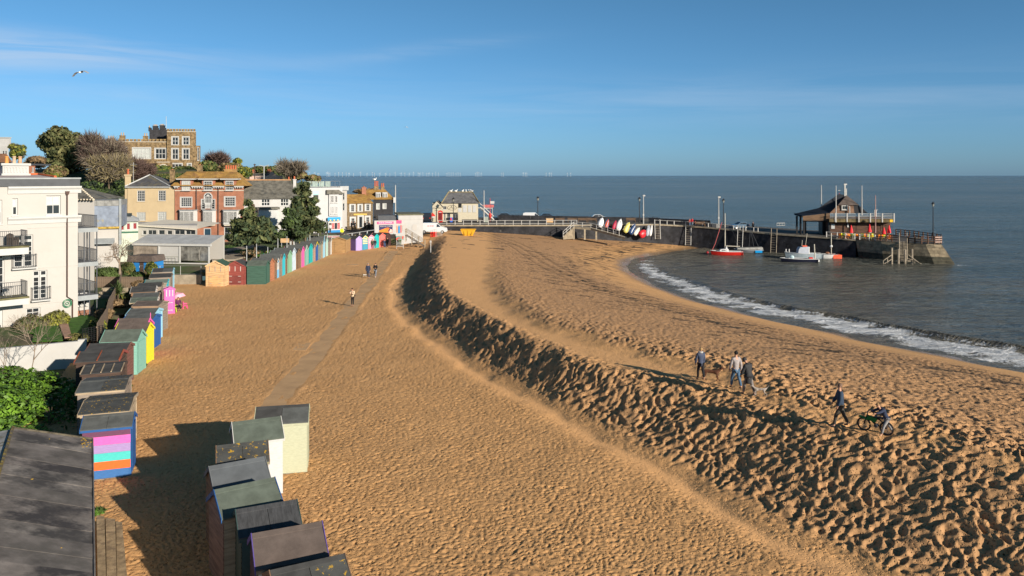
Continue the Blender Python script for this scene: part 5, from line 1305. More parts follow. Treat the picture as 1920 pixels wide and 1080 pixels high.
# ------ harbour road, jetty and what stands on it
M_tarred=mat('tarred_stone',(.022,.022,.026),.65,.5,.8,.6,3,second=(.10,.095,.085),smask=(.60,.70),sscale=.9)
M_stone=mat('jetty_stone',(.20,.165,.115),.9,.3,.9,.5,5,second=(.08,.07,.05),smask=(.5,.68),sscale=.5)
M_coping=mat('coping_stone',(.30,.25,.18),.9,.2,1.5)
M_railw=mat('rail_white',(.42,.41,.39),.6,.1,3)
M_plank=mat('dark_timber',(.085,.045,.03),.8,.35,1.5,.4,12,stretch=(.5,.5,4))
M_plank2=mat('brown_timber',(.14,.085,.05),.8,.3,1.5,.4,12,stretch=(.5,.5,4))
M_gtimber=mat('grey_timber',(.26,.22,.17),.9,.25,2,.4,12)
def ztop(x):return float(np.interp(x,[-30,0,20,30,40,50,64,76,90],[2.05,2.05,2.08,2.05,1.6,.95,.45,.42,.42]))
WP=[Vector((p[0],p[1],0))for p in WALLP]
BACK=[(-27,186),(0,186),(30,184),(50,181),(62,173),(71,165),(76.5,157),(73.7,137.0)]
jt=thing('jetty','long dark stone jetty curving out into the bay','jetty',(0,0,0));struct(jt);del jt['label'];del jt['category']
wb=B();dk=B()
fr=[p for p in WP if p.x<63.0]+[Vector((63.0,145.9,0))]
for i in range(len(fr)-1):
 a,c=fr[i],fr[i+1];wb.quad((a.x,a.y,-4.5),(c.x,c.y,-4.5),(c.x,c.y,ztop(c.x)-.25),(a.x,a.y,ztop(a.x)-.25))
wb.build('wall',M_tarred,jt)
for i in range(len(fr)-1):
 a,c=fr[i],fr[i+1];d=(c-a).normalized();n=Vector((d.y,-d.x,0))
 if n.y>0:n=-n
 p=[a+n*.12,c+n*.12,c-n*.7,a-n*.7]
 lo=[(q.x,q.y,ztop(q.x)-.25)for q in p];hi=[(q.x,q.y,ztop(q.x)+.02)for q in p]
 B().add(lo+hi,[(4,5,6,7),(0,1,5,4),(1,2,6,5),(2,3,7,6),(3,0,4,7)]).build('coping_stone',M_coping,jt)
ff=[(p.x,p.y)for p in WP];nb=40
def along(pts,t):
 L_=[0];
 for i in range(len(pts)-1):L_.append(L_[-1]+math.dist(pts[i][:2],pts[i+1][:2]))
 return float(np.interp(t*L_[-1],L_,[p[0]for p in pts])),float(np.interp(t*L_[-1],L_,[p[1]for p in pts]))
vs=[]
for i in range(nb+1):
 a,c=along(ff,i/nb),along(BACK,i/nb)
 vs+=[(a[0],a[1],ztop(a[0])),(c[0],c[1],ztop(min(c[0],76))if i<nb else .42),(c[0],c[1],-6)]
dk.add(vs,[(3*i,3*i+3,3*i+4,3*i+1)for i in range(nb)]+[(3*i+1,3*i+4,3*i+5,3*i+2)for i in range(nb)])
dk.build('deck',mat('jetty_deck',(.085,.08,.072),.9,.2,1),jt)
tp=[(63.0,145.9),(66.0,142.3),(71.3,137.4),(73.6,136.6),(75.6,141),(77.6,152)]
bt=[(63.6,145.2),(65.8,140.6),(72.2,134.6),(75.6,133.8),(78.6,140),(80.8,152)]
nc=7
cb=B()
for i in range(len(tp)-1):
 cb.quad((bt[i][0],bt[i][1],-4.6),(bt[i+1][0],bt[i+1][1],-4.6),(tp[i+1][0],tp[i+1][1],.40),(tp[i][0],tp[i][1],.40))
cb.poly([(x,y,.41)for x,y in tp]);cb.build('core',M_stone,jt)
shades=[mat('block_%d'%k,c,.9,.3,1.2,.5,6)for k,c in enumerate(((.24,.195,.13),(.19,.16,.11),(.28,.225,.15)))]
wetb=mat('block_weedy',(.055,.052,.035),.8,.4,1.2,.5,6)
for j in range(nc):
 z0,z1=-3.2+3.55*j/nc,-3.2+3.55*(j+1)/nc-.05
 for i in range(len(tp)-1):
  L_=math.dist(tp[i],tp[i+1]);nn=max(2,int(L_/1.35));sh=(j%2)*.5
  for k in range(nn+(j%2)):
   s0,s1=max(0,(k-sh)/nn),min(1,(k+1-sh)/nn)
   if s1-s0<.05:continue
   s1-=.03/max(1,L_)*1.2
   def P(s,z):
    t_=(z+4.6)/5.0;x=(bt[i][0]+(bt[i+1][0]-bt[i][0])*s)*(1-t_)+(tp[i][0]+(tp[i+1][0]-tp[i][0])*s)*t_
    y=(bt[i][1]+(bt[i+1][1]-bt[i][1])*s)*(1-t_)+(tp[i][1]+(tp[i+1][1]-tp[i][1])*s)*t_
    dx,dy=tp[i+1][0]-tp[i][0],tp[i+1][1]-tp[i][1];l=math.hypot(dx,dy);o_=.07+.04*random.random()if False else .08
    return(x+dy/l*o_,y-dx/l*o_,z)
   P0,P1,P2,P3=P(s0,z0),P(s1,z0),P(s1,z1),P(s0,z1)
   dx,dy=tp[i+1][0]-tp[i][0],tp[i+1][1]-tp[i][1];l=math.hypot(dx,dy);bk=lambda q:(q[0]-dy/l*.3,q[1]+dx/l*.3,q[2])
   B().add([P0,P1,P2,P3,bk(P0),bk(P1),bk(P2),bk(P3)],[(0,1,2,3),(0,4,5,1),(1,5,6,2),(2,6,7,3),(3,7,4,0)]).build('stone_block',wetb if z0<-2.1 else random.choice(shades),jt)
def wall_pt(x,off=0.0,dz=0.0):
 for i in range(len(WP)-1):
  a,c=WP[i],WP[i+1]
  if a.x<=x<=c.x:
   t_=(x-a.x)/(c.x-a.x);d=(c-a).normalized();n=Vector((-d.y,d.x,0))
   p=a.lerp(c,t_)+n*off;return Vector((p.x,p.y,ztop(x)+dz))
def xat(px):
 k=(px-960)/F
 for i in range(len(WP)-1):
  a,c=WP[i],WP[i+1];fa,fc=a.x-k*a.y,c.x-k*c.y
  if fa<=0<=fc:return a.x+(c.x-a.x)*(-fa)/(fc-fa)
 return-14
rl=thing('white_railing','white post and rail fence along the harbour wall above the yellow skip','railing',(0,0,0))
pxs=[822+15.6*i for i in range(17)]+[1082]
pp=[wall_pt(xat(p),.25)for p in pxs]
for p in pp:B().box(p.x-.06,p.x+.06,p.y-.06,p.y+.06,p.z-.05,p.z+.98).build('post',M_railw,rl)
for i in range(len(pp)-1):
 for h_ in(.92,.28):B().tube([pp[i]+Vector((0,0,h_)),pp[i+1]+Vector((0,0,h_))],.055,4).build('rail',M_railw,rl)
lr=thing('jetty_railing','single rail on white bollard posts along the inner edge of the jetty','railing',(0,0,0))
pxs=[1228,1238,1251,1264,1285,1298,1316,1327,1343,1358,1374,1386,1397,1412,1420]
pp=[wall_pt(xat(p),.3)for p in pxs]
for p in pp:B().tube([p,p+Vector((0,0,.85))],.10,6).build('post',M_railw,lr)
for i in range(len(pp)-1):B().tube([pp[i]+Vector((0,0,.82)),pp[i+1]+Vector((0,0,.82))],.04,4).build('rail',M_railw,lr)
def ladder(px,label,wid=1.1,bot=-3.4,m=M_railw,lean=0.5):
 x=xat(px);p=wall_pt(x,-.18);a=wall_pt(x-.3),wall_pt(x+.3);d=(a[1]-a[0]);d.z=0;d.normalize()
 t=thing('wall_ladder',label,'ladder',p,math.atan2(d.y,d.x),'ladders on the harbour wall')
 for s in(-wid/2,wid/2):B().tube([(s,-lean,bot-p.z),(s,-.05,0),(s,-.02,1.0)],.075,5).build('stile',m,t)
 n=9
 for i in range(n):
  z=(bot-p.z)*(1-i/n)+.1;B().tube([(-wid/2,-lean*(1-i/n),z),(wid/2,-lean*(1-i/n),z)],.04,4).build('rung',M_gtimber,t)
ladder(1232,'white ladder on the jetty wall nearest to the leaning boats',bot=-1.0,lean=.6)
ladder(1291,'white ladder rising from the sand left of the red sailing boat',bot=-2.2,lean=.7)
ladder(1389,'dark rung ladder on the jetty wall behind the blue floats')
ladder(1452,'ladder with two white stub posts left of the fishing boat',bot=-3.2,m=M_gtimber)
pb=thing('parapet_wall','long black tarred parapet wall at the back of the harbour road','wall',(0,0,0))
def parapet(par,px0,px1,Y0,Y1,y0,y1,zb0,name='wall',m=M_tarred,th=.6):
 a,c=AT(px0,y0,Y0),AT(px1,y1,Y1);b=B()
 b.add([(a.x,a.y,zb0),(c.x,c.y,zb0-.3),(c.x,c.y,c.z),(a.x,a.y,a.z),(a.x,a.y+th,zb0),(c.x,c.y+th,zb0-.3),(c.x,c.y+th,c.z),(a.x,a.y+th,a.z)],[(0,1,2,3),(3,2,6,7),(1,5,6,2),(0,3,7,4),(4,7,6,5)])
 return b.build(name,m,par)
for i in range(9):
 t0,t1=i/9,(i+1)/9;parapet(pb,935+270*t0,935+270*t1-.25,178.5-4*t0,178.5-4*t1,403+5*t0,403+5*t1,1.8,'wall_panel')
pb2=thing('parapet_wall','shorter black parapet wall right of the two lamp posts','wall',(0,0,0))
for i in range(4):
 t0,t1=i/4,(i+1)/4;parapet(pb2,1217+113*t0,1217+113*t1-.2,173-7*t0,173-7*t1,408.5+5*t0,408.5+5*t1,1.2,'wall_panel')
a=AT(1331,413,166);B().prism([(0,0),(.9,0),(0,2.4)],.6,axis='y').build('end_slope',M_tarred,pb2,loc=(a.x,166,a.z-2.4))
rp=thing('beach_ramp','concrete ramp on square pillars sloping down from the harbour wall','ramp',(0,0,0))
A_,B_,C_=AT(1076,425,160),AT(1108,427.5,158.5),AT(1172,445,153)
for(p,q)in((A_,B_),(B_,C_)):
 b=B();w_=Vector((.3,2.4,0));v=[p,q,q+w_,p+w_];t_=.42
 b.add([tuple(x)for x in v]+[(x.x,x.y,x.z-t_)for x in v],[(0,1,2,3),(0,4,5,1),(1,5,6,2),(7,6,5,4),(2,6,7,3),(3,7,4,0)]);b.build('ramp_slab',M_coping,rp)
for px_ in(1076,1096.5,1118):
 t_=(px_-1076)/96;zt_=A_.z-.42 if px_<1108 else B_.z-.6;p=AT(px_,430,159.5-t_*5);B().box(p.x-.16,p.x+.16,p.y,p.y+.35,-.6,zt_).build('pillar',M_coping,rp)
n=7;pr=[A_.lerp(B_,i/2)for i in range(2)]+[B_.lerp(C_,i/6)for i in range(6)]
for p in pr:B().box(p.x-.05,p.x+.05,p.y-.05,p.y+.05,p.z,p.z+1.0).build('post',M_railw,rp)
for i in range(len(pr)-1):
 for h_ in(.95,.5):B().tube([pr[i]+Vector((0,0,h_)),pr[i+1]+Vector((0,0,h_))],.05,4).build('rail',M_railw if h_>.6 else M_lgrey,rp)
st_=thing('side_steps','flight of steps with white handrail left of the beach ramp','steps',(0,0,0))
D_=AT(1056,443,158)
for i in range(8):
 p=D_.lerp(A_,i/8);B().box(p.x,p.x+.42,p.y,p.y+1.6,-.5,p.z+.1).build('step',M_coping,st_)
pr=[D_.lerp(A_,i/3)for i in range(4)]
for p in pr:B().box(p.x-.05,p.x+.05,p.y-.08,p.y+.02,p.z-.2,p.z+1.0).build('post',M_railw,st_)
for i in range(3):
 for h_ in(.95,.45):B().tube([pr[i]+Vector((0,-.03,h_)),pr[i+1]+Vector((0,-.03,h_))],.06,4).build('rail',M_railw,st_)
def hull2(b,L_,w,d,mi=0,taper=.15,n=9):
 """an upright lens of hull: long axis z, width x, depth towards -y"""
 vs=[];k=7
 for i in range(n):
  t_=i/(n-1);ww=w/2*(math.sin(math.pi*min(1,(t_*.5+.5 if t_>.0 else .5)))**.6 if False else(1-abs(2*t_-.75)**2.6 if t_>.375 else 1-(1-t_/.375)**2*(1-taper*3)))
  ww=w/2*max(.04,(1-((t_-.35)/.65)**2.4)if t_>.35 else(1-((.35-t_)/.35)**2*.35));dd=d*(.35+.65*min(1,ww/(w/2)))
  for j in range(k):
   a=math.pi*j/(k-1);vs.append((-ww*math.cos(a),-dd*math.sin(a)**.8,L_*t_))
 fs=[(i*k+j,i*k+j+1,(i+1)*k+j+1,(i+1)*k+j)for i in range(n-1)for j in range(k-1)]
 fs+=[(i*k+k-1,i*k,(i+1)*k,(i+1)*k+k-1)for i in range(n-1)]+[tuple(range(k))[::-1],tuple(range((n-1)*k,n*k))]
 return b.add(vs,fs,mi)
col=lambda n_,h_,k=.8:paint(n_,h_,k,.35)
g6='small boats and boards propped against the harbour wall'
for(px,yb,yt,wp,tilt,cm,ck,lab,cat)in((1124,426,409,13,12,col('gel_white','#f2f4f8',.75),col('gel_grey','#c8ccd4',.7),'white dinghy hull, first of the boats leaning on the wall','dinghy'),(1136,427,412,9,10,col('gel_orange','#c85a38'),col('gel_bluerim','#3a90d8'),'orange brown kayak with bright blue rim leaning on the wall','kayak'),(1149.5,430,414,8,12,col('gel_magenta','#c22c50'),M_dgrey,'narrow magenta kayak leaning on the wall','kayak'),(1158,432,411.5,14,10,col('gel_white2','#e6e8ea',.75),col('gel_slate','#5c6678',.6),'large off white dinghy with grey side, the tallest leaning boat','dinghy'),(1171,436,416,12,20,col('gel_yellow','#d8cf70',.75),col('gel_cream','#f0eccc',.75),'pale yellow dinghy tilted among the leaning boats','dinghy'),(1181,439,419,12,22,col('gel_navy','#25406e',.8),col('gel_stripe','#e8f0f8',.8),'navy blue dinghy with white stripes leaning on the wall','dinghy'),(1189,440.5,424,10,32,col('gel_ivory','#ece8da',.75),M_lgrey,'short ivory dinghy leaning low beside the red boat','dinghy'),(1199,442.5,426,18,48,col('gel_red','#d8303a',.8),M_dgrey,'red open boat lying tilted at the foot of the wall','dinghy'),(1213,442.5,423,8,4,col('gel_greyblue','#b8c2d2',.7),M_railw,'grey blue paddle board, left of the upright pair','paddle board'),(1219,442.5,423,6,4,col('gel_pure','#f4f4f4',.75),M_railw,'white paddle board, right of the upright pair','paddle board')):
 Yb=158.5 if px<1205 else 163.5
 Yb=wall_pt(xat(px)).y-1.5
 p=AT(px,yb,Yb);L_=(yb-yt)*Yb/F*1.15;w=wp*Yb/F*.85
 t=thing('leaning_boat',lab,cat,p,.25,g6);t.rotation_euler=(R(-12),R(tilt+12),.25)
 hull2(B(),L_,w,w*.34).build('hull',cm,t,smooth=True)
 b=B();b.tube([(-w*.48,.0,L_*.12),(-w*.5,.02,L_*.4),(-w*.3,.02,L_*.82),(0,.02,L_),(w*.3,.02,L_*.82),(w*.5,.02,L_*.4),(w*.48,0,L_*.12)],.05,5);b.build('gunwale',ck,t)
 b=B();b.box(-.03,.03,-w*.38,-w*.30,L_*.1,L_*.8);b.build('keel',ck,t)
# ---- harbour house
f=Fac(811,174,896.5,174,2.08)
zt,zt2=f.uz(860,381)[1],f.uz(820,384)[1]
r_=[f.r(*q)for q in((817,379.5,823,388),(830.5,386.5,837,392.5),(859,382,865.5,388.5))]+[f.r(*q)for q in((838,400,844,414),(849,401,859,409),(832,399,835,415))]
M_clap=mat('clapboard_cream',(.50,.45,.34),.8,.04,2)
t=shell('harbour_house','cream clapboard harbour house with grey slate hip roof and white shutters','house',f,zt,8,M_clap,r_)
for i,q in enumerate(r_):window(t,q,2,2,M_wtrim if i!=2 else M_black,M_glass,fw=.07,sill=i<3)
x0=f.uz(828,360)[0];zr=f.uz(860,360.5,4)[1];xl,xr_=f.uz(841,361,4)[0],f.uz(886,361,4)[0]
b=B();roof_rows(b,[(x0,-.3,zt),(f.w+.3,-.3,zt),(xr_,4,zr),(xl,4,zr)],14)
b.add([(f.w+.3,-.3,zt),(f.w,8,zt),(xr_,4,zr)],[(0,1,2)]);b.add([(x0,-.3,zt),(xl,4,zr),(x0,8,zt)],[(0,1,2)]);b.build('roof',mat('slate_grey',(.14,.14,.145),.85,.25,1.5,.4,8),t)
B().tube([(f.w+.3,-.3,zt+.05),(xr_,4,zr+.06),(xl,4,zr+.06),(x0,-.3,zt+.05)],.1,5).build('hip_tiles',mat('hip_lichen',(.30,.23,.09),.9,.2,3),t)
xg0,xg1=f.uz(811,384)[0],f.uz(829,384)[0];xgm=(xg0+xg1)/2;zg=f.uz(819.5,376.5)[1]
B().prism([(xg0,zt-1.0),(xg1,zt-1.0),(xg1,zt-.6),(xgm,zg),(xg0,zt-.6)],3,axis='y',base=-.28).build('gable',M_clap,t)
for s in(-1,1):B().add([(xgm,-.45,zg+.05),(xgm,4,zg+.05),(xgm+s*1.35,4,zt-.85),(xgm+s*1.35,-.45,zt-.85)],[(0,1,2,3)]).build('gable_roof',M_slate,t)
for a,c in((868,875),(877.5,884),(886.5,892.5)):
 x0_,x1_,z0_,z1_=f.r(a,385,c,398);B().box(x0_,x1_,-.07,-.003,z0_,z1_).build('white_shutter',M_wtrim,t)
x0_,x1_,z0_,z1_=f.r(859,390.5,865,397.5);B().box(x0_,x1_,-.05,-.003,z0_,z1_).build('notice',M_wtrim,t)
x0_,x1_,z0_,z1_=f.r(830,398.5,859,400);B().box(x0_,x1_,-.3,-.003,z0_,z1_).build('shop_fascia',M_black,t)
x0_,x1_,z0_,z1_=f.r(866.5,411.5,895,416.5);B().box(x0_,x1_,-.06,-.003,z0_,z1_).build('dark_plinth',M_black,t)
x0_,x1_,z0_,z1_=f.r(837,408.5,859,416.5);B().box(x0_,x1_,-.08,-.02,z0_,z1_).build('dark_plinth',M_black,t)
x0_,x1_,z0_,z1_=f.r(839,385,856,394);xm,zm=(x0_+x1_)/2,(z0_+z1_)/2
b=B();ov=[(xm+(x1_-x0_)/2*math.cos(a),-.03,zm+(z1_-z0_)/2*math.sin(a))for a in np.linspace(0,2*math.pi,21)];b.tube(ov,.035,4,cap=False)
b.tube([(xm-.6,-.03,zm-.12),(xm-.2,-.03,zm+.02),(xm+.3,-.03,zm-.1),(xm+.7,-.03,zm-.05)],.05,4);b.ball((xm-.1,-.03,zm+.28),.1);b.build('painted_emblem',M_black,t)
so=thing('outside_stairs','white sided staircase climbing the end of the harbour house','stairs',(0,0,0))
A1,A2=AT(926,414,174.5),AT(900,390,175.5)
for i in range(10):
 p=A1.lerp(A2,i/10);B().box(p.x-.3,p.x,p.y,p.y+1.1,p.z,p.z+.08).build('tread',M_gtimber,so)
for yo in(0,1.1):
 B().tube([A1+Vector((0,yo,.15)),A2+Vector((0,yo,.15))],.16,4).build('stringer',M_railw,so);B().tube([A1+Vector((0,yo,.95)),A2+Vector((0,yo,.95))],.07,4).build('handrail',M_railw,so)
b=B();b.box(A2.x-1.0,A2.x,175.4,176.8,A2.z-.05,A2.z+.1);b.build('landing',M_railw,so)
def pole(px,yt,yb,Y,r,m,name,label,cat,group=None,cap=None):
 p=AT(px,yb,Y);h_=(yb-yt)*Y/F;t=thing(name,label,cat,p,0,group)
 B().tube([(0,0,-.2),(0,0,h_)],[r,r*.6],6).build('shaft',m,t)
 return t,h_
pole(907.5,357,415.5,173,.13,M_railw,'flagpole','tall white pole by the outside stairs of the harbour house','pole')
pole(741.5,347,402,158,.14,M_railw,'flagpole','white mast beside the black house','mast')
def lamp(px,yt,yb,Y,label,m=M_black,gl=True):
 p=AT(px,yb,Y);h_=(yb-yt)*Y/F;t=thing('lamp_post',label,'lamp post',p,0,'black lantern lamp posts on the harbour and jetty')
 B().lathe([(.16,-.1),(.16,.5),(.09,.6),(.065,h_-.95),(.10,h_-.9)],8).build('column',m,t)
 B().box(-.4,.4,-.03,.03,h_-1.25,h_-1.2).build('ladder_bar',m,t)
 ln=B().lathe([(.12,h_-.9),(.24,h_-.42)],6).build('lantern',mat('lantern_glass',(.25,.25,.22),.2,.1,3),t)
 B().lathe([(.34,h_-.42),(.30,h_-.34),(.1,h_-.12),(.03,h_)],6).build('lantern_hood',m,ln)
lamp(1008.5,368,417,168,'black lamp post rising behind the white railing, left of the ramp')
lamp(1199,369,418.5,167,'black lamp post beside the plain white pole')
lamp(1356.5,372,424,164,'black lamp post directly behind the red boat mast')
lamp(850,370,417,170,'black lamp post in front of the harbour house')
lamp(1749.5,378,441,142,'black lamp post alone at the far end of the jetty')
for px,yt,yb,Y,lab in((1206.5,368,418.5,166.5,'plain white camera pole right of the black lamp post'),(1347.5,371,425,160,'plain white camera pole left of the red boat mast')):
 t,h_=pole(px,yt,yb,Y,.12,M_railw,'camera_pole',lab,'pole','white camera poles');B().box(-.12,.35,-.12,.12,h_,h_+.28).build('camera',M_railw,t);B().box(-.14,.14,-.14,.14,h_*.28,h_*.28+.3).build('junction_box',M_railw,t)
p=AT(825.5,416.5,171)
t=thing('phone_box','red telephone box in front of the harbour house','phone box',p,0)
b=B();b.box(-.48,.48,-.48,.48,0,.12);b.box(-.48,.48,-.48,.48,2.0,2.3)
for x in(-.45,.37):
 for y in(-.45,.37):b.box(x,x+.08,y,y+.08,.12,2.0)
b.build('frame',M_redp,t);B().lathe([(.62,2.3),(.5,2.42),(.2,2.5),(.02,2.52)],4).xf(Matrix.Rotation(R(45),4,'Z')).build('roof',M_redp,t)
b=B()
for j in range(8):
 z=.2+j*.22;b.box(-.37,.37,-.46,-.44,z,z+.03);b.box(.44,.46,-.37,.37,z,z+.03)
for x in(-.13,.1):b.box(x,x+.03,-.46,-.44,.12,2.0)
b.build('glazing_bars',M_redp,t);B().box(-.37,.37,-.43,.43,.13,2.0).build('glass',M_glass,t);B().box(-.3,.3,-.50,-.481,2.06,2.2).build('lit_sign',M_wtrim,t)
p=AT(847,416.5,171.5);t=thing('sandwich_board','small red and blue pavement sign outside the harbour house','sign',p,.2);B().prism([(-.3,0),(.3,0),(.05,1.0),(-.05,1.0)],.8,axis='x',base=-.4).build('board',paint('sign_blue','#2a5fc0',.8),t);B().box(-.3,.0,-.26,-.2,.3,.9).build('red_panel',M_redp,t)
p=AT(810,414.5,170);t=thing('parasol','folded red and white parasol left of the red telephone box','parasol',p,0);B().tube([(0,0,0),(0,0,1.6)],.04,5).build('pole',M_railw,t);B().lathe([(.75,1.05),(.45,1.5),(.05,1.8)],8).build('canopy',M_redp,t);B().lathe([(.7,.75),(.72,1.04)],8).build('cloth',M_railw,t)
p=AT(905,396,176.5);t=thing('information_sign','red lettered notice panel on posts behind the stairs','sign',p,0)
x_=AT(926,389,176.5).x-p.x;z0_,z1_=AT(0,389,176.5).z-p.z,AT(0,384,176.5).z-p.z
B().box(0,x_,0,.05,z0_,z1_).build('board',mat('faded_red',(.45,.12,.12),.6,.3,4),t);B().box(-.3,x_-.3,0,.05,z0_-.25,z0_-.1).build('lower_strip',M_railw,t)
for x in(.2,x_-.3):B().box(x-.05,x+.05,.06,.14,AT(0,416,176.5).z-p.z,z1_).build('post',M_railw,t)
p=AT(919,415,173.5);t=thing('small_flag_sign','white rectangular sign on a thin red pole with a life ring','sign',p,0);h_=43*173.5/F;B().tube([(0,0,0),(0,0,h_)],.05,5).build('pole',M_redp,t);B().box(.02,.92,-.03,.03,h_-1.15,h_-.6).build('board',M_wtrim,t);B().lathe([(.2,.8),(.3,1.1),(.3,1.6),(.1,1.8)],8).build('life_ring_case',M_redp,t)
p=AT(912,416.5,170);t=thing('utility_box','grey green utility box by the white railing','box',p,0);B().box(-.4,.4,-.2,.2,0,1.1).build('case',mat('box_green',(.30,.33,.28),.6,.1,3),t);B().box(-.44,.44,-.24,.24,1.101,1.16).build('lid',M_lgrey,t)
g7='wooden benches along the black parapet wall'
bm_=None
for k,(px,lab)in enumerate(((1050,'brown bench, leftmost against the black parapet wall'),(1073,'brown bench, second from the left against the black parapet'),(1092,'brown bench, third from the left against the black parapet'),(1110,'brown bench, fourth along the parapet nearest to the boats'),(1183,'weathered bench behind the leaning boats'),(1313,'pale bench on the jetty beside the end of the parapet'))):
 p=AT(px,417 if px<1200 else 424.5,172 if px<1200 else 164)
 if bm_ is None:
  t=thing('bench',lab,'bench',p,0,g7)
  for j in range(3):B().box(-1.0,1.0,-.35+j*.14,-.24+j*.14,.44,.48).build('seat_slat',M_plank2,t)
  for j in range(3):B().box(-1.0,1.0,.1,.14,.56+j*.14,.66+j*.14).build('back_slat',M_plank2,t)
  for x in(-.9,.9):B().box(x-.05,x+.05,-.34,.14,0,.44).build('leg',M_plank2,t);B().box(x-.05,x+.05,.14,.2,.0,.98).build('back_post',M_plank2,t)
  bm_=t
 else:t=copy_tree(bm_);t.location=p;t['label']=lab
p=AT(1030.5,417,171);t=thing('timber_box','pale plywood cabinet against the black parapet','cabinet',p,0);B().box(-.75,.75,-.4,.4,0,.85).build('body',W_pale,t);B().box(-.8,.8,-.45,.45,.851,.93).build('lid',W_beige,t)
p=AT(878,440.5,149.5)
t=thing('skip','yellow builders skip standing on the sand below the harbour wall','skip',(p.x,p.y,p.z-.1),0)
M_skip=mat('skip_yellow',(.60,.32,.02),.5,.12,3)
Lb,Lt,hh_,w=.85,1.42,1.15,.85
b=B();P=lambda sx,sy,top:((Lt if top else Lb)*sx,(w if top else w*.85)*sy,hh_ if top else 0)
for s in(-1,1):
 b.quad(P(s,-1,0),P(s,1,0),P(s,1,1),P(s,-1,1));b.quad(P(-1,s,0),P(1,s,0),P(1,s,1),P(-1,s,1))
b.quad(P(-1,-1,0),P(1,-1,0),P(1,1,0),P(-1,1,0));b.build('body',M_skip,t)
for s in(-1,1):
 B().tube([P(-1,s,1),P(1,s,1)],.06,4).build('rim',M_skip,t);B().tube([P(s,-1,1),P(s,1,1)],.06,4).build('rim',M_skip,t)
 for x in(-.5,.4):B().tube([(x*1.3,s*w*.9,.3),(x*1.3,s*(w+.1),.35)],.06,5).build('lifting_lug',M_dgrey,t)
for x in(-.6,0,.6):B().prism([(x-.05,.02),(x+.05,.02),(x*1.5+.05,hh_),(x*1.5-.05,hh_)],.04,axis='y',base=-w-.03).build('rib',M_skip,t)
for k,(px,lab)in enumerate(((811,'red plastic barrier, left one beside the white van'),(815,'red plastic barrier, right one beside the white van'))):
 p=AT(px,445,146);t=thing('barrier',lab,'barrier',p,.9,'red barriers by the van');b=B()
 b.box(-.5,.5,-.04,.04,.1,.25);b.box(-.5,.5,-.04,.04,.85,1.0);[b.box(x,x+.1,-.03,.03,.25,.85)for x in(-.5,-.25,0,.2,.4)];b.box(-.45,-.35,-.25,.25,0,.1);b.box(.35,.45,-.25,.25,0,.1);b.build('panel',M_redp,t)
p=AT(823,445,146);t=thing('mesh_gate','short grey steel fence panel at the end of the beach road','fence',p,1.0);railing(t,[(-1,0,0),(1,0,0)],1.9,M_zinc,.25,.02)
def car(name,label,loc,rz,body,L_=4.2,W_=1.75,prof=None,glassm=M_glass,cat='car',van=False):
 t=thing(name,label,cat,loc,rz)
 if van:prof=[(-L_/2,.35),(-L_/2,1.15),(-L_/2+.08,1.85),(-L_/2+.5,1.97),(L_/2-1.75,1.97),(L_/2-1.0,1.35),(L_/2-.15,1.0),(L_/2,.75),(L_/2,.35)]
 else:prof=prof or[(-L_/2,.35),(-L_/2,.85),(-L_/2+.35,1.0),(-L_/2+.85,1.42),(L_/2-2.0,1.46),(L_/2-1.2,1.0),(L_/2-.2,.85),(L_/2,.6),(L_/2,.35)]
 n=len(prof);zc=1.05;vs=[]
 for s,k in((-1,0),(1,1)):
  for x,z in prof:vs.append((x,s*(W_/2-(.22*max(0,z-zc)/.5 if not van else .1*max(0,z-zc))),z))
  for x,z in prof:vs.append((x*.97,s*(W_/2-.12-(.22*max(0,z-zc)/.5 if not van else .1*max(0,z-zc))),z+(.03 if z>.9 else 0)))
 fs=[tuple(range(n))[::-1],tuple(range(2*n,3*n))]
 for a,c in((0,n),(n,3*n),(3*n,2*n)):
  for i in range(n):fs.append((a+i,a+(i+1)%n,c+(i+1)%n,c+i))
 B().add(vs,fs).build('body',body,t)
 for s in(-1,1):
  y=s*(W_/2-.07)
  for x in(-L_/2+.75,L_/2-.8):
   wh=B().tube([(x,y-.1*s,.32),(x,y+.09*s,.32)],.33,14).build('wheel',mat('tyre',(.02,.02,.02),.8,0),t);B().tube([(x,y+.091*s,.32),(x,y+.11*s,.32)],.19,10).build('rim',M_zinc,wh)
  if van:q=[[(L_/2-1.85,1.25),(L_/2-1.85,1.75),(L_/2-1.6,1.75),(L_/2-1.12,1.3)]]
  else:q=[[(-L_/2+.55,1.02),(-L_/2+.95,1.36),(-.25,1.39),(-.25,1.02)],[(-.18,1.02),(-.18,1.39),(L_/2-2.05,1.39),(L_/2-1.4,1.02)]]
  for poly in q:B().add([(x,s*(W_/2+.006-(.22*max(0,z-zc)/.5 if not van else .1*max(0,z-zc))),z)for x,z in poly],[tuple(range(len(poly)))]).build('side_window',glassm,t)
  B().box(L_/2-.02,L_/2+.02,s*(W_/2-.35)-.18,s*(W_/2-.35)+.18,.62,.78).build('headlight',M_wtrim,t);B().box(-L_/2-.02,-L_/2+.02,s*(W_/2-.25)-.12,s*(W_/2-.25)+.12,.75,.95).build('tail_light',M_redp,t)
 a,c=(prof[5],prof[4])if van else(prof[5],prof[4]);e=.02;wy=W_/2-.3
 B().add([(a[0]+e,-wy,a[1]+e),(a[0]+e,wy,a[1]+e),(c[0]+.1+e,wy-.08,c[1]-.02),(c[0]+.1+e,-wy+.08,c[1]-.02)],[(0,1,2,3)]).build('windscreen',glassm,t)
 return t
Mvan=mat('van_white',(.60,.61,.62),.3,.04,2,coat=.3)
p=AT(813.5,436,149);v=car('parked_van','white panel van parked beside the white beach building',(p.x,p.y,p.z-.15),R(0),Mvan,L_=4.9,W_=1.95,van=True,cat='van')
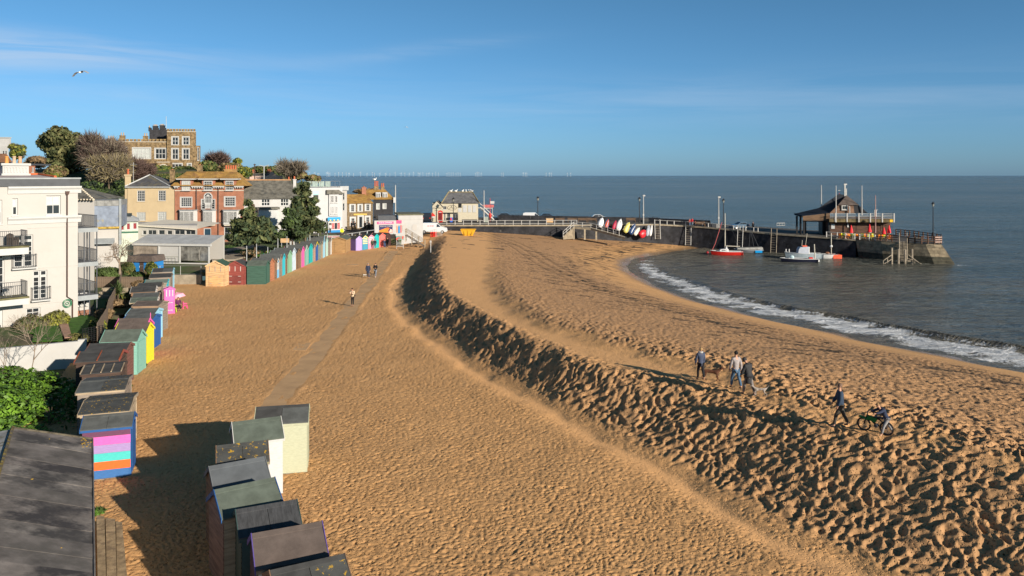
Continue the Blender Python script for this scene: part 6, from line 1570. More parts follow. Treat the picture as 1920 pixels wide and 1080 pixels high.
[B().box(-1.1+k*.42,-.78+k*.42,-.985,-.975,1.38,1.5).build('red_marking',mat('van_red',(.6,.06,.08),.5,0),v)for k in range(3)]
for px,yt,Y,L_,rz,hx,lab,cat in((795,416,169,4.4,.2,(.02,.025,.035),'dark van with the door side in shade behind the kiosk','van'),):
 p=AT(802,415.5,169);car('parked_van',lab,p,R(90),mat('van_dark',(.02,.025,.035),.3,0,coat=.3),L_=4.6,W_=1.95,van=True,cat='van')
g8='cars parked behind the parapet, only roofs showing'
for px,yt,hx,lab,vn in((950,399.3,(.03,.035,.045),'dark car roof showing above the left end of the parapet',False),(999,398.3,(.55,.55,.56),'white van top showing above the parapet left of the lamp post',True),(1028,399.8,(.03,.05,.08),'dark blue car roof right of the first jetty lamp post',False),(1124,402,(.5,.5,.5),'white car roof above the leaning boats',False)):
 Y=183;zt_=AT(px,yt,Y).z;t=car('parked_van' if vn else 'parked_car',lab,((px-960)*Y/F,Y,zt_-(1.98 if vn else 1.47)),0,mat('car_%d'%px,hx,.3,0,coat=.3),L_=4.6 if vn else 4.2,van=vn,cat='van' if vn else 'car');t['group']=g8
struct(B().box(-12,34,180,186,0,2.4).build('car_park',M_tar))
p=G(1386,428.5,1.25);car('parked_car','steel blue hatchback parked on the jetty by the railings',(p.x,p.y,p.z-.1),R(195),mat('car_blue',(.07,.12,.18),.25,.05,2,coat=.5),L_=3.9)
p=G(1464,423.5,.95);t=thing('white_fence_panel','short white fence panel standing on the open jetty','fence',p,.15);railing(t,[(-.95,0,0),(.95,0,0)],.62,M_railw,.62,.05,top=.07)
# ---- pavilion
f=Fac(1556,151.5,1677,150.0,.75)
pv=thing('pavilion','dark timber jetty pavilion with steep black roof and white balcony rail','pavilion',f.loc,f.rz)
zd0,zd1=f.uz(1600,416.5)[1],f.uz(1600,410.5)[1]
b=B();boards(b,.2,f.w-.2,1.5,0,zd0,.22);b.quad((.2,1.5,-.2),(f.w-.2,1.5,-.2),(f.w-.2,1.5,zd0),(.2,1.5,zd0));b.quad((f.w-.2,1.5,-.2),(f.w-.2,9,-.2),(f.w-.2,9,zd0),(f.w-.2,1.5,zd0));b.quad((.2,1.5,-.2),(.2,1.5,zd0),(.2,9,zd0),(.2,9,-.2));b.quad((.2,9,0),(.2,9,zd0),(f.w-.2,9,zd0),(f.w-.2,9,0));b.build('wall',M_plank,pv)
for a,c in((1590,1606),(1628,1634),(1640,1652),(1655,1668)):
 x0,x1,z0,z1=f.r(a,421,c,434,1.5);window(pv,(x0,x1,max(.5,z0),min(z1,zd0-.1)),2,1,M_plank,M_glass,y=1.38,fw=.06)
x0,x1,z0,z1=f.r(1558.5,420,1565,429,1.5);B().box(x0,x1,1.42,1.47,z0,z1).build('menu_board',M_lgrey,pv)
x0,x1,z0,z1=f.r(1588,419,1591,426,1.5);B().box(x0,x1,1.3,1.45,z0,z1).build('wall_lamp',M_wtrim,pv)
for i in range(3):B().box(-.1,f.w+.05,-.05-.004*i,0,zd0+(zd1-zd0)*i/3,zd0+(zd1-zd0)*(i+1)/3-.015).build('fascia_board',mat('fascia_green_brown',(.13,.10,.05),.85,.4,1,.3,9),pv)
b=B();b.box(-.1,f.w+.05,.002,9,zd0+.05,zd1-.02);b.build('balcony_deck',M_plank,pv)
x0,x1,z0,z1=f.r(1668,411.5,1675,416.5);B().box(x0,x1,-.1,-.065,z0,z1).build('yellow_sign',mat('sign_yellow',(.7,.42,.02),.5,0),pv)
zr1=f.uz(1600,399.5)[1];zr0=f.uz(1600,411)[1]
for px_ in(1566,1588,1610,1631.5,1654,1676):
 x_=f.uz(px_,400)[0];B().box(x_-.11,x_+.11,-.18,-.07,zr0-.55,zr1).build('rail_post',M_railw,pv)
for j in range(4):
 z_=zr1-.08-j*(zr1-zr0)*.24;B().box(f.uz(1556,400)[0],f.w,-.06,-.01,z_-.045,z_+.015).build('rail',M_railw,pv);B().box(f.w-.02,f.w+.05,0,7,z_-.045,z_+.015).build('rail',M_railw,pv)
D=3.0
def U(px,py,off):x,z=f.uz(px,py,off);return Vector((x,off,z))
pk0,pk1=U(1573,363.5,4.6),U(1587,366.5,4.6)
gl,gr_=U(1556,399.5,1.2),U(1627,399.5,1.2)
gm0,gm1=U(1571.5,384,1.4),U(1609,384,1.4)
fl0,fl1=U(1490,400.5,3.6),U(1505,405,1.2)
b=B()
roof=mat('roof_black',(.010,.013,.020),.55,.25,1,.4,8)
kk=U(1535,390,4.2)
b.add([fl0,fl1,U(1556,399.5,1.2),kk],[(0,1,2,3)]);b.add([kk,U(1556,399.5,1.2),pk1+Vector((0,-.1,0)),pk0],[(0,1,2,3)])
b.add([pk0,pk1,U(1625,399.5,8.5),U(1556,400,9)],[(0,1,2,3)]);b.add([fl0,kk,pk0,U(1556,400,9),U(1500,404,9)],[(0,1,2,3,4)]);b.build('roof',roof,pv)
b=B();roof_rows(b,[gm0+Vector((-.1,-.3,-.05)),gm1+Vector((.1,-.3,-.05)),pk1+Vector((.05,-.15,.02)),pk1+Vector((-.02,-.15,.02))],9);b.build('hip_slope',mat('hip_tiles_brown',(.135,.105,.09),.85,.2,1.5,.3,6),pv)
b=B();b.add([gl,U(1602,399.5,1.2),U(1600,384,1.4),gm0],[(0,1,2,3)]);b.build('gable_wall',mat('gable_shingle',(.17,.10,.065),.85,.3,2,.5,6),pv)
b=B();b.add([U(1602,399.5,1.25),gr_,U(1609,384,1.4),U(1600,384,1.42)],[(0,1,2,3)]);b.add([gr_,U(1627,399.5,6),pk1,gm1],[(0,1,2,3)]);b.build('shaded_gable',M_black,pv)  # gable's right part and side, their shade put into a black colour
x0,x1,z0,z1=f.r(1578,385,1589.5,393.5,1.1);window(pv,(x0,x1,z0,z1),2,1,M_railw,M_glass,y=1.0,fw=.16);
b=B();b.tube([U(1591,386.5,1.0),U(1593,388,.9),U(1593,400,.9)],.1,6);b.build('flue',M_railw,pv)
b=B();b.add([fl1+Vector((0,-.05,-.02)),U(1556,399.5,1.15),U(1556,414.5,1.15),fl1+Vector((.1,-.05,-1.0))],[(0,1,2,3)]);b.build('porch_gable',M_plank2,pv)
b=B();b.tube([fl0+Vector((0,0,-.1)),fl1+Vector((0,0,-.1))],.18,4);b.tube([fl1+Vector((0,0,-.95)),U(1556,415,1.1)],.14,4);b.build('eaves_beam',M_black,pv)
for px_,off in((1494,3.4),(1501,2.2),(1507.5,1.4),(1494,6.5),(1510,7),(1555,1.5),(1540,6)):
 q=U(px_,405,off);B().box(q.x-.16,q.x+.16,q.y-.16,q.y+.16,-.4,q.z).build('porch_post',M_black,pv)
b=B();q0,q1=U(1537,420,6),U(1556,420,6);b.box(q0.x,q1.x,4,7,-.3,zd0);b.build('store_room',M_black,pv)
for px_,yt,yb,off,lab in((1540,347,384,5,'white pole rising behind the long slope of the pavilion roof'),(1567.5,348,415,-.1,'white pole in front of the pavilion roof peak'),(1616,348,402,1,'white pole right of the pavilion gable'),(1641.5,366,453,-2.2,'rusty topped pole standing by the seating area')):
 q=f.loc[0]+f.uz(px_,yb,off)[0]*f.u.x-off*f.u.y,f.loc[1]+f.uz(px_,yb,off)[0]*f.u.y+off*f.u.x
 t,h_=pole(px_,yt,yb,q[1],.11,M_railw if px_<1640 else mat('pole_pinkish',(.35,.22,.2),.7,.2,2),'white_pole',lab,'pole','poles around the pavilion')
q=AT(1584,366,155.5);t=thing('weather_mast','white weather mast with camera and anemometer on the pavilion peak','mast',q,0)
B().box(-.12,.12,-.12,.12,-.6,2.0).build('mast',M_railw,t);B().box(.22,.36,-.1,.1,-.6,1.3).build('mast_stub',M_railw,t);B().box(-.2,.4,-.12,.12,2.0,2.25).build('camera',M_railw,t);B().tube([(0,0,2.2),(0,0,3.2)],.03,5).build('rod',M_dgrey,t)
q=AT(1573.5,364,155);t=thing('anemometer','small cup anemometer on the left end of the pavilion ridge','instrument',q,0);B().tube([(0,0,0),(0,0,.7)],.03,5).build('rod',M_dgrey,t);B().tube([(-.2,0,.72),(.2,0,.72)],.06,5).build('cups',M_railw,t);B().ball((0,0,.1),.09).build('red_light',M_redp,t)
q=AT(1641,397,150.5);t=thing('life_ring_box','white box with small lamp on the right of the balcony rail','box',q,0);B().box(-.2,.2,-.15,.15,-.9,.3).build('box',M_railw,t);B().tube([(-.2,0,.3),(.5,0,.35)],.05,5).build('arm',M_railw,t)
g9='folded red parasols on the pavilion terrace'
def deck_pt(px,py,z):return G(px,py,z)
for px,yb,yt,lab in((1596,438,422,'folded red parasol, leftmost on the terrace'),(1630.5,438,420.5,'folded red parasol in the middle of the terrace'),(1657.5,440,426,'wide folded red parasol, low beside the table'),(1667,436,422,'slim folded red parasol, rightmost on the terrace')):
 Y=147.6;p=AT(px,yb+5,Y);h_=(yb+5-yt)*Y/F;t=thing('parasol',lab,'parasol',(p.x,p.y,.62),0,g9);h_=AT(px,yt,Y).z-.62
 B().tube([(0,0,0),(0,0,h_-.1)],.04,5).build('pole',M_railw,t);B().lathe([(.34,h_-1.45),(.36,h_-1.3),(.2,h_-.6),(.05,h_)],8).build('canopy',mat('parasol_red',(.80,.03,.04),.6,.1,4),t);B().lathe([(.30,h_-1.55),(.33,h_-1.46)],8).build('hem',M_railw,t)
M_or,M_li=mat('chair_orange',(.85,.22,.02),.5,.05,3),mat('chair_lime',(.60,.68,.03),.5,.05,3)
proto={}
def tchair(loc,rz,m,lab):
 k=m.name
 if k not in proto:
  t=thing('terrace_chair',lab,'chair',loc,rz,'orange and lime chairs on the pavilion terrace')
  B().box(-.24,.24,-.24,.24,.42,.46).build('seat',m,t);B().prism([(-.24,.46),(.24,.46),(.2,.9),(-.2,.9)],.04,axis='y',base=.2).build('backrest',m,t)
  for x in(-.2,.2):
   for y in(-.2,.2):B().tube([(x*1.2,y*1.2,0),(x,y,.42)],.025,4).build('leg',m,t)
   B().box(x*1.2-.03,x*1.2+.03,-.2,.22,.62,.66).build('armrest',m,t)
  proto[k]=t
 else:
  t=copy_tree(proto[k]);t.location=loc;t.rotation_euler=(0,0,rz);t['label']=lab
 return t
ORD=['leftmost','second from the left','third from the left','fourth from the left','fifth from the left','sixth from the left','seventh from the left','eighth from the left','ninth from the left','tenth from the left','eleventh from the left','twelfth from the left','thirteenth from the left','fourteenth from the left']
cpx=[(1576,1),(1580,0),(1583.5,0),(1587,1),(1590.5,1),(1594,1),(1597.5,0),(1602,0),(1605,1),(1609,1),(1612,0),(1616,0),(1619,0),(1623,1),(1627,1),(1630,0),(1633.5,1),(1637,0),(1649,1),(1654,1),(1658,0),(1664,1),(1667,1),(1669,1)]
cnt=[0,0]
for i,(px,k_)in enumerate(cpx):
 m=(M_li,M_or)[k_];o_=cnt[k_];cnt[k_]+=1
 Y=147.3-(px-1576)*.035+(i%3)*.55;x=(px-960)*Y/F
 tchair((x,Y,.58),random.uniform(-.8,.8)+(0 if i%2 else 2.6),m,'%s plastic chair outside the pavilion, %s of its colour'%(('lime green','orange')[k_],ORD[o_]))
tproto=None
for px,lab in((1585,'pale table left of the first red parasol'),(1599,'pale table just right of the first red parasol'),(1614,'pale table between the first two red parasols'),(1626,'pale table at the foot of the middle red parasol'),(1662,'pale table at the right hand red parasols')):
 Y=147.0-(px-1576)*.035;p=((px-960)*Y/F,Y,.58)
 if tproto is None:
  t=thing('terrace_table',lab,'table',p,0,'tables on the pavilion terrace');B().lathe([(.42,.70),(.43,.74)],12).build('tabletop',M_railw,t);B().tube([(0,0,0),(0,0,.7)],.04,6).build('leg',M_railw,t);B().lathe([(.25,0),(.24,.03)],10).build('foot',M_railw,t);tproto=t
 else:t=copy_tree(tproto);t.location=p;t['label']=lab
rt=thing('terrace_railing','white rail on posts along the quay edge in front of the orange chairs','railing',(0,0,0))
pp=[wall_pt(xat(px),.25)for px in(1549,1569,1585,1602,1611,1629,1640)]
for p in pp:B().box(p.x-.08,p.x+.08,p.y-.08,p.y+.08,p.z,p.z+1.05).build('post',M_railw,rt)
for i in range(len(pp)-1):
 for h_ in(1.0,.4):B().tube([pp[i]+Vector((0,0,h_)),pp[i+1]+Vector((0,0,h_))],.05,4).build('rail',M_railw,rt)
bf=thing('timber_fence','brown three rail timber fence around the seaward head of the jetty','fence',(0,0,0))
seq=[AT(1680,421,156),AT(1697,424.5,154),AT(1714,428.5,151.5),AT(1731,434,148),AT(1748,439.5,145),AT(1766,444,141.5)]
fr_=[AT(1642,452,144.4),AT(1662,454,142.5),AT(1683.5,456,140.5)];fr2=[AT(1703,457,138.8),AT(1728,458.5,137.2),AT(1752,458.5,137),AT(1766,456,139)]
seq=[Vector((p.x,p.y,.42))for p in seq];fr_=[Vector((p.x,p.y,.42))for p in fr_];fr2=[Vector((p.x,p.y,.42))for p in fr2]
for line in(seq,fr_,fr2):
 for i in range(len(line)-1):
  nn=2
  for k in range(nn):p=line[i].lerp(line[i+1],k/nn);B().box(p.x-.09,p.x+.09,p.y-.09,p.y+.09,p.z,p.z+1.3).build('post',M_plank,bf)
  for h_ in(1.2,.8,.4):B().tube([line[i]+Vector((0,0,h_)),line[i+1]+Vector((0,0,h_))],.065,4).build('rail',M_plank,bf)
gt=thing('timber_gate','pale three bar gate at the outer corner of the jetty head','gate',AT(1752,457,137.0),.25);gt.location.z=.42
for h_ in(.35,.75,1.15):B().box(0,1.4,-.2,-.12,h_-.1,h_+.08).build('bar',mat('gate_pink',(.36,.25,.21),.8,.2,2),gt)
for x in(0,1.4):B().box(x-.1,x+.1,-.1,.1,0,1.4).build('post',M_plank,gt)
ls=thing('landing_stairs','grey timber landing stairs against the jetty head','stairs',(0,0,0))
T0,T1=AT(1686.5,447,139.6),AT(1686.5,486,136.6);w_=AT(1700.5,447,139.6).x-T0.x
for k in range(13):
 p=T0.lerp(T1,(k+2.5)/14.5);B().box(p.x,p.x+w_,p.y-.14,p.y+.14,p.z-.03,p.z+.03).build('tread',M_gtimber,ls)
for xo in(-.05,w_):
 o=Vector((xo,0,0));B().tube([T0+o,T1+o],.09,4).build('stringer',M_gtimber,ls);B().tube([T0+o+Vector((0,0,1.0)),T1+o+Vector((0,0,1.0))],.06,4).build('handrail',M_gtimber,ls)
for px_,yt,yb in((1672,464.5,493),(1684.5,467,492),(1697,468,493),(1710,467,493)):
 p=AT(px_,yb,135.0);B().tube([(p.x,p.y,-4),(p.x,p.y,AT(px_,yt,135.0).z)],.19,8).build('pile',M_gtimber,ls)
for a,c in(((1672,478),(1656,489)),((1672,486),(1658,495)),((1703,478),(1722,492)),((1703,485),(1728,495)),((1656,489),(1656,496)),((1664,484),(1664,494)),((1715,486),(1715,494))):
 B().tube([AT(a[0],a[1],134.8),AT(c[0],c[1],134.2)],.07,4).build('brace',M_gtimber,ls)
B().box(T1.x-.6,T1.x+w_+.6,T1.y-.9,T1.y+.4,SEA+.35,SEA+.45).build('platform',M_gtimber,ls)
# ---- boats
def boat_hull(L_,w,h,bow=.35,mi=None,sheer=.25,n=12,stern=.75):
 """x forward; returns builder of the hull shell with an inner deck"""
 b=B();k=7;vs=[]
 for i in range(n):
  t_=i/(n-1);hw=w/2*(stern+(1-stern)*min(1,t_*2.5))*(1-max(0,(t_-.5)/.5)**2.2*.97)
  top=h*(1+sheer*max(0,t_-.4)**1.5*2.0);x=-L_/2+L_*t_
  for j in range(k):
   a=-1+2*j/(k-1);s_=abs(a)**.55*(1 if a>0 else-1)
   z=top*(abs(a)**2.2)-.25*(1-abs(a)**2.2)*(1-max(0,(t_-.8)/.2)*.8);xx=x+(bow*L_*.12*(z/h)*max(0,(t_-.6)/.4))
   vs.append((xx,s_*hw,z))
 fs=[(i*k+j,i*k+j+1,(i+1)*k+j+1,(i+1)*k+j)for i in range(n-1)for j in range(k-1)];fs.append(tuple(range(k)))
 b.add(vs,fs);rim=[vs[i*k]for i in range(n)],[vs[i*k+k-1]for i in range(n)]
 return b,rim
def boat(name,label,px,yw,L_,w,h,rz,hullm,deckm,cat,rimm=None,deckz=.82,stripe=None):
 p=G(px,yw,SEA);t=thing(name,label,cat,(p.x,p.y,SEA),rz)
 b,rim=boat_hull(L_,w,h);b.build('hull',hullm,t,smooth=True)
 d=B();n=len(rim[0]);vs=[]
 for i in range(n):
  a,c=Vector(rim[0][i]),Vector(rim[1][i]);m_=(a+c)/2;
  for q in(a,c):r_=m_.lerp(q,.93);vs.append((r_.x,r_.y,q.z-h*(1-deckz)))
 d.add(vs,[(2*i,2*i+2,2*i+3,2*i+1)for i in range(n-1)]);d.build('deck',deckm,t)
 for r_ in rim:B().tube(r_,.05,5).build('gunwale',rimm or deckm,t)
 return t,rim
M_gelw=mat('gelcoat_white',(.60,.60,.60),.35,.06,3);M_rope=mat('rope',(.35,.30,.25),.8,0)
M_hred=mat('hull_red',(.50,.02,.015),.4,.08,2);M_alu=mat('mast_alloy',(.50,.46,.38),.45,.1,1)
t,rim=boat('sailing_boat','red hulled sailing boat with white deck and bare mast at its mooring',1363,478.5,5.6,2.0,.72,R(176),M_hred,M_gelw,'sailing boat',deckz=1.0)
b=B();b.prism([(.1,.72),(1.5,.78),(1.25,1.12),(.2,1.25),(-.2,1.2),(-.3,.72)],1.1,axis='y',base=-.55);cb_=b.build('cabin',M_gelw,t)
for s in(-1,1):B().box(.35,1.1,min(s*.555,s*.57),max(s*.555,s*.57),.9,1.05).build('cabin_window',M_glass,cb_)
B().tube([(.35,0,.9),(.35,0,7.9)],[.10,.075],6).build('mast',M_alu,t)
B().tube([(.3,0,1.75),(-2.4,.1,1.65)],.07,5).build('boom',M_alu,t)
B().tube([(2.75,0,.95),(2.2,0,2.1),(.95,0,6.2)],.055,5).build('furled_jib',mat('jib_red',(.45,.10,.10),.8,.1,5),t)
for q in(((2.75,0,.95),(.4,0,7.8)),((-.2,.95,.75),(.36,0,5.6)),((-.2,-.95,.75),(.36,0,5.6)),((-2.6,0,.8),(.3,0,7.8))):B().tube(q,.014,4).build('stay',M_dgrey,t)
B().prism([(-.1,0),(.3,0),(.1,.7)],.5,axis='y',base=-.25).build('sail_bag',M_gelw,t,loc=(.0,0,1.15))
B().box(-2.95,-2.7,-.25,.25,-.1,.75).build('rudder',M_redp,t)
t,rim=boat('covered_dinghy','dinghy under a grey cover moored behind the red sailing boat',1405,474,5.2,1.8,.6,R(170),mat('hull_grey',(.16,.17,.19),.5,.1,2),M_lgrey,'dinghy')
B().prism([(2.4,.7),(2.2,.95),(-2.4,1.15),(-2.5,.75)],1.6,axis='y',base=-.8).build('cover',mat('cover_canvas',(.34,.34,.32),.9,.25,1.5,.6,4),t)
B().box(-2.3,-1.0,-.9,.9,.1,.55).build('float',col('float_blue','#1f9ae0',.85),t);B().ball((.3,-1.05,.2),.28).build('fender',mat('fender_pink',(.75,.18,.14),.5,0),t);B().box(.6,1.2,-1.1,-.8,0,.5).build('float_white',M_gelw,t)
for q in(((-.9,0,.9),(-.2,0,4.6)),((.1,0,.9),(-.2,0,4.6)),((-1.9,0,.8),(-.4,0,4.2))):B().tube(q,.035,5).build('spar',M_dgrey,t)
Mhb=mat('hull_pale_blue',(.30,.36,.40),.5,.1,2)
t,rim=boat('fishing_boat','pale blue grey fishing boat with white wheelhouse against the jetty',1508,485.5,6.3,2.2,1.0,R(176),Mhb,M_lgrey,'fishing boat')
b=B();b.prism([(-.6,.9),(1.3,.9),(1.15,1.75),(.9,2.15),(-.6,2.25)],1.5,axis='y',base=-.75);wh=b.build('wheelhouse',mat('house_grey',(.38,.41,.47),.5,.08,2),t)
B().box(.45,1.0,-.77,-.752,1.35,1.85).build('window',M_glass,wh);B().box(-.2,.1,-.77,-.752,1.35,1.85).build('window',M_glass,wh);B().box(-.63,-.602,-.7,.7,.95,2.2).build('door',M_gelw,wh)
B().box(-1.0,-.61,-.72,-.2,.9,2.15).build('door_panel',M_gelw,wh);B().box(-.4,.4,-.4,.4,2.25,2.42).build('life_raft',mat('raft_red',(.75,.12,.05),.6,0),wh)
for x in(2.5,3.05):B().box(x,x+.12,-.4,-.28,1.0,1.75).build('bow_post',M_gelw,t)
for q in(((-.2,0,2.3),(-.5,0,4.6)),((.5,.2,2.2),(.4,.2,3.4))):B().tube(q,.04,5).build('mast',M_alu,t)
Mhn=mat('hull_navy',(.012,.014,.03),.35,.1,2,coat=.3)
t,rim=boat('open_boat','low navy open boat with white stripe in front of the fishing boat',1499,491.5,6.0,1.9,.6,R(177),Mhn,mat('deck_blue_grey',(.28,.32,.38),.6,.15,2),'boat',rimm=M_gelw,deckz=.75)
B().ball((1.3,0,.85),.38,squash=(1.1,1,.9)).build('buoy_bag',mat('bag_pale',(.42,.55,.58),.7,.1,2),t);B().ball((1.2,-1.05,.35),.2).build('fender',mat('fender_pink' if False else 'fender_rose',(.70,.25,.28),.5,0),t);B().box(-2.2,-1.6,-.3,.3,.5,.85).build('engine_box',M_redp,t)
B().tube([(-2.75,-.3,.3),(-2.6,-.3,3.1)],.09,6).build('mast',M_alu,t);B().box(-3.3,-2.9,-.4,.4,.1,.5).build('outboard',M_gelw,t)
t,rim=boat('work_boat','white and red work boat with mast at the stern of the fishing boat',1549,484.5,3.9,2.0,.8,R(176),M_gelw,M_dgrey,'boat')
B().box(-2.5,-1.0,-.85,.85,.05,.72).build('red_float',mat('float_red',(.80,.10,.04),.6,.1,3),t)
B().tube([(-.9,0,.3),(-.9,0,4.6)],.08,6).build('mast',M_alu,t);B().ball((-.9,0,2.2),.25).build('radar',M_gelw,t);B().ball((-.2,0,1.0),.3,squash=(1.5,1,.7)).build('net_pile',mat('net_brown',(.20,.09,.05),.9,.4,6),t)
for px,y,lab,m in((1326.5,474.5,'small dark red mooring buoy left of the sailing boat','buoy_dark'),):
 p=G(px,y,SEA);t=thing('mooring_buoy',lab,'buoy',p,0);B().ball((0,0,.12),.24).build('float',mat('buoy_dark',(.35,.02,.03),.5,0),t);B().lathe([(.05,.34),(.05,.5)],6).build('eye',M_iron,t)
t,rim=boat('dark_boat','dark boat in the shade of the jetty wall behind the fishing boat',1463,470,5.5,1.9,.8,R(178),M_black,M_dgrey,'boat')
p=G(807.5,467,1.4);t=thing('marker_post','short white marker post stuck in the head of the sand ridge','post',p,0);B().tube([(0,0,-.5),(0,0,1.25)],.07,6).build('shaft',M_railw,t);B().box(-.12,.12,-.09,.09,.95,1.25).build('cap',M_railw,t)
pr_=thing('promenade_railing','grey two rail fence along the promenade above the short row of huts','railing',(0,0,0))
A3,A4=AT(646,445,136.6),AT(703,436.5,136.3)
for i in range(5):
 p=A3.lerp(A4,i/4);B().box(p.x-.07,p.x+.07,p.y-.07,p.y+.07,1.7,p.z+.55).build('post',M_lgrey,pr_)
for dz in(.5,-.1):B().tube([A3+Vector((0,0,dz)),A4+Vector((0,0,dz))],.06,4).build('rail',M_lgrey,pr_)
s0=AT(608,446.5,130);s1=AT(637,441.5,130)
sg=thing('hire_sign','long white sign with red capitals above the timber kiosk roof','sign',s0,0)
B().box(0,s1.x-s0.x,0,.05,0,s1.z-s0.z).build('board',M_wtrim,sg);text('OPEN ALL SEASON',.34,mat('letter_red',(.6,.03,.06),.5,0),sg,((s1.x-s0.x)/2,-.01,(s1.z-s0.z)/2),(R(90),0,0),width=(s1.x-s0.x)*.88)
for x in(.2,s1.x-s0.x-.2):B().box(x-.04,x+.04,.06,.12,-.8,.1).build('leg',M_dgrey,sg)
for px,yb,yt,Y,lab in((462.5,497,461,96,'grey garden post behind the green hut'),(521,472,447,103,'grey garden post left of the tan board'),(538,470,443,106,'grey garden post right of the tan board'),(481,481,457,101,'thin post beside the pine trunk'),(502,478,463,100,'short thin post near the yellow bush'),(555,463,436,112,'grey post left of the white garden sign'),(581,455,436,118,'thin post beside the dark net'),(597,450,434,124,'pale post by the white shop terrace')):
 pole(px,yt,yb,Y,.06,M_lgrey,'garden_post',lab,'post','thin posts in the promenade garden')
for q,Y,lab,m in(((526,455,542,447),108,'tan wooden board between two garden posts',W_pale),((544,461,553,450),110,'white garden notice with black writing, slightly tilted',M_wtrim)):
 a,c=AT(q[0],q[1],Y),AT(q[2],q[3],Y);t=thing('garden_sign',lab,'sign',a,0);B().box(0,c.x-a.x,0,.05,0,c.z-a.z).build('board',m,t);B().box(.1,.16,.055,.1,-1.5,.3).build('leg',M_lgrey,t)
 if m is M_wtrim:t.rotation_euler=(0,R(-8),0)
# ------ plants
def leafmat(name,c,var=.45,scale=.8,rough=.75):
 m=mat(name,c,rough,var,scale)
 return m
L_oak=leafmat('leaf_evergreen',(.075,.085,.032));L_oak2=leafmat('leaf_evergreen_light',(.13,.125,.05))
L_pine=leafmat('leaf_pine',(.040,.060,.025));L_pine2=leafmat('leaf_pine_light',(.085,.095,.035))
L_hedge=leafmat('leaf_bright',(.10,.195,.018),.5,1.5,.55);L_hedge2=leafmat('leaf_bright_dark',(.055,.115,.016),.5,1.5,.55)
L_bush=leafmat('leaf_bush',(.055,.085,.022));L_dark=leafmat('leaf_dark',(.014,.024,.012));L_yel=leafmat('leaf_yellow',(.20,.20,.03));L_brown=leafmat('leaf_brown',(.17,.115,.06));L_olive=leafmat('leaf_olive',(.13,.125,.04))
T_purple=leafmat('twig_purple',(.10,.065,.055),.3);T_grey=leafmat('twig_grey',(.17,.14,.105),.3);T_olive=leafmat('twig_olive',(.22,.18,.09),.3);M_bark=mat('bark',(.12,.09,.06),.95,.3,2)
def leaves(name,par,blobs,n,size,mats,gaps=.25,up=.25,seed=0,aspect=1.6,shell=.45):
 """many small leaf faces spread through rounded volumes, thinned in patches"""
 r=np.random.default_rng(seed+100)
 vol=np.array([b[3]*b[4]*b[5]for b in blobs])**.75;pr=vol/vol.sum()
 k=r.choice(len(blobs),n,p=pr);bb=np.array(blobs)[k]
 d=r.normal(size=(n,3));d/=np.linalg.norm(d,axis=1)[:,None]
 rad=r.random(n)**shell
 P=bb[:,:3]+d*bb[:,3:6]*rad[:,None]
 big=float(np.mean([b[3]for b in blobs]))
 keep=fbm(P[:,0]/(big*.35)+P[:,2]*.7,P[:,1]/(big*.35)+P[:,2]/(big*.4),500+seed,3)>-gaps*(1.2-rad)-.30+gaps
 P=P[keep];d=d[keep];n=len(P)
 nrm=d+r.normal(size=(n,3))*.7+np.array([0,0,up]);nrm/=np.linalg.norm(nrm,axis=1)[:,None]
 t=np.cross(nrm,r.normal(size=(n,3)));t/=np.linalg.norm(t,axis=1)[:,None];b=np.cross(nrm,t)
 s=size*(.6+.8*r.random(n))[:,None]
 V=np.stack([P-t*s*aspect/2,P+b*s/2,P+t*s*aspect/2,P-b*s/2],1).reshape(-1,3)
 me=bpy.data.meshes.new(name);me.vertices.add(len(V));me.vertices.foreach_set('co',V.astype(np.float32).ravel())
 me.loops.add(4*n);me.loops.foreach_set('vertex_index',np.arange(4*n,dtype=np.int32));me.polygons.add(n)
 me.polygons.foreach_set('loop_start',np.arange(0,4*n,4,dtype=np.int32));me.polygons.foreach_set('loop_total',np.full(n,4,dtype=np.int32))
 for m in mats:me.materials.append(m)
 me.polygons.foreach_set('material_index',((fbm(P[:,0]/(big*.3),P[:,2]/(big*.3)+P[:,1]/(big*.3),600+seed,2)>.03)*1%len(mats)).astype(np.int32))
 me.update();o=bpy.data.objects.new(name,me);COL.objects.link(o);o.parent=par
 return o
def branches(b,p,d,L_,r,depth,rnd,spread=.55,n=3,tips=None,up=.15,shrink=.72):
 q=p+d*L_;mid=p.lerp(q,.5)+Vector((rnd.uniform(-1,1),rnd.uniform(-1,1),rnd.uniform(-1,1)))*L_*.07
 b.tube([p,mid,q],[r,r*.85,r*.65],4 if depth>2 else 3,cap=False)
 if depth==0:
  if tips is not None:tips.append(q)
  return
 for i in range(n):
  a=Vector((rnd.gauss(0,1),rnd.gauss(0,1),rnd.gauss(0,1))).normalized()
  nd=(d+a*spread+Vector((0,0,up))).normalized()
  branches(b,q if i else mid.lerp(q,.5),nd,L_*shrink*rnd.uniform(.75,1.15),r*.62,depth-1,rnd,spread,n,tips,up,shrink)
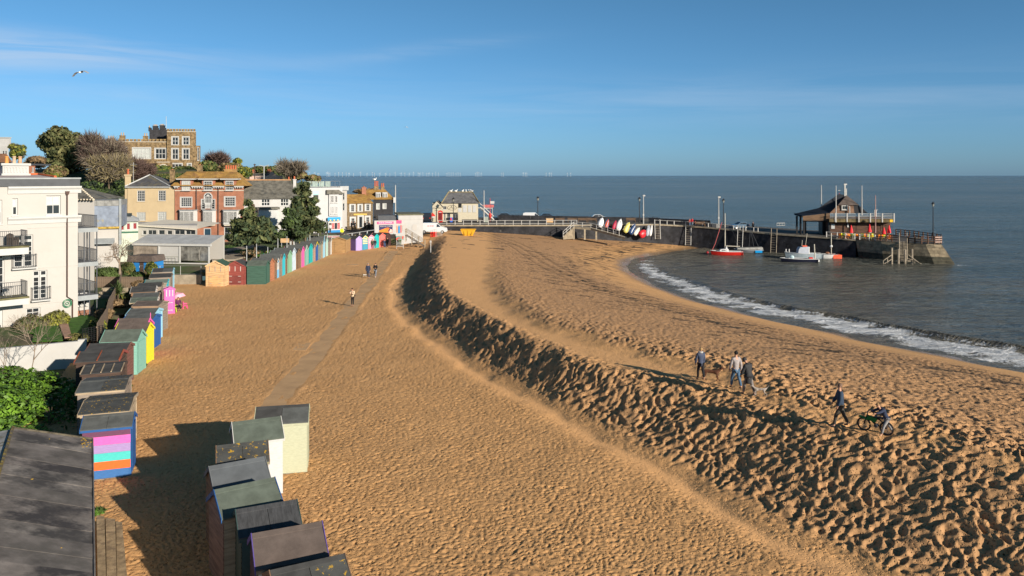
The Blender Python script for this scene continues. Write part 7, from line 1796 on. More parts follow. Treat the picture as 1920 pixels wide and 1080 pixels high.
def twigs(name,par,blobs,n,ln,th,mats,seed=0,up=.6):
 r=np.random.default_rng(seed+300);k=r.integers(0,len(blobs),n);bb=np.array(blobs)[k]
 d=r.normal(size=(n,3));d/=np.linalg.norm(d,axis=1)[:,None]
 P=bb[:,:3]+d*bb[:,3:6]*(r.random(n)**.5)[:,None]
 t=d*.8+r.normal(size=(n,3))*.5+np.array([0,0,up]);t/=np.linalg.norm(t,axis=1)[:,None]
 s=np.cross(t,r.normal(size=(n,3)));s/=np.linalg.norm(s,axis=1)[:,None]
 l=ln*(.5+r.random(n))[:,None]
 V=np.stack([P-s*th,P+s*th,P+t*l],1).reshape(-1,3)
 me=bpy.data.meshes.new(name);me.vertices.add(3*n);me.vertices.foreach_set('co',V.astype(np.float32).ravel())
 me.loops.add(3*n);me.loops.foreach_set('vertex_index',np.arange(3*n,dtype=np.int32));me.polygons.add(n)
 me.polygons.foreach_set('loop_start',np.arange(0,3*n,3,dtype=np.int32));me.polygons.foreach_set('loop_total',np.full(n,3,dtype=np.int32))
 for m in mats:me.materials.append(m)
 me.polygons.foreach_set('material_index',r.integers(0,len(mats),n).astype(np.int32));me.update()
 o=bpy.data.objects.new(name,me);COL.objects.link(o);o.parent=par
 return o
def bush(name,label,px,py,Y,rx,rz,n,size,mats,seed=0,cat='bush',group=None,ry=None,gaps=.15,base=None,twig=None,core=True,shell=.35):
 """px, py: middle of the bush in the photograph, rx, rz in photo pixels"""
 c=AT(px,py,Y);k=Y/F;rx*=k;rz*=k;ry=ry*k if ry else rx
 t=thing(name,label,cat,(c.x,c.y,c.z-rz),0,group)
 r=random.Random(seed);bl=[(0,0,rz,rx*.8,ry*.8,rz*.85)]
 for i in range(6):a=r.uniform(0,6.28);bl.append((math.cos(a)*rx*.45,math.sin(a)*ry*.45,rz*r.uniform(.6,1.35),rx*.45,ry*.45,rz*.42))
 if twig:twigs('twigs',t,bl,n,size,size*.06,twig,seed)
 if mats:leaves('foliage',t,bl,n,size,mats,gaps,seed=seed,shell=shell)
 b=B();rr=random.Random(seed)
 for i in range(4):branches(b,Vector((rr.uniform(-.3,.3)*rx,0,-.2)),Vector((rr.uniform(-.5,.5),rr.uniform(-.5,.5),1)).normalized(),rz*.7,max(.02,rz*.04),2,rr)
 b.build('stems',M_bark,t)
 return t
def tree(name,label,px,yb,yt,Y,rx,n,size,mats,seed=0,trunk=.28,twig=None,group=None,cy=None,blobs=None,cat='tree'):
 p=AT(px,yb,Y);k=Y/F;h_=(yb-yt)*k;rx*=k
 t=thing(name,label,cat,p,0,group);r=random.Random(seed)
 b=B();branches(b,Vector((0,0,-.5)),Vector((r.uniform(-.08,.08),0,1)),h_*trunk+.5,max(.06,h_*.028),4,r,.6,3);b.build('trunk',M_bark,t)
 bl=[]
 cz=h_*(.5+trunk/2);rz=h_*(1-trunk)/2
 bl.append((0,0,cz,rx*.75,rx*.75,rz*.8))
 for i in range(9):a=r.uniform(0,6.28);q=r.uniform(.35,.62);bl.append((math.cos(a)*rx*q,math.sin(a)*rx*q,cz+rz*r.uniform(-.55,.6),rx*.42,rx*.42,rz*.38))
 if twig:twigs('twigs',t,bl,n,size,size*.05,twig,seed)
 if mats:leaves('crown',t,bl,n,size,mats,.25,seed=seed)
 return t
tree('evergreen_tree','large rounded evergreen tree left of the castle like mansion',133,345,236,185,57,24000,.50,[L_oak,L_oak2],1,.08)
g='bare winter trees on the cliff'
tree('bare_tree','big purple brown bare tree between the evergreen and the mansion',197,352,252,176,46,14000,1.5,None,2,.2,[T_purple,T_grey],g)
tree('bare_tree','low wide bare tree with pale olive branches below the mansion',205,362,290,168,42,5000,1.4,None,3,.2,[T_olive,T_grey],g)
tree('bare_tree','dense dark purple bare tree in front of the mansion wall',252,350,292,180,42,11000,1.2,None,4,.2,[T_purple],g)
tree('bare_tree','thin pale bare tree on the skyline above the white shop',545,338,303,185,30,2600,1.5,None,5,.3,[T_grey],g)
tree('ivy_tree','ivy clad tree with bare top at the far left behind the chimneys',33,312,268,140,18,3000,.3,[L_bush,L_yel],6,.2,[T_grey],None)
tree('bare_tree','spiky dark bare tree right of the mansion',405,325,290,195,26,2400,1.6,None,7,.3,[T_purple],g)
for i,a in enumerate(((70,304,205,26,14,3400,.4,[L_brown],'round brown bush behind the white chimney'),(105,322,165,24,14,2600,.4,[L_brown,L_olive],'fawn shrub below the evergreen tree'),(95,333,120,18,10,2200,.3,[L_bush,L_yel],'green hedge above the grey roof parapet'),(170,352,150,30,16,4200,.35,[L_dark,L_bush],'dark shrub mass under the bare trees'),(205,368,140,26,16,3600,.35,[L_bush,L_dark],'green shrub left of the buff house'),(230,350,150,20,18,3000,.35,[L_bush,L_dark],'dark ivy bank behind the corner chimney'),(150,375,135,26,12,2600,.35,[L_dark],'deep green bank behind the tiled hip roof'),(300,318,205,24,10,2800,.45,[L_bush,L_yel],'yellow green hedge at the mansion porch'),(345,318,205,26,8,2200,.45,[L_bush,L_olive],'hedge at the foot of the mansion tower'),(390,312,190,22,13,3200,.4,[L_bush,L_olive],'leafy bush right of the mansion'),(430,316,185,26,13,3600,.4,[L_olive,L_brown],'mixed brown and green thicket behind the brick house chimneys'),(458,322,178,18,12,2400,.35,[L_bush,L_yel],'bright green bush beside the telegraph pole'),(490,318,215,26,8,2200,.45,[L_bush,L_olive],'low green thicket behind the pink gable'),(518,320,205,26,11,3000,.45,[L_olive,L_bush],'windswept thicket right of the pink gable'),(556,328,190,24,11,2800,.4,[L_brown,L_olive],'brown scrub where the cliff meets the sea horizon'),(588,336,172,18,10,2600,.4,[L_brown,L_olive],'brown scrub behind the white shop roof terrace'),(445,303,190,10,8,900,.4,[L_yel,L_bush],'small pointed conifer like shrub on the skyline'),(330,332,160,40,9,2600,.35,[L_bush,L_olive],'green bank above the buff house roof'),(690,358,190,34,5,1400,.4,[L_brown],'strip of brown hedge behind the ochre roofs'))):
 bush('shrub',a[8],a[0],a[1],a[2],a[3],a[4],a[5],a[6],a[7],20+i,'shrub','shrubs and thickets on the cliff')
q=thing('roof_bush','brown scrub behind the slate hung building','shrub',AT(140,365,160));leaves('foliage',q,[(0,0,0,4,3,2)],1200,.35,[L_brown],seed=91)
def pine(label,px,yb,Y,layers,seed,n,size=.33,mats=(L_pine,L_pine2)):
 p=AT(px,yb,Y);k=Y/F;t=thing('pine_tree',label,'pine tree',p,0,'pine trees in the promenade garden');r=random.Random(seed)
 ht=(yb-layers[0][1])*k;b=B();b.tube([(0,0,-.4),(.1,0,ht*.5),(0,0,ht)],[.26,.18,.05],7)
 bl=[]
 for(cx,cyy,rx,rz)in layers:
  x,z=(cx-px)*k,(yb-cyy)*k
  for j in range(7):
   a=r.uniform(0,6.28);q_=r.uniform(.3,.75)
   c=(x+math.cos(a)*rx*k*q_,math.sin(a)*rx*k*q_,z+r.uniform(-.5,.5)*rz*k);bl.append((*c,rx*k*.5,rx*k*.5,rz*k*.62))
   b.tube([(0,0,max(.5,z-rz*k*.4)),c],[.07,.03],4,cap=False)
 b.build('trunk',mat('pine_bark',(.16,.115,.08),.95,.3,2),t)
 return leaves('crown',t,bl,n,size,mats,.42,seed=seed,aspect=2.4,shell=.7)
pine('tall open pine in front of the white shop',572,470,118,[(572,345,10,9),(571,362,17,11),(570,380,24,12),(574,398,30,12),(580,415,34,12),(584,428,28,9)],31,13000)
pine('broad low pine in front of the brick house',477,485,106,[(466,383,8,8),(465,398,20,12),(468,416,32,13),(478,434,46,14),(480,447,48,10)],32,14000)
pine('rounded dark pine between the two larger pines',548,470,110,[(546,400,14,11),(546,418,24,15),(550,436,30,14),(520,448,24,9)],33,9000,.27,(L_pine,L_bush))
gg='shrubs in the gardens on the left'
for i,a in enumerate(((240,506,91,17,17,4200,.17,[L_bush,L_olive],'domed green topiary left of the blue shed',.05),(284,506,88,14,19,4200,.16,[L_bush,L_yel],'tall rounded topiary right of the blue shed',.05),(200,512,86,26,13,3600,.18,[L_bush],'green hedge beside the iron veranda',.1),(262,516,89,20,8,2000,.17,[L_bush],'low green hedge joining the two topiaries',.1),(195,590,62,20,14,3800,.12,[L_brown],'clipped brown hedge nearest to the veranda',.05),(222,568,68,24,8,3000,.12,[L_brown],'clipped brown hedge below the palm',.05),(262,533,76,18,9,2400,.13,[L_brown],'brown bush behind the felt roofs',.1),(240,556,70,14,9,1800,.12,[L_bush,L_olive],'leafy shrub right of the palm',.15),(60,612,59,40,26,6000,.13,[L_olive,L_bush],'sprawling wild shrub under the balconies',.25),(108,600,59.5,26,22,4200,.13,[L_olive,L_yel],'tall grassy shrub against the cream wall',.25),(140,632,55,18,8,2600,.09,[L_olive],'low rounded lavender like bush above the white wall',.05),(182,612,57,18,16,2400,.13,[L_bush,L_yel],'leafy young shrub beside the brown hedge',.25),(168,632,54.5,16,9,2000,.1,[L_olive],'sloping green bush behind the white wall end',.1),(393,461,118,6,7,700,.2,[L_yel,L_brown],'small round ochre bush by the veranda',0),(508,476,103,13,7,1800,.2,[L_yel,L_hedge2],'bright yellow green bush behind the long row',.1),(470,474,104,22,5,1400,.2,[L_brown,L_dark],'reddish low planting on the garden slope',.1),(530,466,108,26,5,1500,.2,[L_bush,L_dark],'low dark planting below the tan board',.1),(575,462,114,20,7,1500,.2,[L_bush,L_yel],'green planting behind the turquoise hut',.2),(440,462,120,30,4,1200,.2,[L_bush],'low hedge under the broad pine',.1))):
 bush('shrub',a[8],a[0],a[1],a[2],a[3],a[4],a[5],a[6],a[7],60+i,'shrub',gg,gaps=a[9])
hd=thing('laurel_hedge','large glossy bright green hedge in front of the white garden wall','hedge',(-25,38,0))
leaves('foliage',hd,[(-4.6,6.0,.3,5,3.2,1.2),(-2.2,2.6,.2,4.0,3.0,1.1),(-3.4,-.5,-.1,4.2,3.0,1.05),(.2,5.6,-.1,3.6,2.8,1.0),(1.4,.6,-.35,2.6,3.0,.95),(.6,-3.6,-.4,3.2,2.8,.95),(3.0,-5.0,-.6,2.2,2.6,.85),(-7,3,.1,4,3,1.1)],46000,.14,[L_hedge,L_hedge2],.15,seed=70,up=.8,shell=.25)
b=B();r=random.Random(5)
for i in range(14):branches(b,Vector((r.uniform(-6,3),r.uniform(-5,6),-.6)),Vector((0,0,1)),.6,.04,2,r)
b.build('stems',M_bark,hd)
pl=thing('cordyline_palm','spiky green cordyline palm between the brown hedges','palm',AT(222,572,70))
b=B();b.tube([(0,0,-.3),(.03,0,1.0)],[.16,.13],7);b.build('trunk',M_bark,pl)
b=B();b2=B();r=random.Random(8)
for i in range(150):
 a=r.uniform(0,6.28);e=r.uniform(-.5,1.5);d=Vector((math.cos(a)*math.cos(e),math.sin(a)*math.cos(e),math.sin(e)));L_=r.uniform(.9,1.35)
 s=d.cross(Vector((0,0,1))).normalized()*.035;c=Vector((0,0,1.05));m1=c+d*L_*.55+Vector((0,0,.05));tpp=c+d*L_+Vector((0,0,-.25*math.cos(e)))
 (b2 if e<-.2 else b).add([c-s,c+s,m1+s,m1-s,tpp],[(0,1,2,3),(3,2,4)])
b.build('leaves',leafmat('palm_green',(.10,.15,.045)),pl);b2.build('dry_leaves',L_yel,pl)
def bare(label,px,yb,Y,h_,seed,depth=5,n=3,spread=.6,m=M_bark,trunk=.3,th=.03,shrink=.74,up=.12):
 t=thing('bare_tree',label,'tree',AT(px,yb,Y),0,'leafless trees in the gardens');b=B();r=random.Random(seed)
 branches(b,Vector((0,0,-.3)),Vector((r.uniform(-.1,.1),0,1)),h_*trunk,h_*th,depth,r,spread,n,None,up,shrink);b.build('trunk',m,t);return t
Mb2=mat('bark_pale',(.22,.17,.13),.95,.25,2)
bare('large tangled bare tree in front of the cream garden walls',225,510,86,4.6,3,6,3,.95,Mb2,.28,.03,.80,.05)
bare('slim leafless sapling before the white wall, nearer the corner',10,712,47,3.0,14,4,3,.55,Mb2,.4,.012)
bare('slim leafless sapling before the white wall, nearer the huts',58,715,46.5,3.4,15,5,3,.7,Mb2,.45,.013)
bare('leafless shrub rising above the wild garden below the balcony',50,650,55.5,2.9,16,5,3,.7,Mb2,.35,.012)
w0,w1=Vector((-34.5,49.2)),Vector((-27.9,52.2));d=w1-w0
gw=thing('garden_wall','white rendered garden retaining wall behind the bright hedge','wall',(w0.x,w0.y,0),math.atan2(d.y,d.x))
b=B();b.add([(0,0,-.8),(d.length,0,-.8),(d.length,0,1.38),(0,0,1.22),(0,.3,-.8),(d.length,.3,-.8),(d.length,.3,1.38),(0,.3,1.22)],[(0,1,2,3),(3,2,6,7),(1,5,6,2),(4,0,3,7),(5,4,7,6)]);b.build('wall',M_white,gw)
B().box(d.length-.5,d.length+.02,-.02,.32,1.381,1.46).build('coping',M_white,gw)
railing(gw,[(0,.9,1.3),(2.2,.9,1.32)],1.3,M_iron,.16,.01)
tf=thing('timber_fence','weathered brown board fence along the backs of the left row of huts','fence',(0,0,0))
line=[(-27.6,53.0),(-29.8,58.5),(-31.9,63),(-34.4,69),(-37.2,75.5),(-40.4,82.5)]
Mf=wood('fence',(.17,.125,.09))
proto_b=None
for i in range(len(line)-1):
 a,c=Vector(line[i]),Vector(line[i+1]);L_=(c-a).length;n=int(L_/.30);rz=math.atan2((c-a).y,(c-a).x)
 for k in range(n):
  p=a.lerp(c,k/n)
  if proto_b is None:proto_b=B().box(0,.285,0,.025,-.3,1.55).build('board',Mf,tf,loc=(p.x,p.y,.85),rot=(0,0,rz))
  else:share(proto_b,tf,(p.x,p.y,.85+random.uniform(-.03,.03)),(0,0,rz))
 B().box(0,L_,.03,.08,1.2,1.3).build('rail',Mf,tf,loc=(a.x,a.y,.85),rot=(0,0,rz))
lt=thing('lattice_panel','small dark lattice panel where the fence meets the white wall','trellis',AT(176,643,53),1.1)
b=B()
for k in range(9):b.box(-.8+k*.2,-.77+k*.2,0,.02,0,1.1);b.box(-.8,.8,.021,.04,k*.13,k*.13+.025)
b.build('lattice',M_black,lt)
p=AT(262,517,92);sh=thing('garden_shed','bright blue garden shed with brown felt roof between the topiaries','shed',p,R(-8))
Mbs=paint('shed_blue','#2f86d0',.75)
b=B();b.box(-.9,1.6,0,2.2,-.5,1.75);b.build('wall',Mbs,sh);B().box(-.0,.5,-.03,-.003,-.2,1.6).build('door',W_dark,sh)
b=B();b.prism([(-1.5,1.62),(1.8,1.62),(1.6,2.3),(-1.3,2.3)],2.6,axis='y',base=-.25);b.build('roof',felt_brown,sh)
wf=thing('timber_fence','brown boarded fence crossing behind the palm','fence',AT(178,533,80),0)
for k in range(20):B().box(k*.22,k*.22+.20,0,.03,-.6,.75+.02*(k%3)).build('board',Mf,wf)if k==0 else None
pb_=list(wf.children)[0]
for k in range(1,22):share(pb_,wf,(k*.22,0,.01*(k%3)))
gs=thing('garden_terrace','stepped sandstone garden terrace behind the palm','terrace',AT(180,560,72),0)
for k in range(3):B().box(0,2.2,k*.5,k*.5+.5,-.3,.25+k*.28).build('step',M_coping,gs)
# ---- foreground roof, bottom left
fr=thing('foreground_roof','near building with large weathered dark felt roof and lichened edges','building',(0,0,0))
E0,E1=Vector((-14.9,28.3)),Vector((-7.1,13.6));u_=(E1-E0).normalized();w_=Vector((-u_.y,u_.x));w_=-w_ if w_.x>0 else w_
ze,zr_=2.8,3.56;RW=2.42
Mrf=mat('felt_weathered',(.19,.165,.148),.92,.35,.9,.3,30,stretch=(1,1,1),second=(.045,.04,.04),smask=(.45,.60),sscale=.55)
Mrf2=mat('felt_weathered_b',(.15,.132,.120),.92,.35,.9,.3,30,second=(.10,.09,.08),smask=(.5,.66),sscale=.6)
Mrf3=mat('felt_weathered_c',(.215,.19,.17),.92,.35,.9,.3,30,second=(.055,.05,.048),smask=(.45,.60),sscale=.5)
L_=(E1-E0).length;ns=20
for i in range(ns):
 a,c=i/ns*L_,(i+1)/ns*L_+.05
 P=[(E0+u_*a),(E0+u_*c),(E0+u_*c+w_*RW),(E0+u_*a+w_*RW)]
 sk=.35
 P[2]=E0+u_*min(L_,c-sk)+w_*RW;P[3]=E0+u_*max(0,a-sk)+w_*RW
 zz=[ze,ze,zr_,zr_];lift=.004+.008*(i%2)
 top=[(q.x,q.y,z+lift+.03)for q,z in zip(P,zz)];bot=[(q.x,q.y,z)for q,z in zip(P,zz)]
 B().add(top+bot,[(0,1,2,3),(0,4,5,1),(1,5,6,2),(3,7,4,0)]).build('felt_strip',[Mrf,Mrf2,Mrf3][(i*2+i//3)%3],fr)
def seam(s0,s1,t0,t1,m,r,nm):
 f_=lambda s,t_:(lambda q:(q.x,q.y,ze+(zr_-ze)*t_/RW+.05))(E0+u_*s+w_*t_)
 B().tube([f_(s0,t0),f_(s1,t1)],r,5).build(nm,m,fr)
Mlic=mat('lichen_edge',(.24,.17,.035),.95,.5,5,.6,20,second=(.09,.08,.07),smask=(.42,.56),sscale=3)
seam(0,L_,RW,RW,Mlic,.06,'ridge');seam(.04,.04,0,RW,mat('verge',(.10,.085,.06),.95,.4,5),.035,'verge');seam(0,L_,0,0,Mrf2,.03,'eave')
b=B();P=[E0+w_*RW,E1+w_*RW,E1+w_*RW*2.2,E0+w_*RW*2.2];b.add([(q.x,q.y,z)for q,z in zip(P,(zr_,zr_,3.25,3.25))],[(0,1,2,3)])
b.build('far_slope',mat('pale_cement_roof',(.30,.30,.29),.9,.3,1.2,second=(.16,.15,.11),smask=(.5,.6),sscale=2),fr)
b=B();Q=[E0+w_*.15+u_*.15,E1+w_*.15,E1+w_*RW*2.1,E0+w_*RW*2.1+u_*.15];n=4
b.add([(q.x,q.y,-.5)for q in Q]+[(q.x,q.y,z)for q,z in zip(Q,(ze,ze,3.2,3.2))],[(0,1,5,4),(1,2,6,5),(2,3,7,6),(3,0,4,7)]);b.build('wall',M_cream,fr)
B().add([(q.x,q.y,z)for q,z in((E0+u_*.1+w_*.1,ze-.02),(E0+u_*.1+w_*RW,zr_-.02),(E0+u_*.1+w_*RW*2.1,3.2),(E0+u_*.1+w_*.1,2.2))],[(0,1,2,3)]).build('gable',M_cream,fr)
r=random.Random(3)
for i in range(26):
 s,t_=r.uniform(.1,1.2)if i<18 else r.uniform(0,L_),r.uniform(.05,.35)if i<18 else r.uniform(.2,2);q=E0+u_*s+w_*t_
 b=B();rr_=r.uniform(.02,.045);b.lathe([(rr_,0),(rr_*.8,.008)],6,c=(0,0));b.build('lichen_spot',mat('lichen',(.45,.27,.03),.9,.2,20),fr,loc=(q.x,q.y,ze+(zr_-ze)*t_/RW+.042))
ts=thing('sleeper_steps','three long weathered timber boards stepping down beside the near building','steps',(0,0,0))
Mslp=mat('sleeper',(.34,.25,.15),.9,.3,2.5,.4,20,stretch=(1,1,1),second=(.22,.16,.10),smask=(.5,.6),sscale=3)
for(xa,xb,ya,z)in((181,196,966,.42),(198,216,971,.26),(217.5,229,977,.08)):
 pts=[]
 for(px,py)in((xa,ya),(xb,ya+2),(xb+(4 if xa<200 else 14),1130),(xa+3,1130)):pts.append(G(px,py,z))
 B().add([tuple(q)for q in pts]+[(q.x,q.y,z-.5)for q in pts],[(3,2,1,0),(0,1,5,4),(1,2,6,5),(2,3,7,6),(3,0,4,7)]).build('board',Mslp,ts)
for px,py,n_,s_,lab in((183,962,260,.05,'little tuft of green weed at the top of the timber steps'),(268,686,200,.05,'tuft of grass at the foot of the yellow hut'),(240,726,160,.05,'sparse grass tuft on the sand beside the teal hut')):
 p=G(px,py,.05);t=thing('grass_tuft',lab,'grass',p);leaves('blades',t,[(0,0,.08,.28,.2,.12)],n_,s_*1.3,[L_hedge2,L_bush],0,seed=int(px),aspect=3)
# ------ people and animals
SKIN=mat('skin',(.50,.27,.18),.6,.08,8)
def skinmesh(name,V,E,Rr,m,parent,sub=1):
 me=bpy.data.meshes.new(name);me.from_pydata([tuple(v)for v in V],E,[]);me.materials.append(m);me.update()
 o=bpy.data.objects.new(name,me);COL.objects.link(o);o.parent=parent
 md=o.modifiers.new('Skin','SKIN');md.use_smooth_shade=True
 if not me.skin_vertices:return o
 sv=me.skin_vertices[0].data
 for i,r in enumerate(Rr):
  sv[i].radius=r if isinstance(r,tuple)else(r,r)
 sv[0].use_root=True
 if sub:s_=o.modifiers.new('Subdivision','SUBSURF');s_.levels=sub;s_.render_levels=sub
 return o
def person(label,px,py,zf,h_,face,coat,legs,shoes=None,hair=None,hat=None,coat_len=.50,stride=.0,arms=(.0,.0),elbow=(.1,.1),lean=0.0,hood=None,trim=None,group=None,puffy=1.0,sit=False,wide=1.0,loc=None,legw=1.0,stripe=None,bag=None,nod=0.0):
 p=Vector(loc)if loc is not None else G(px,py,zf)
 t=thing('person',label,'person',p,face,group);k=h_
 shoes=shoes or M_black;hair=hair or mat('hair_brown',(.06,.035,.02),.8,.2,20)
 hipz=.52*k if not sit else .27*k
 ln=lambda z:-lean*(z-hipz)
 P={'pel':(0,0,hipz),'waist':(0,ln(hipz+.09*k),hipz+.09*k),'chest':(0,ln(hipz+.22*k),hipz+.22*k),'neck':(0,ln(hipz+.32*k),hipz+.32*k),'chin':(0,ln(hipz+.36*k)-nod*.3*k*.1,hipz+.365*k),'head':(0,ln(hipz+.42*k)-nod*.1*k,hipz+.415*k),'top':(0,ln(hipz+.45*k)-nod*.12*k,hipz+.452*k)}
 V,E,Rr=[],[],[]
 def add(v,r,par=None):
  V.append(Vector(v));Rr.append((r[0]*k,r[1]*k)if isinstance(r,tuple)else r*k)
  if par is not None:E.append((par,len(V)-1))
  return len(V)-1
 i0=add(P['pel'],(.075,.055));i1=add(P['waist'],(.068,.05),i0);i2=add(P['chest'],(.085,.058),i1);i3=add(P['neck'],.032,i2);i4=add(P['chin'],.036,i3);i5=add(P['head'],(.044,.052),i4);add(P['top'],.034,i5)
 A,Lg=[],[]
 for s,side in((-1,0),(1,1)):
  st=stride*(1 if side else-1)
  if sit:kn=(s*.06*k,-.24*k,hipz+.01*k);an=(s*.06*k,-.27*k,.05*k)
  else:kn=(s*.05*k,-st*.13*k-(.03*k if st>0 else .0),.285*k);an=(s*.05*k,-st*.25*k+(.02*k if st<0 else 0),.045*k+(.03*k if st<0 else 0))
  hp=(s*.052*k,0,hipz-.03*k);a=add(hp,.052,i0);b_=add(kn,.034,a);c=add(an,.022,b_);toe=(an[0],an[1]-.085*k,max(.015*k,an[2]-.03*k));add(toe,(.022,.014),c)
  Lg.append((hp,kn,an,toe))
  sh=(s*.105*k,P['chest'][1],P['chest'][2]+.062*k);sw=arms[side];eb=elbow[side]
  el=(s*.135*k,sh[1]-math.sin(sw)*.16*k,sh[2]-math.cos(sw)*.165*k)
  wr=(s*(.135-.05*min(1,eb))*k,el[1]-math.sin(sw+eb)*.145*k,el[2]-math.cos(sw+eb)*.145*k)
  d=(Vector(wr)-Vector(el)).normalized();a=add(sh,.034,i2);b_=add(el,.024,a);c=add(wr,.016,b_)
  hm=Vector(wr)+d*.04*k;hpalm=add(hm,(.020,.011),c)
  sdv=Vector((s,0,0)).cross(d);sdv=sdv.normalized()if sdv.length>.1 else Vector((0,1,0))
  for q,(off,l_)in enumerate(((-.015,.036),(-.005,.043),(.005,.040),(.014,.032))):
   f1=hm+sdv*off*k+d*l_*.5*k;add(f1,.0056,hpalm);add(f1+d*l_*.45*k+Vector((-s*.012*k,0,0)),.0045,len(V)-1)
  th_=Vector(wr)+d*.02*k-sdv*.022*k;add(th_,.0065,c);add(th_+d*.026*k-sdv*.006*k,.005,len(V)-1)
  A.append((sh,el,wr))
 skinmesh('body',V,E,Rr,SKIN,t)
 hd=Vector(P['head']);b=B();b.prism([(-.008*k,-.01*k),(.008*k,-.01*k),(0,.018*k)],.018*k,axis='y',base=hd.y-.066*k)
 b.v=[(x,y,z+hd.z-.008*k)for x,y,z in b.v];b.build('nose',SKIN,t)
 b=B();[b.ball((s*.018*k,hd.y-.046*k,hd.z+.006*k),.006*k,nu=5,nv=4)for s in(-1,1)];b.box(-.014*k,.014*k,hd.y-.052*k,hd.y-.044*k,hd.z-.026*k,hd.z-.022*k);b.build('face',mat('face_dark',(.08,.03,.025),.5,0),t)
 b=B();[b.ball((s*.046*k,hd.y+.005*k,hd.z),.012*k,nu=5,nv=4,squash=(.5,1,1.3))for s in(-1,1)];b.build('ears',SKIN,t)
 b=B();b.ball((hd.x,hd.y+.012*k,hd.z+.014*k),.054*k,nu=10,nv=7,squash=(.95,1.02,.95));b.build('hair',hair,t,smooth=True)if not hat else None
 if hat:b=B();b.ball((hd.x,hd.y+.008*k,hd.z+.018*k),.056*k,nu=10,nv=7,squash=(.95,1,1.0));b.ball((hd.x,hd.y+.01*k,hd.z+.075*k),.014*k);b.build('hat',hat,t,smooth=True)
 V,E,Rr=[],[],[];e=puffy
 hem=P['pel'][2]+(.02-coat_len*.9+.36)*0
 low=max(.2*k,hipz+.10*k-coat_len*.36*k)if not sit else hipz
 j0=add(P['waist'],(.086*e,.070*e));j1=add(P['chest'],(.098*e,.074*e),j0);j2=add((0,P['neck'][1],P['neck'][2]-.012*k),.046,j1)
 jj=add((0,0,hipz),(.090*e,.074*e),j0)
 if low<hipz-.01:add((0,.0,low),(.094*e,.078*e),jj)
 for(sh,el,wr)in A:a=add(sh,.046*e,j1);b_=add(el,.036*e,a);add(wr,.029*e,b_)
 skinmesh('coat',V,E,Rr,coat,t)
 V,E,Rr=[],[],[]
 j0=add((0,0,hipz),(.078,.062))
 for(hp,kn,an,toe)in Lg:a=add(hp,.062*legw,j0);b_=add(kn,.044*legw,a);add((an[0],an[1],an[2]+.02*k),.034*legw,b_)
 skinmesh('trousers',V,E,Rr,legs,t)
 for(hp,kn,an,toe)in Lg:
  V,E,Rr=[],[],[];a=add((an[0],an[1]+.012*k,an[2]-.005*k),.028);add((toe[0],toe[1],toe[2]+.004*k),(.026,.018),a);skinmesh('shoe',V,E,Rr,shoes,t)
 if hood:b=B();b.ball((0,P['neck'][1]+.02*k,P['neck'][2]+.015*k),.062*k,squash=(1.1,.9,.5));b.build('hood',hood,t,smooth=True)
 if hood and hat is None and nod:b=B();b.ball((hd.x,hd.y+.016*k,hd.z+.008*k),.064*k,squash=(1,1,1.1));b.build('raised_hood',hood,t,smooth=True)
 if stripe:b=B();b.box(-.11*k,.11*k,P['chest'][1]+.055*k,P['chest'][1]+.078*k,P['chest'][2]+.0*k,P['chest'][2]+.014*k);b.build('reflective_band',stripe,t)
 if bag:
  b=B();b.ball((.12*k,.04*k,hipz+.08*k),.05*k,squash=(.6,1,.9));b.tube([(.12*k,.04*k,hipz+.1*k),(0,P['chest'][1]-.07*k,P['chest'][2]+.03*k),(-.06*k,P['chest'][1],P['neck'][2])],.008*k,4);b.build('shoulder_bag',bag,t)
 return t
def cl(n_,c,v=.12):return mat('cloth_'+n_,c,.85,v,12)
navy_,black_,jeans_=cl('navy',(.025,.035,.07)),cl('black',(.014,.014,.017)),cl('jeans',(.06,.12,.20))
greyj,darkp,greyt,taupe=cl('grey_jacket',(.30,.27,.27)),cl('dark_puffer',(.035,.035,.038)),cl('grey_trousers',(.17,.15,.14)),cl('dark_khaki',(.06,.052,.042))
def zc(x,y):return zland(x,y)
def berm(px,py,it=4):
 z=1.9
 for _ in range(it):q=G(px,py,z);z=zc(q.x,q.y)+.01
 return z
away=math.pi
z=berm(1314,713)
person('walker in navy quilted jacket with white collar beside a brown dog',1314,713,z,1.68,away+.3,cl('navy_quilt',(.05,.065,.11)),black_,hood=navy_,coat_len=.62,stride=.35,arms=(.15,.25),hair=mat('hair_fair',(.35,.22,.10),.8,.2,20),trim=trim_white,puffy=1.08)
p=G(1314,713,z);t=thing('scarf_collar','white fleece collar worn by the walker in navy','collar',(p.x,p.y,z+1.68*.845),0);B().lathe([(.11,-.02),(.13,.02),(.10,.06)],10).build('fleece',M_wtrim,t)
z=berm(1379,729)
person('man in light grey jacket, jeans and black woolly hat walking away',1380,729,z,1.84,away+.35,greyj,jeans_,hat=cl('beanie',(.012,.012,.012)),stride=.55,arms=(-.25,.2),elbow=(.15,.3),shoes=cl('boot',(.03,.025,.02)),coat_len=.6)
z=berm(1404,741)
person('stooping walker in dark hooded puffer coat and grey trousers',1404,741,z,1.72,away+.5,darkp,greyt,hood=darkp,lean=.18,nod=1.0,stride=.6,arms=(.3,.35),puffy=1.25,coat_len=.9,elbow=(.2,.2))
z=berm(1576,801)
person('man in navy jacket with pale chest band and dark trousers striding left',1576,801,z,1.80,R(-100),cl('navy_sport',(.03,.05,.085)),taupe,stride=.6,arms=(.3,.1),elbow=(.4,.3),coat_len=.6,puffy=1.15,stripe=None,lean=.05,hair=mat('hair_greybrown',(.16,.10,.07),.8,.2,20))
z=berm(1662,816)
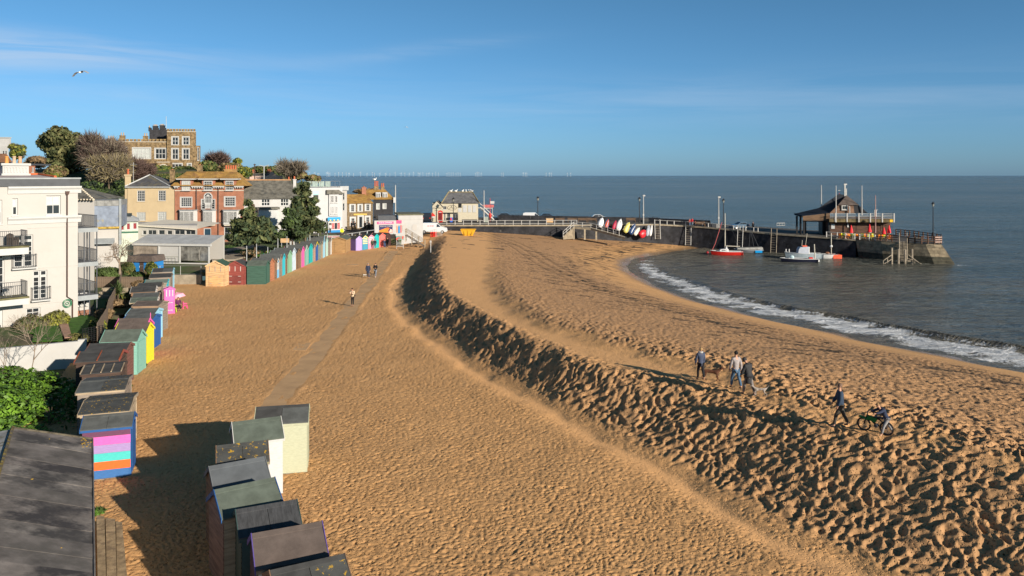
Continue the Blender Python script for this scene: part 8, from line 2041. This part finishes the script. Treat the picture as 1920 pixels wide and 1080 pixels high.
kid=person('boy in navy top bending forward to push a small green bicycle',1663,816,z,1.30,R(-82),navy_,cl('light_grey_trousers',(.26,.25,.25)),stride=.8,lean=.75,coat_len=.6,puffy=1.15,arms=(1.15,1.2),elbow=(.15,.15),hair=mat('hair_sandy',(.25,.15,.07),.8,.2,20),shoes=cl('tan_shoe',(.5,.3,.2)))
zb=berm(1640,808);pa,pc=G(1625,806,zb+.02),G(1657,815,zb-.02);dirv=(pa-pc)
bk=thing('bicycle','small green and black off road bicycle pushed over the sand ridge','bicycle',((pa.x+pc.x)/2,(pa.y+pc.y)/2,(zc(pa.x,pa.y)+zc(pc.x,pc.y))/2+.02),math.atan2(dirv.y,dirv.x))
rw=.245;wb_=.44
for s in(-1,1):
 ring=[(s*wb_+rw*math.cos(a),0,rw+rw*math.sin(a))for a in np.linspace(0,2*math.pi,21)]
 w=B().tube(ring,.036,6,cap=False).build('wheel',M_black,bk)
 b=B()
 for k in range(8):a=k*math.pi/4;b.tube([(s*wb_,0,rw),(s*wb_+rw*.9*math.cos(a),0,rw+rw*.9*math.sin(a))],.007,3,cap=False)
 b.build('spokes',M_zinc,w)
Mgr=paint('bike_green','#1c8a40',.6)
b=B();b.tube([(wb_,0,rw),(.30,0,.66)],.03,5);b.tube([(.30,0,.58),(-.05,0,.30)],.04,5);b.tube([(-.05,0,.3),(-wb_,0,rw)],.025,5);b.tube([(-.16,0,.58),(-wb_,0,rw)],.022,5);b.tube([(.30,0,.62),(-.16,0,.55)],.035,5);b.build('frame',M_black,bk)
B().prism([(.26,.46),(.32,.62),(-.1,.60),(-.02,.40)],.13,axis='y',base=-.065).build('side_panel',Mgr,bk);B().prism([(.2,.5),(.62,.56),(.64,.52),(.3,.44)],.11,axis='y',base=-.055).build('mudguard',Mgr,bk)
B().tube([(.28,-.28,.80),(.30,0,.76),(.28,.28,.80)],.02,5).build('handlebar',M_black,bk);B().tube([(.30,0,.64),(.30,0,.77)],.022,5).build('stem',M_black,bk);B().prism([(-.35,.60),(.05,.58),(.05,.63),(-.3,.66)],.13,axis='y',base=-.065).build('saddle',M_black,bk);B().tube([(-.05,-.1,.28),(-.05,.1,.28)],.07,8).build('crank',M_dgrey,bk)
def dog(label,px,py,z,L_,h_,rz,m,m2=None,tail=.5,headup=.3,group=None):
 p=G(px,py,z);t=thing('dog',label,'dog',(p.x,p.y,zc(p.x,p.y)if z>.5 else z),rz,group);V,E,Rr=[],[],[]
 def add(v,r,par=None):
  V.append(Vector(v));Rr.append(r)
  if par is not None:E.append((par,len(V)-1))
  return len(V)-1
 b0=add((0,0,h_*.74),(h_*.13,h_*.16));ch=add((L_*.32,0,h_*.74),(h_*.14,h_*.20),b0);rp_=add((-L_*.34,0,h_*.78),(h_*.12,h_*.14),b0)
 nk=add((L_*.46,0,h_*(.90+headup*.2)),h_*.10,ch);hd=add((L_*.58,0,h_*(1.0+headup*.3)),h_*.105,nk);add((L_*.74,0,h_*(.94+headup*.3)),h_*.055,hd)
 for s in(-1,1):
  a=add((L_*.33,s*h_*.11,h_*.50),h_*.065,ch);c=add((L_*(.33-.05*s),s*h_*.12,h_*.25),h_*.04,a);e=add((L_*(.36+.08*s),s*h_*.12,.03),h_*.035,c);add((L_*(.42+.08*s),s*h_*.12,.02),h_*.035,e)
  a=add((-L_*.26,s*h_*.11,h_*.50),h_*.085,rp_);c=add((-L_*(.42+.06*s),s*h_*.12,h_*.28),h_*.038,a);e=add((-L_*(.36+.1*s),s*h_*.12,.03),h_*.033,c);add((-L_*(.30+.1*s),s*h_*.12,.02),h_*.035,e)
 a=add((-L_*.52,0,h_*(.80+tail*.2)),h_*.035,rp_);add((-L_*.66,0,h_*(.8+tail*.5)),h_*.02,a)
 skinmesh('body',V,E,Rr,m,t);b=B()
 for s in(-1,1):b.prism([(L_*.54,h_*(1.08+headup*.3)),(L_*.60,h_*(1.08+headup*.3)),(L_*.54,h_*(.93+headup*.3))],h_*.03,axis='y',base=s*h_*.10-h_*.015)
 b.build('ears',m2 or m,t);return t
z=berm(1330,713);dog('chestnut brown dog standing beside the walker in navy',1333,713,z,.95,.62,R(-20),mat('fur_chestnut',(.09,.035,.018),.8,.3,6),tail=.0)
z=berm(1426,741);dog('pale grey and white terrier following the walker in the dark coat',1425,742,z,.62,.42,R(165),mat('fur_grey_white',(.36,.31,.27),.9,.5,5),tail=.9)
dog('small white dog on a lead at the feet of the couple',684,519,0.02,.42,.32,R(200),mat('fur_white',(.55,.52,.48),.9,.2,5));dog('small dark dog between the two walkers on the path',698,517,0.02,.4,.3,R(190),mat('fur_black',(.03,.025,.025),.9,.2,5))
person('slim woman in cream jacket and black trousers holding up a phone on the concrete path',661,574,0,1.70,R(-20),cl('cream_jacket',(.58,.44,.30)),black_,arms=(.55,.5),elbow=(1.8,1.7),hair=mat('hair_dark',(.03,.015,.01),.7,.2,20),bag=M_black,nod=.5,legw=.85,puffy=1.05)
person('man in dark navy coat and jeans walking on the path, left of a couple',690,521.5,0,1.78,R(15),navy_,cl('navy_jeans',(.03,.05,.10)),stride=.5,hair=mat('hair_grey',(.25,.2,.18),.8,.2,20),puffy=1.15,coat_len=.7)
person('woman in long black coat with white shoes, right of the couple on the path',704,520,0,1.74,R(-10),black_,cl('light_jeans',(.2,.22,.26)),stride=.4,coat_len=1.25,arms=(.3,.3),elbow=(1.2,1.3),shoes=M_wtrim,puffy=1.1)
g='people by the short row of huts'
for px,py,c1,c2,hh,fc,lab in((698.5,466.5,(.05,.06,.04),(.04,.04,.05),1.6,.5,'person in dark green coat before the rose striped hut'),(703.5,466.5,(.03,.03,.05),(.07,.10,.16),1.65,-.4,'person in navy with a red scarf before the turquoise hut'),(721,465,(.03,.045,.09),(.06,.1,.2),1.5,.8,'shorter person in blue before the coral hut'),(726.5,464.5,(.04,.035,.035),(.03,.03,.03),1.75,-.5,'person in black with a pale scarf before the dark brown hut')):
 person(lab,px,py,.05,hh,fc,cl('c%d'%int(px),c1),cl('l%d'%int(px),c2),stride=.3,group=g,shoes=M_lgrey)
person('person in bright yellow high visibility coat on the promenade',641,441,2.1,1.75,.2,mat('hi_vis',(.75,.80,.02),.6,.05,5),greyt,puffy=1.25,loc=tuple(AT(641,445,138.2)))
person('person in white top in front of the blue shop plinth',618,440,2.1,1.7,.6,cl('white_top',(.55,.55,.55)),black_,loc=tuple(Vector((AT(619,440,138.8).x,138.8,2.1))))
for px,lab in((659.5,'dark clad drinker left of the inn door'),(665,'dark clad drinker just left of the inn doorway'),(684.5,'dark clad drinker standing right of the inn door'),(691.5,'dark clad drinker below the right hand inn window')):
 person(lab,px,428,2.1,1.7,random.uniform(-1,1),black_,black_,loc=(AT(px,428,146.5).x,146.5,2.12),group='drinkers outside the inn',stride=.2)
for i,px in enumerate((656,689,696)):
 t=thing('picnic_table',('black picnic table left of the inn door','black picnic table under the right inn window','black picnic table at the corner of the inn')[i],'table',(AT(px,430,145).x,145,2.12),0,'picnic tables outside the inn')
 B().box(-.8,.8,-.35,.35,.72,.76).build('tabletop',M_black,t);[B().box(-.8,.8,y-.12,y+.12,.43,.46).build('bench_board',M_black,t)for y in(-.7,.7)];[B().box(x-.05,x+.05,-.8,.8,.36,.42).build('crossbar',M_black,t)for x in(-.6,.6)];[B().tube([(x,-.6,0),(x,-.2,.72)],.04,4).build('leg',M_black,t)for x in(-.6,.6)]
for px,c1,lab,hh in((1293.5,(.35,.08,.07),'person in faded red top left on the jetty by the parapet end',1.6),(1297.5,(.55,.03,.04),'person in bright red jacket with a bag on the jetty',1.75),(1304,(.45,.03,.04),'child in red sitting height beside the jetty parapet',1.15)):
 x=AT(px,424,164.5).x;person(lab,px,424,1.3,hh,.4,cl('r%d'%int(px),c1),jeans_,loc=(x,164.5,ztop(x)),group='people in red on the jetty')
x=AT(1412,427,163).x;person('person in black alone on the jetty right of the blue car',1412,427,1,1.8,.3,black_,black_,loc=(x,163,ztop(min(x,60))),coat_len=.8)
p=G(334,582,0);person('person in dark clothes and pink scarf seated beside the pink hut',334,582,0,1.6,R(35),cl('magenta_dark',(.10,.02,.07)),black_,loc=(p.x,p.y,.02),sit=True,arms=(.6,.6),elbow=(.6,.6))
def pchair(label,px,py,m,rz,s=1.0):
 t=thing('plastic_chair',label,'chair',G(px,py,0.0),rz)
 B().box(-.26*s,.26*s,-.24*s,.24*s,.40*s,.44*s).build('seat',m,t);b=B();b.prism([(-.26*s,.44*s),(.26*s,.44*s),(.24*s,.86*s),(.12*s,.95*s),(-.12*s,.95*s),(-.24*s,.86*s)],.04,axis='y',base=.22*s);b.build('backrest',m,t)
 for x in(-1,1):
  B().box(x*.28*s-.03,x*.28*s+.03,-.24*s,.24*s,.62*s,.66*s).build('armrest',m,t)
  for y in(-1,1):B().tube([(x*.30*s,y*.26*s,0),(x*.24*s,y*.2*s,.40*s)],.03*s,5).build('leg',m,t)
 return t
pchair('lime green plastic chair in front of the pink hut',322.5,586,mat('lime',(.45,.75,.03),.5,0),R(180));pchair('small hot pink chair out on the sand near the pink hut',347,579,mat('hot_pink',(.85,.05,.28),.5,0),R(120),.75)
p=G(338,577,0);t=thing('parasol','pale pink parasol leaning beside the pink hut','parasol',p,0);t.rotation_euler=(0,R(-14),0);B().tube([(0,0,0),(0,0,1.5)],.03,5).build('pole',M_wtrim,t);b=B()
b.lathe([(.72,.95),(.55,1.25),(.05,1.45)],10);b.build('canopy',mat('parasol_pink',(.85,.38,.48),.6,.05,3),t)
# ---- gulls
def gull(label,loc,rz=0,s=1.0,fly=False,group='gulls perched on the ridge of the harbour house',roll=0):
 t=thing('gull',label,'gull',loc,rz,group if not fly else None);b=B()
 if fly:
  b.ball((0,0,0),.075*s,nu=8,nv=6,squash=(2.9,1,.95));b.ball((.22*s,0,.015),.05*s);b.build('body',mat('gull_white',(.75,.74,.72),.7,.05,10),t,smooth=True)
  B().prism([(-.2*s,-.05*s),(-.38*s,-.1*s),(-.38*s,.1*s),(-.2*s,.05*s)],.012*s).build('tail',mat('gull_white',(.75,.74,.72)),t)
  B().lathe([(.016*s,0),(.004*s,.07*s)],6).xf(Matrix.Translation((.265*s,0,.01))@Matrix.Rotation(R(90),4,'Y')).build('beak',mat('beak',(.6,.35,.03),.5,0),t)
  for q in(-1,1):
   b=B();sec=[(0,.0,.09),(.22,.10,.11),(.42,.06,.10),(.64,-.06,.05),(.72,-.11,.01)]if q>0 else[(0,.0,.09),(.22,.06,.11),(.42,-.02,.10),(.64,-.20,.05),(.72,-.29,.01)];vs=[]
   for y,z,c in sec:vs+=[(.06*s+c*s-y*.10*s,q*y*s,z*s),(.02*s-c*s-y*.25*s,q*y*s,z*s-.01)]
   n=len(sec);b.add(vs+[(x,y,z-.014*s)for x,y,z in vs],[(2*i,2*i+1,2*i+3,2*i+2)for i in range(n-1)]+[(2*n+2*i,2*n+2*i+2,2*n+2*i+3,2*n+2*i+1)for i in range(n-1)]+[(2*i,2*i+2,2*n+2*i+2,2*n+2*i)for i in range(n-1)]);b.build('wing',mat('gull_grey',(.30,.31,.33),.7,.15,10),t)
  t.rotation_euler=(R(roll),R(-8),rz)
 else:
  b.ball((0,0,.2*s),.12*s,squash=(1.6,1,.9));b.ball((.2*s,0,.36*s),.07*s);b.build('body',mat('gull_white',(.75,.74,.72)),t,smooth=True);B().tube([(-.25*s,0,.25*s),(.05*s,0,.28*s)],.06*s,5).build('back',mat('gull_grey',(.3,.31,.33)),t);B().tube([(0,0,0),(0,0,.12*s)],.015*s,4).build('legs',mat('beak',(.6,.35,.03)),t)
 return t
gull('gull gliding on bowed wings high over the left shore',tuple(AT(151,135.5,62)),R(78),1.0,True,roll=-16)
for i,(px,lab)in enumerate(((845.5,'gull at the left end of the harbour house ridge'),(855,'second gull from the left on the harbour house ridge'),(867.5,'third gull from the left on the harbour house ridge'),(873.5,'third gull from the right on the harbour house ridge'),(880,'second gull from the right on the harbour house ridge'),(885,'gull at the right end of the harbour house ridge'))):
 q=AT(px,360.4,178);gull(lab,tuple(q+Vector((0,0,-.05))),R(30*i),1.6)
gull('gull on the tallest chimney pot of the black house',tuple(AT(702.5,339.2,158)),0,1.5)
for px,py,lab in((762,228,'tiny gull far out over the horizon in mid sky'),):gull(lab,tuple(AT(px,py+10,300)),1,1.2,True)
# ---- wind farm on the horizon
Mwt=mat('turbine_hazed',(.47,.50,.54),.6,0)  # turbine white greyed down, distance haze put into the colour
xs_=[580.5,590,596,598,613,616,618.5,628,635,642,649,654,663,676,688,698,702,712,723,731,741,752,759,767,775,784,787,793,800,804,811,817,822,838,842,846,850,855,859,863,892,895,898,902,941,944,981,985,988,1024,1030,1034,1064,1070]
tur=None;r=random.Random(12)
for i,px in enumerate(xs_):
 big=r.uniform(.75,1.05)if 676<px<900 or px<690 else .9
 Yt=9000;x=(px-960)*Yt/F;lab='white offshore wind turbine standing on the far sea horizon'
 if tur is None:
  t=thing('wind_turbine',lab,'wind turbine',(x,Yt,SEA-2),0,'wind turbines along the horizon')
  B().tube([(0,0,0),(0,0,46)],[1.3,.9],6).build('tower',Mwt,t);B().box(-1.5,1.5,-3,4,45.5,49).build('nacelle',Mwt,t)
  ro=B().tube([(0,-5,47),(0,-3,47)],1.8,6).build('hub',Mwt,t)
  for k in range(3):
   a=k*2.094+.4;B().add([(1.3*math.cos(a),-4.5,47-1.3*math.sin(a)),(-1.3*math.cos(a),-4.5,47+1.3*math.sin(a)),(24*math.sin(a),-4.5,47+24*math.cos(a)),(1.3*math.cos(a),-3.9,47-1.3*math.sin(a)),(-1.3*math.cos(a),-3.9,47+1.3*math.sin(a))],[(0,1,2),(3,2,4),(0,3,4,1),(0,2,3),(1,4,2)]).build('blade',Mwt,ro)
  tur=t
 else:
  t=copy_tree(tur);t.location=(x,Yt,SEA-2);t.scale=(1,1,big);t.rotation_euler=(0,0,r.uniform(-1.2,1.2))
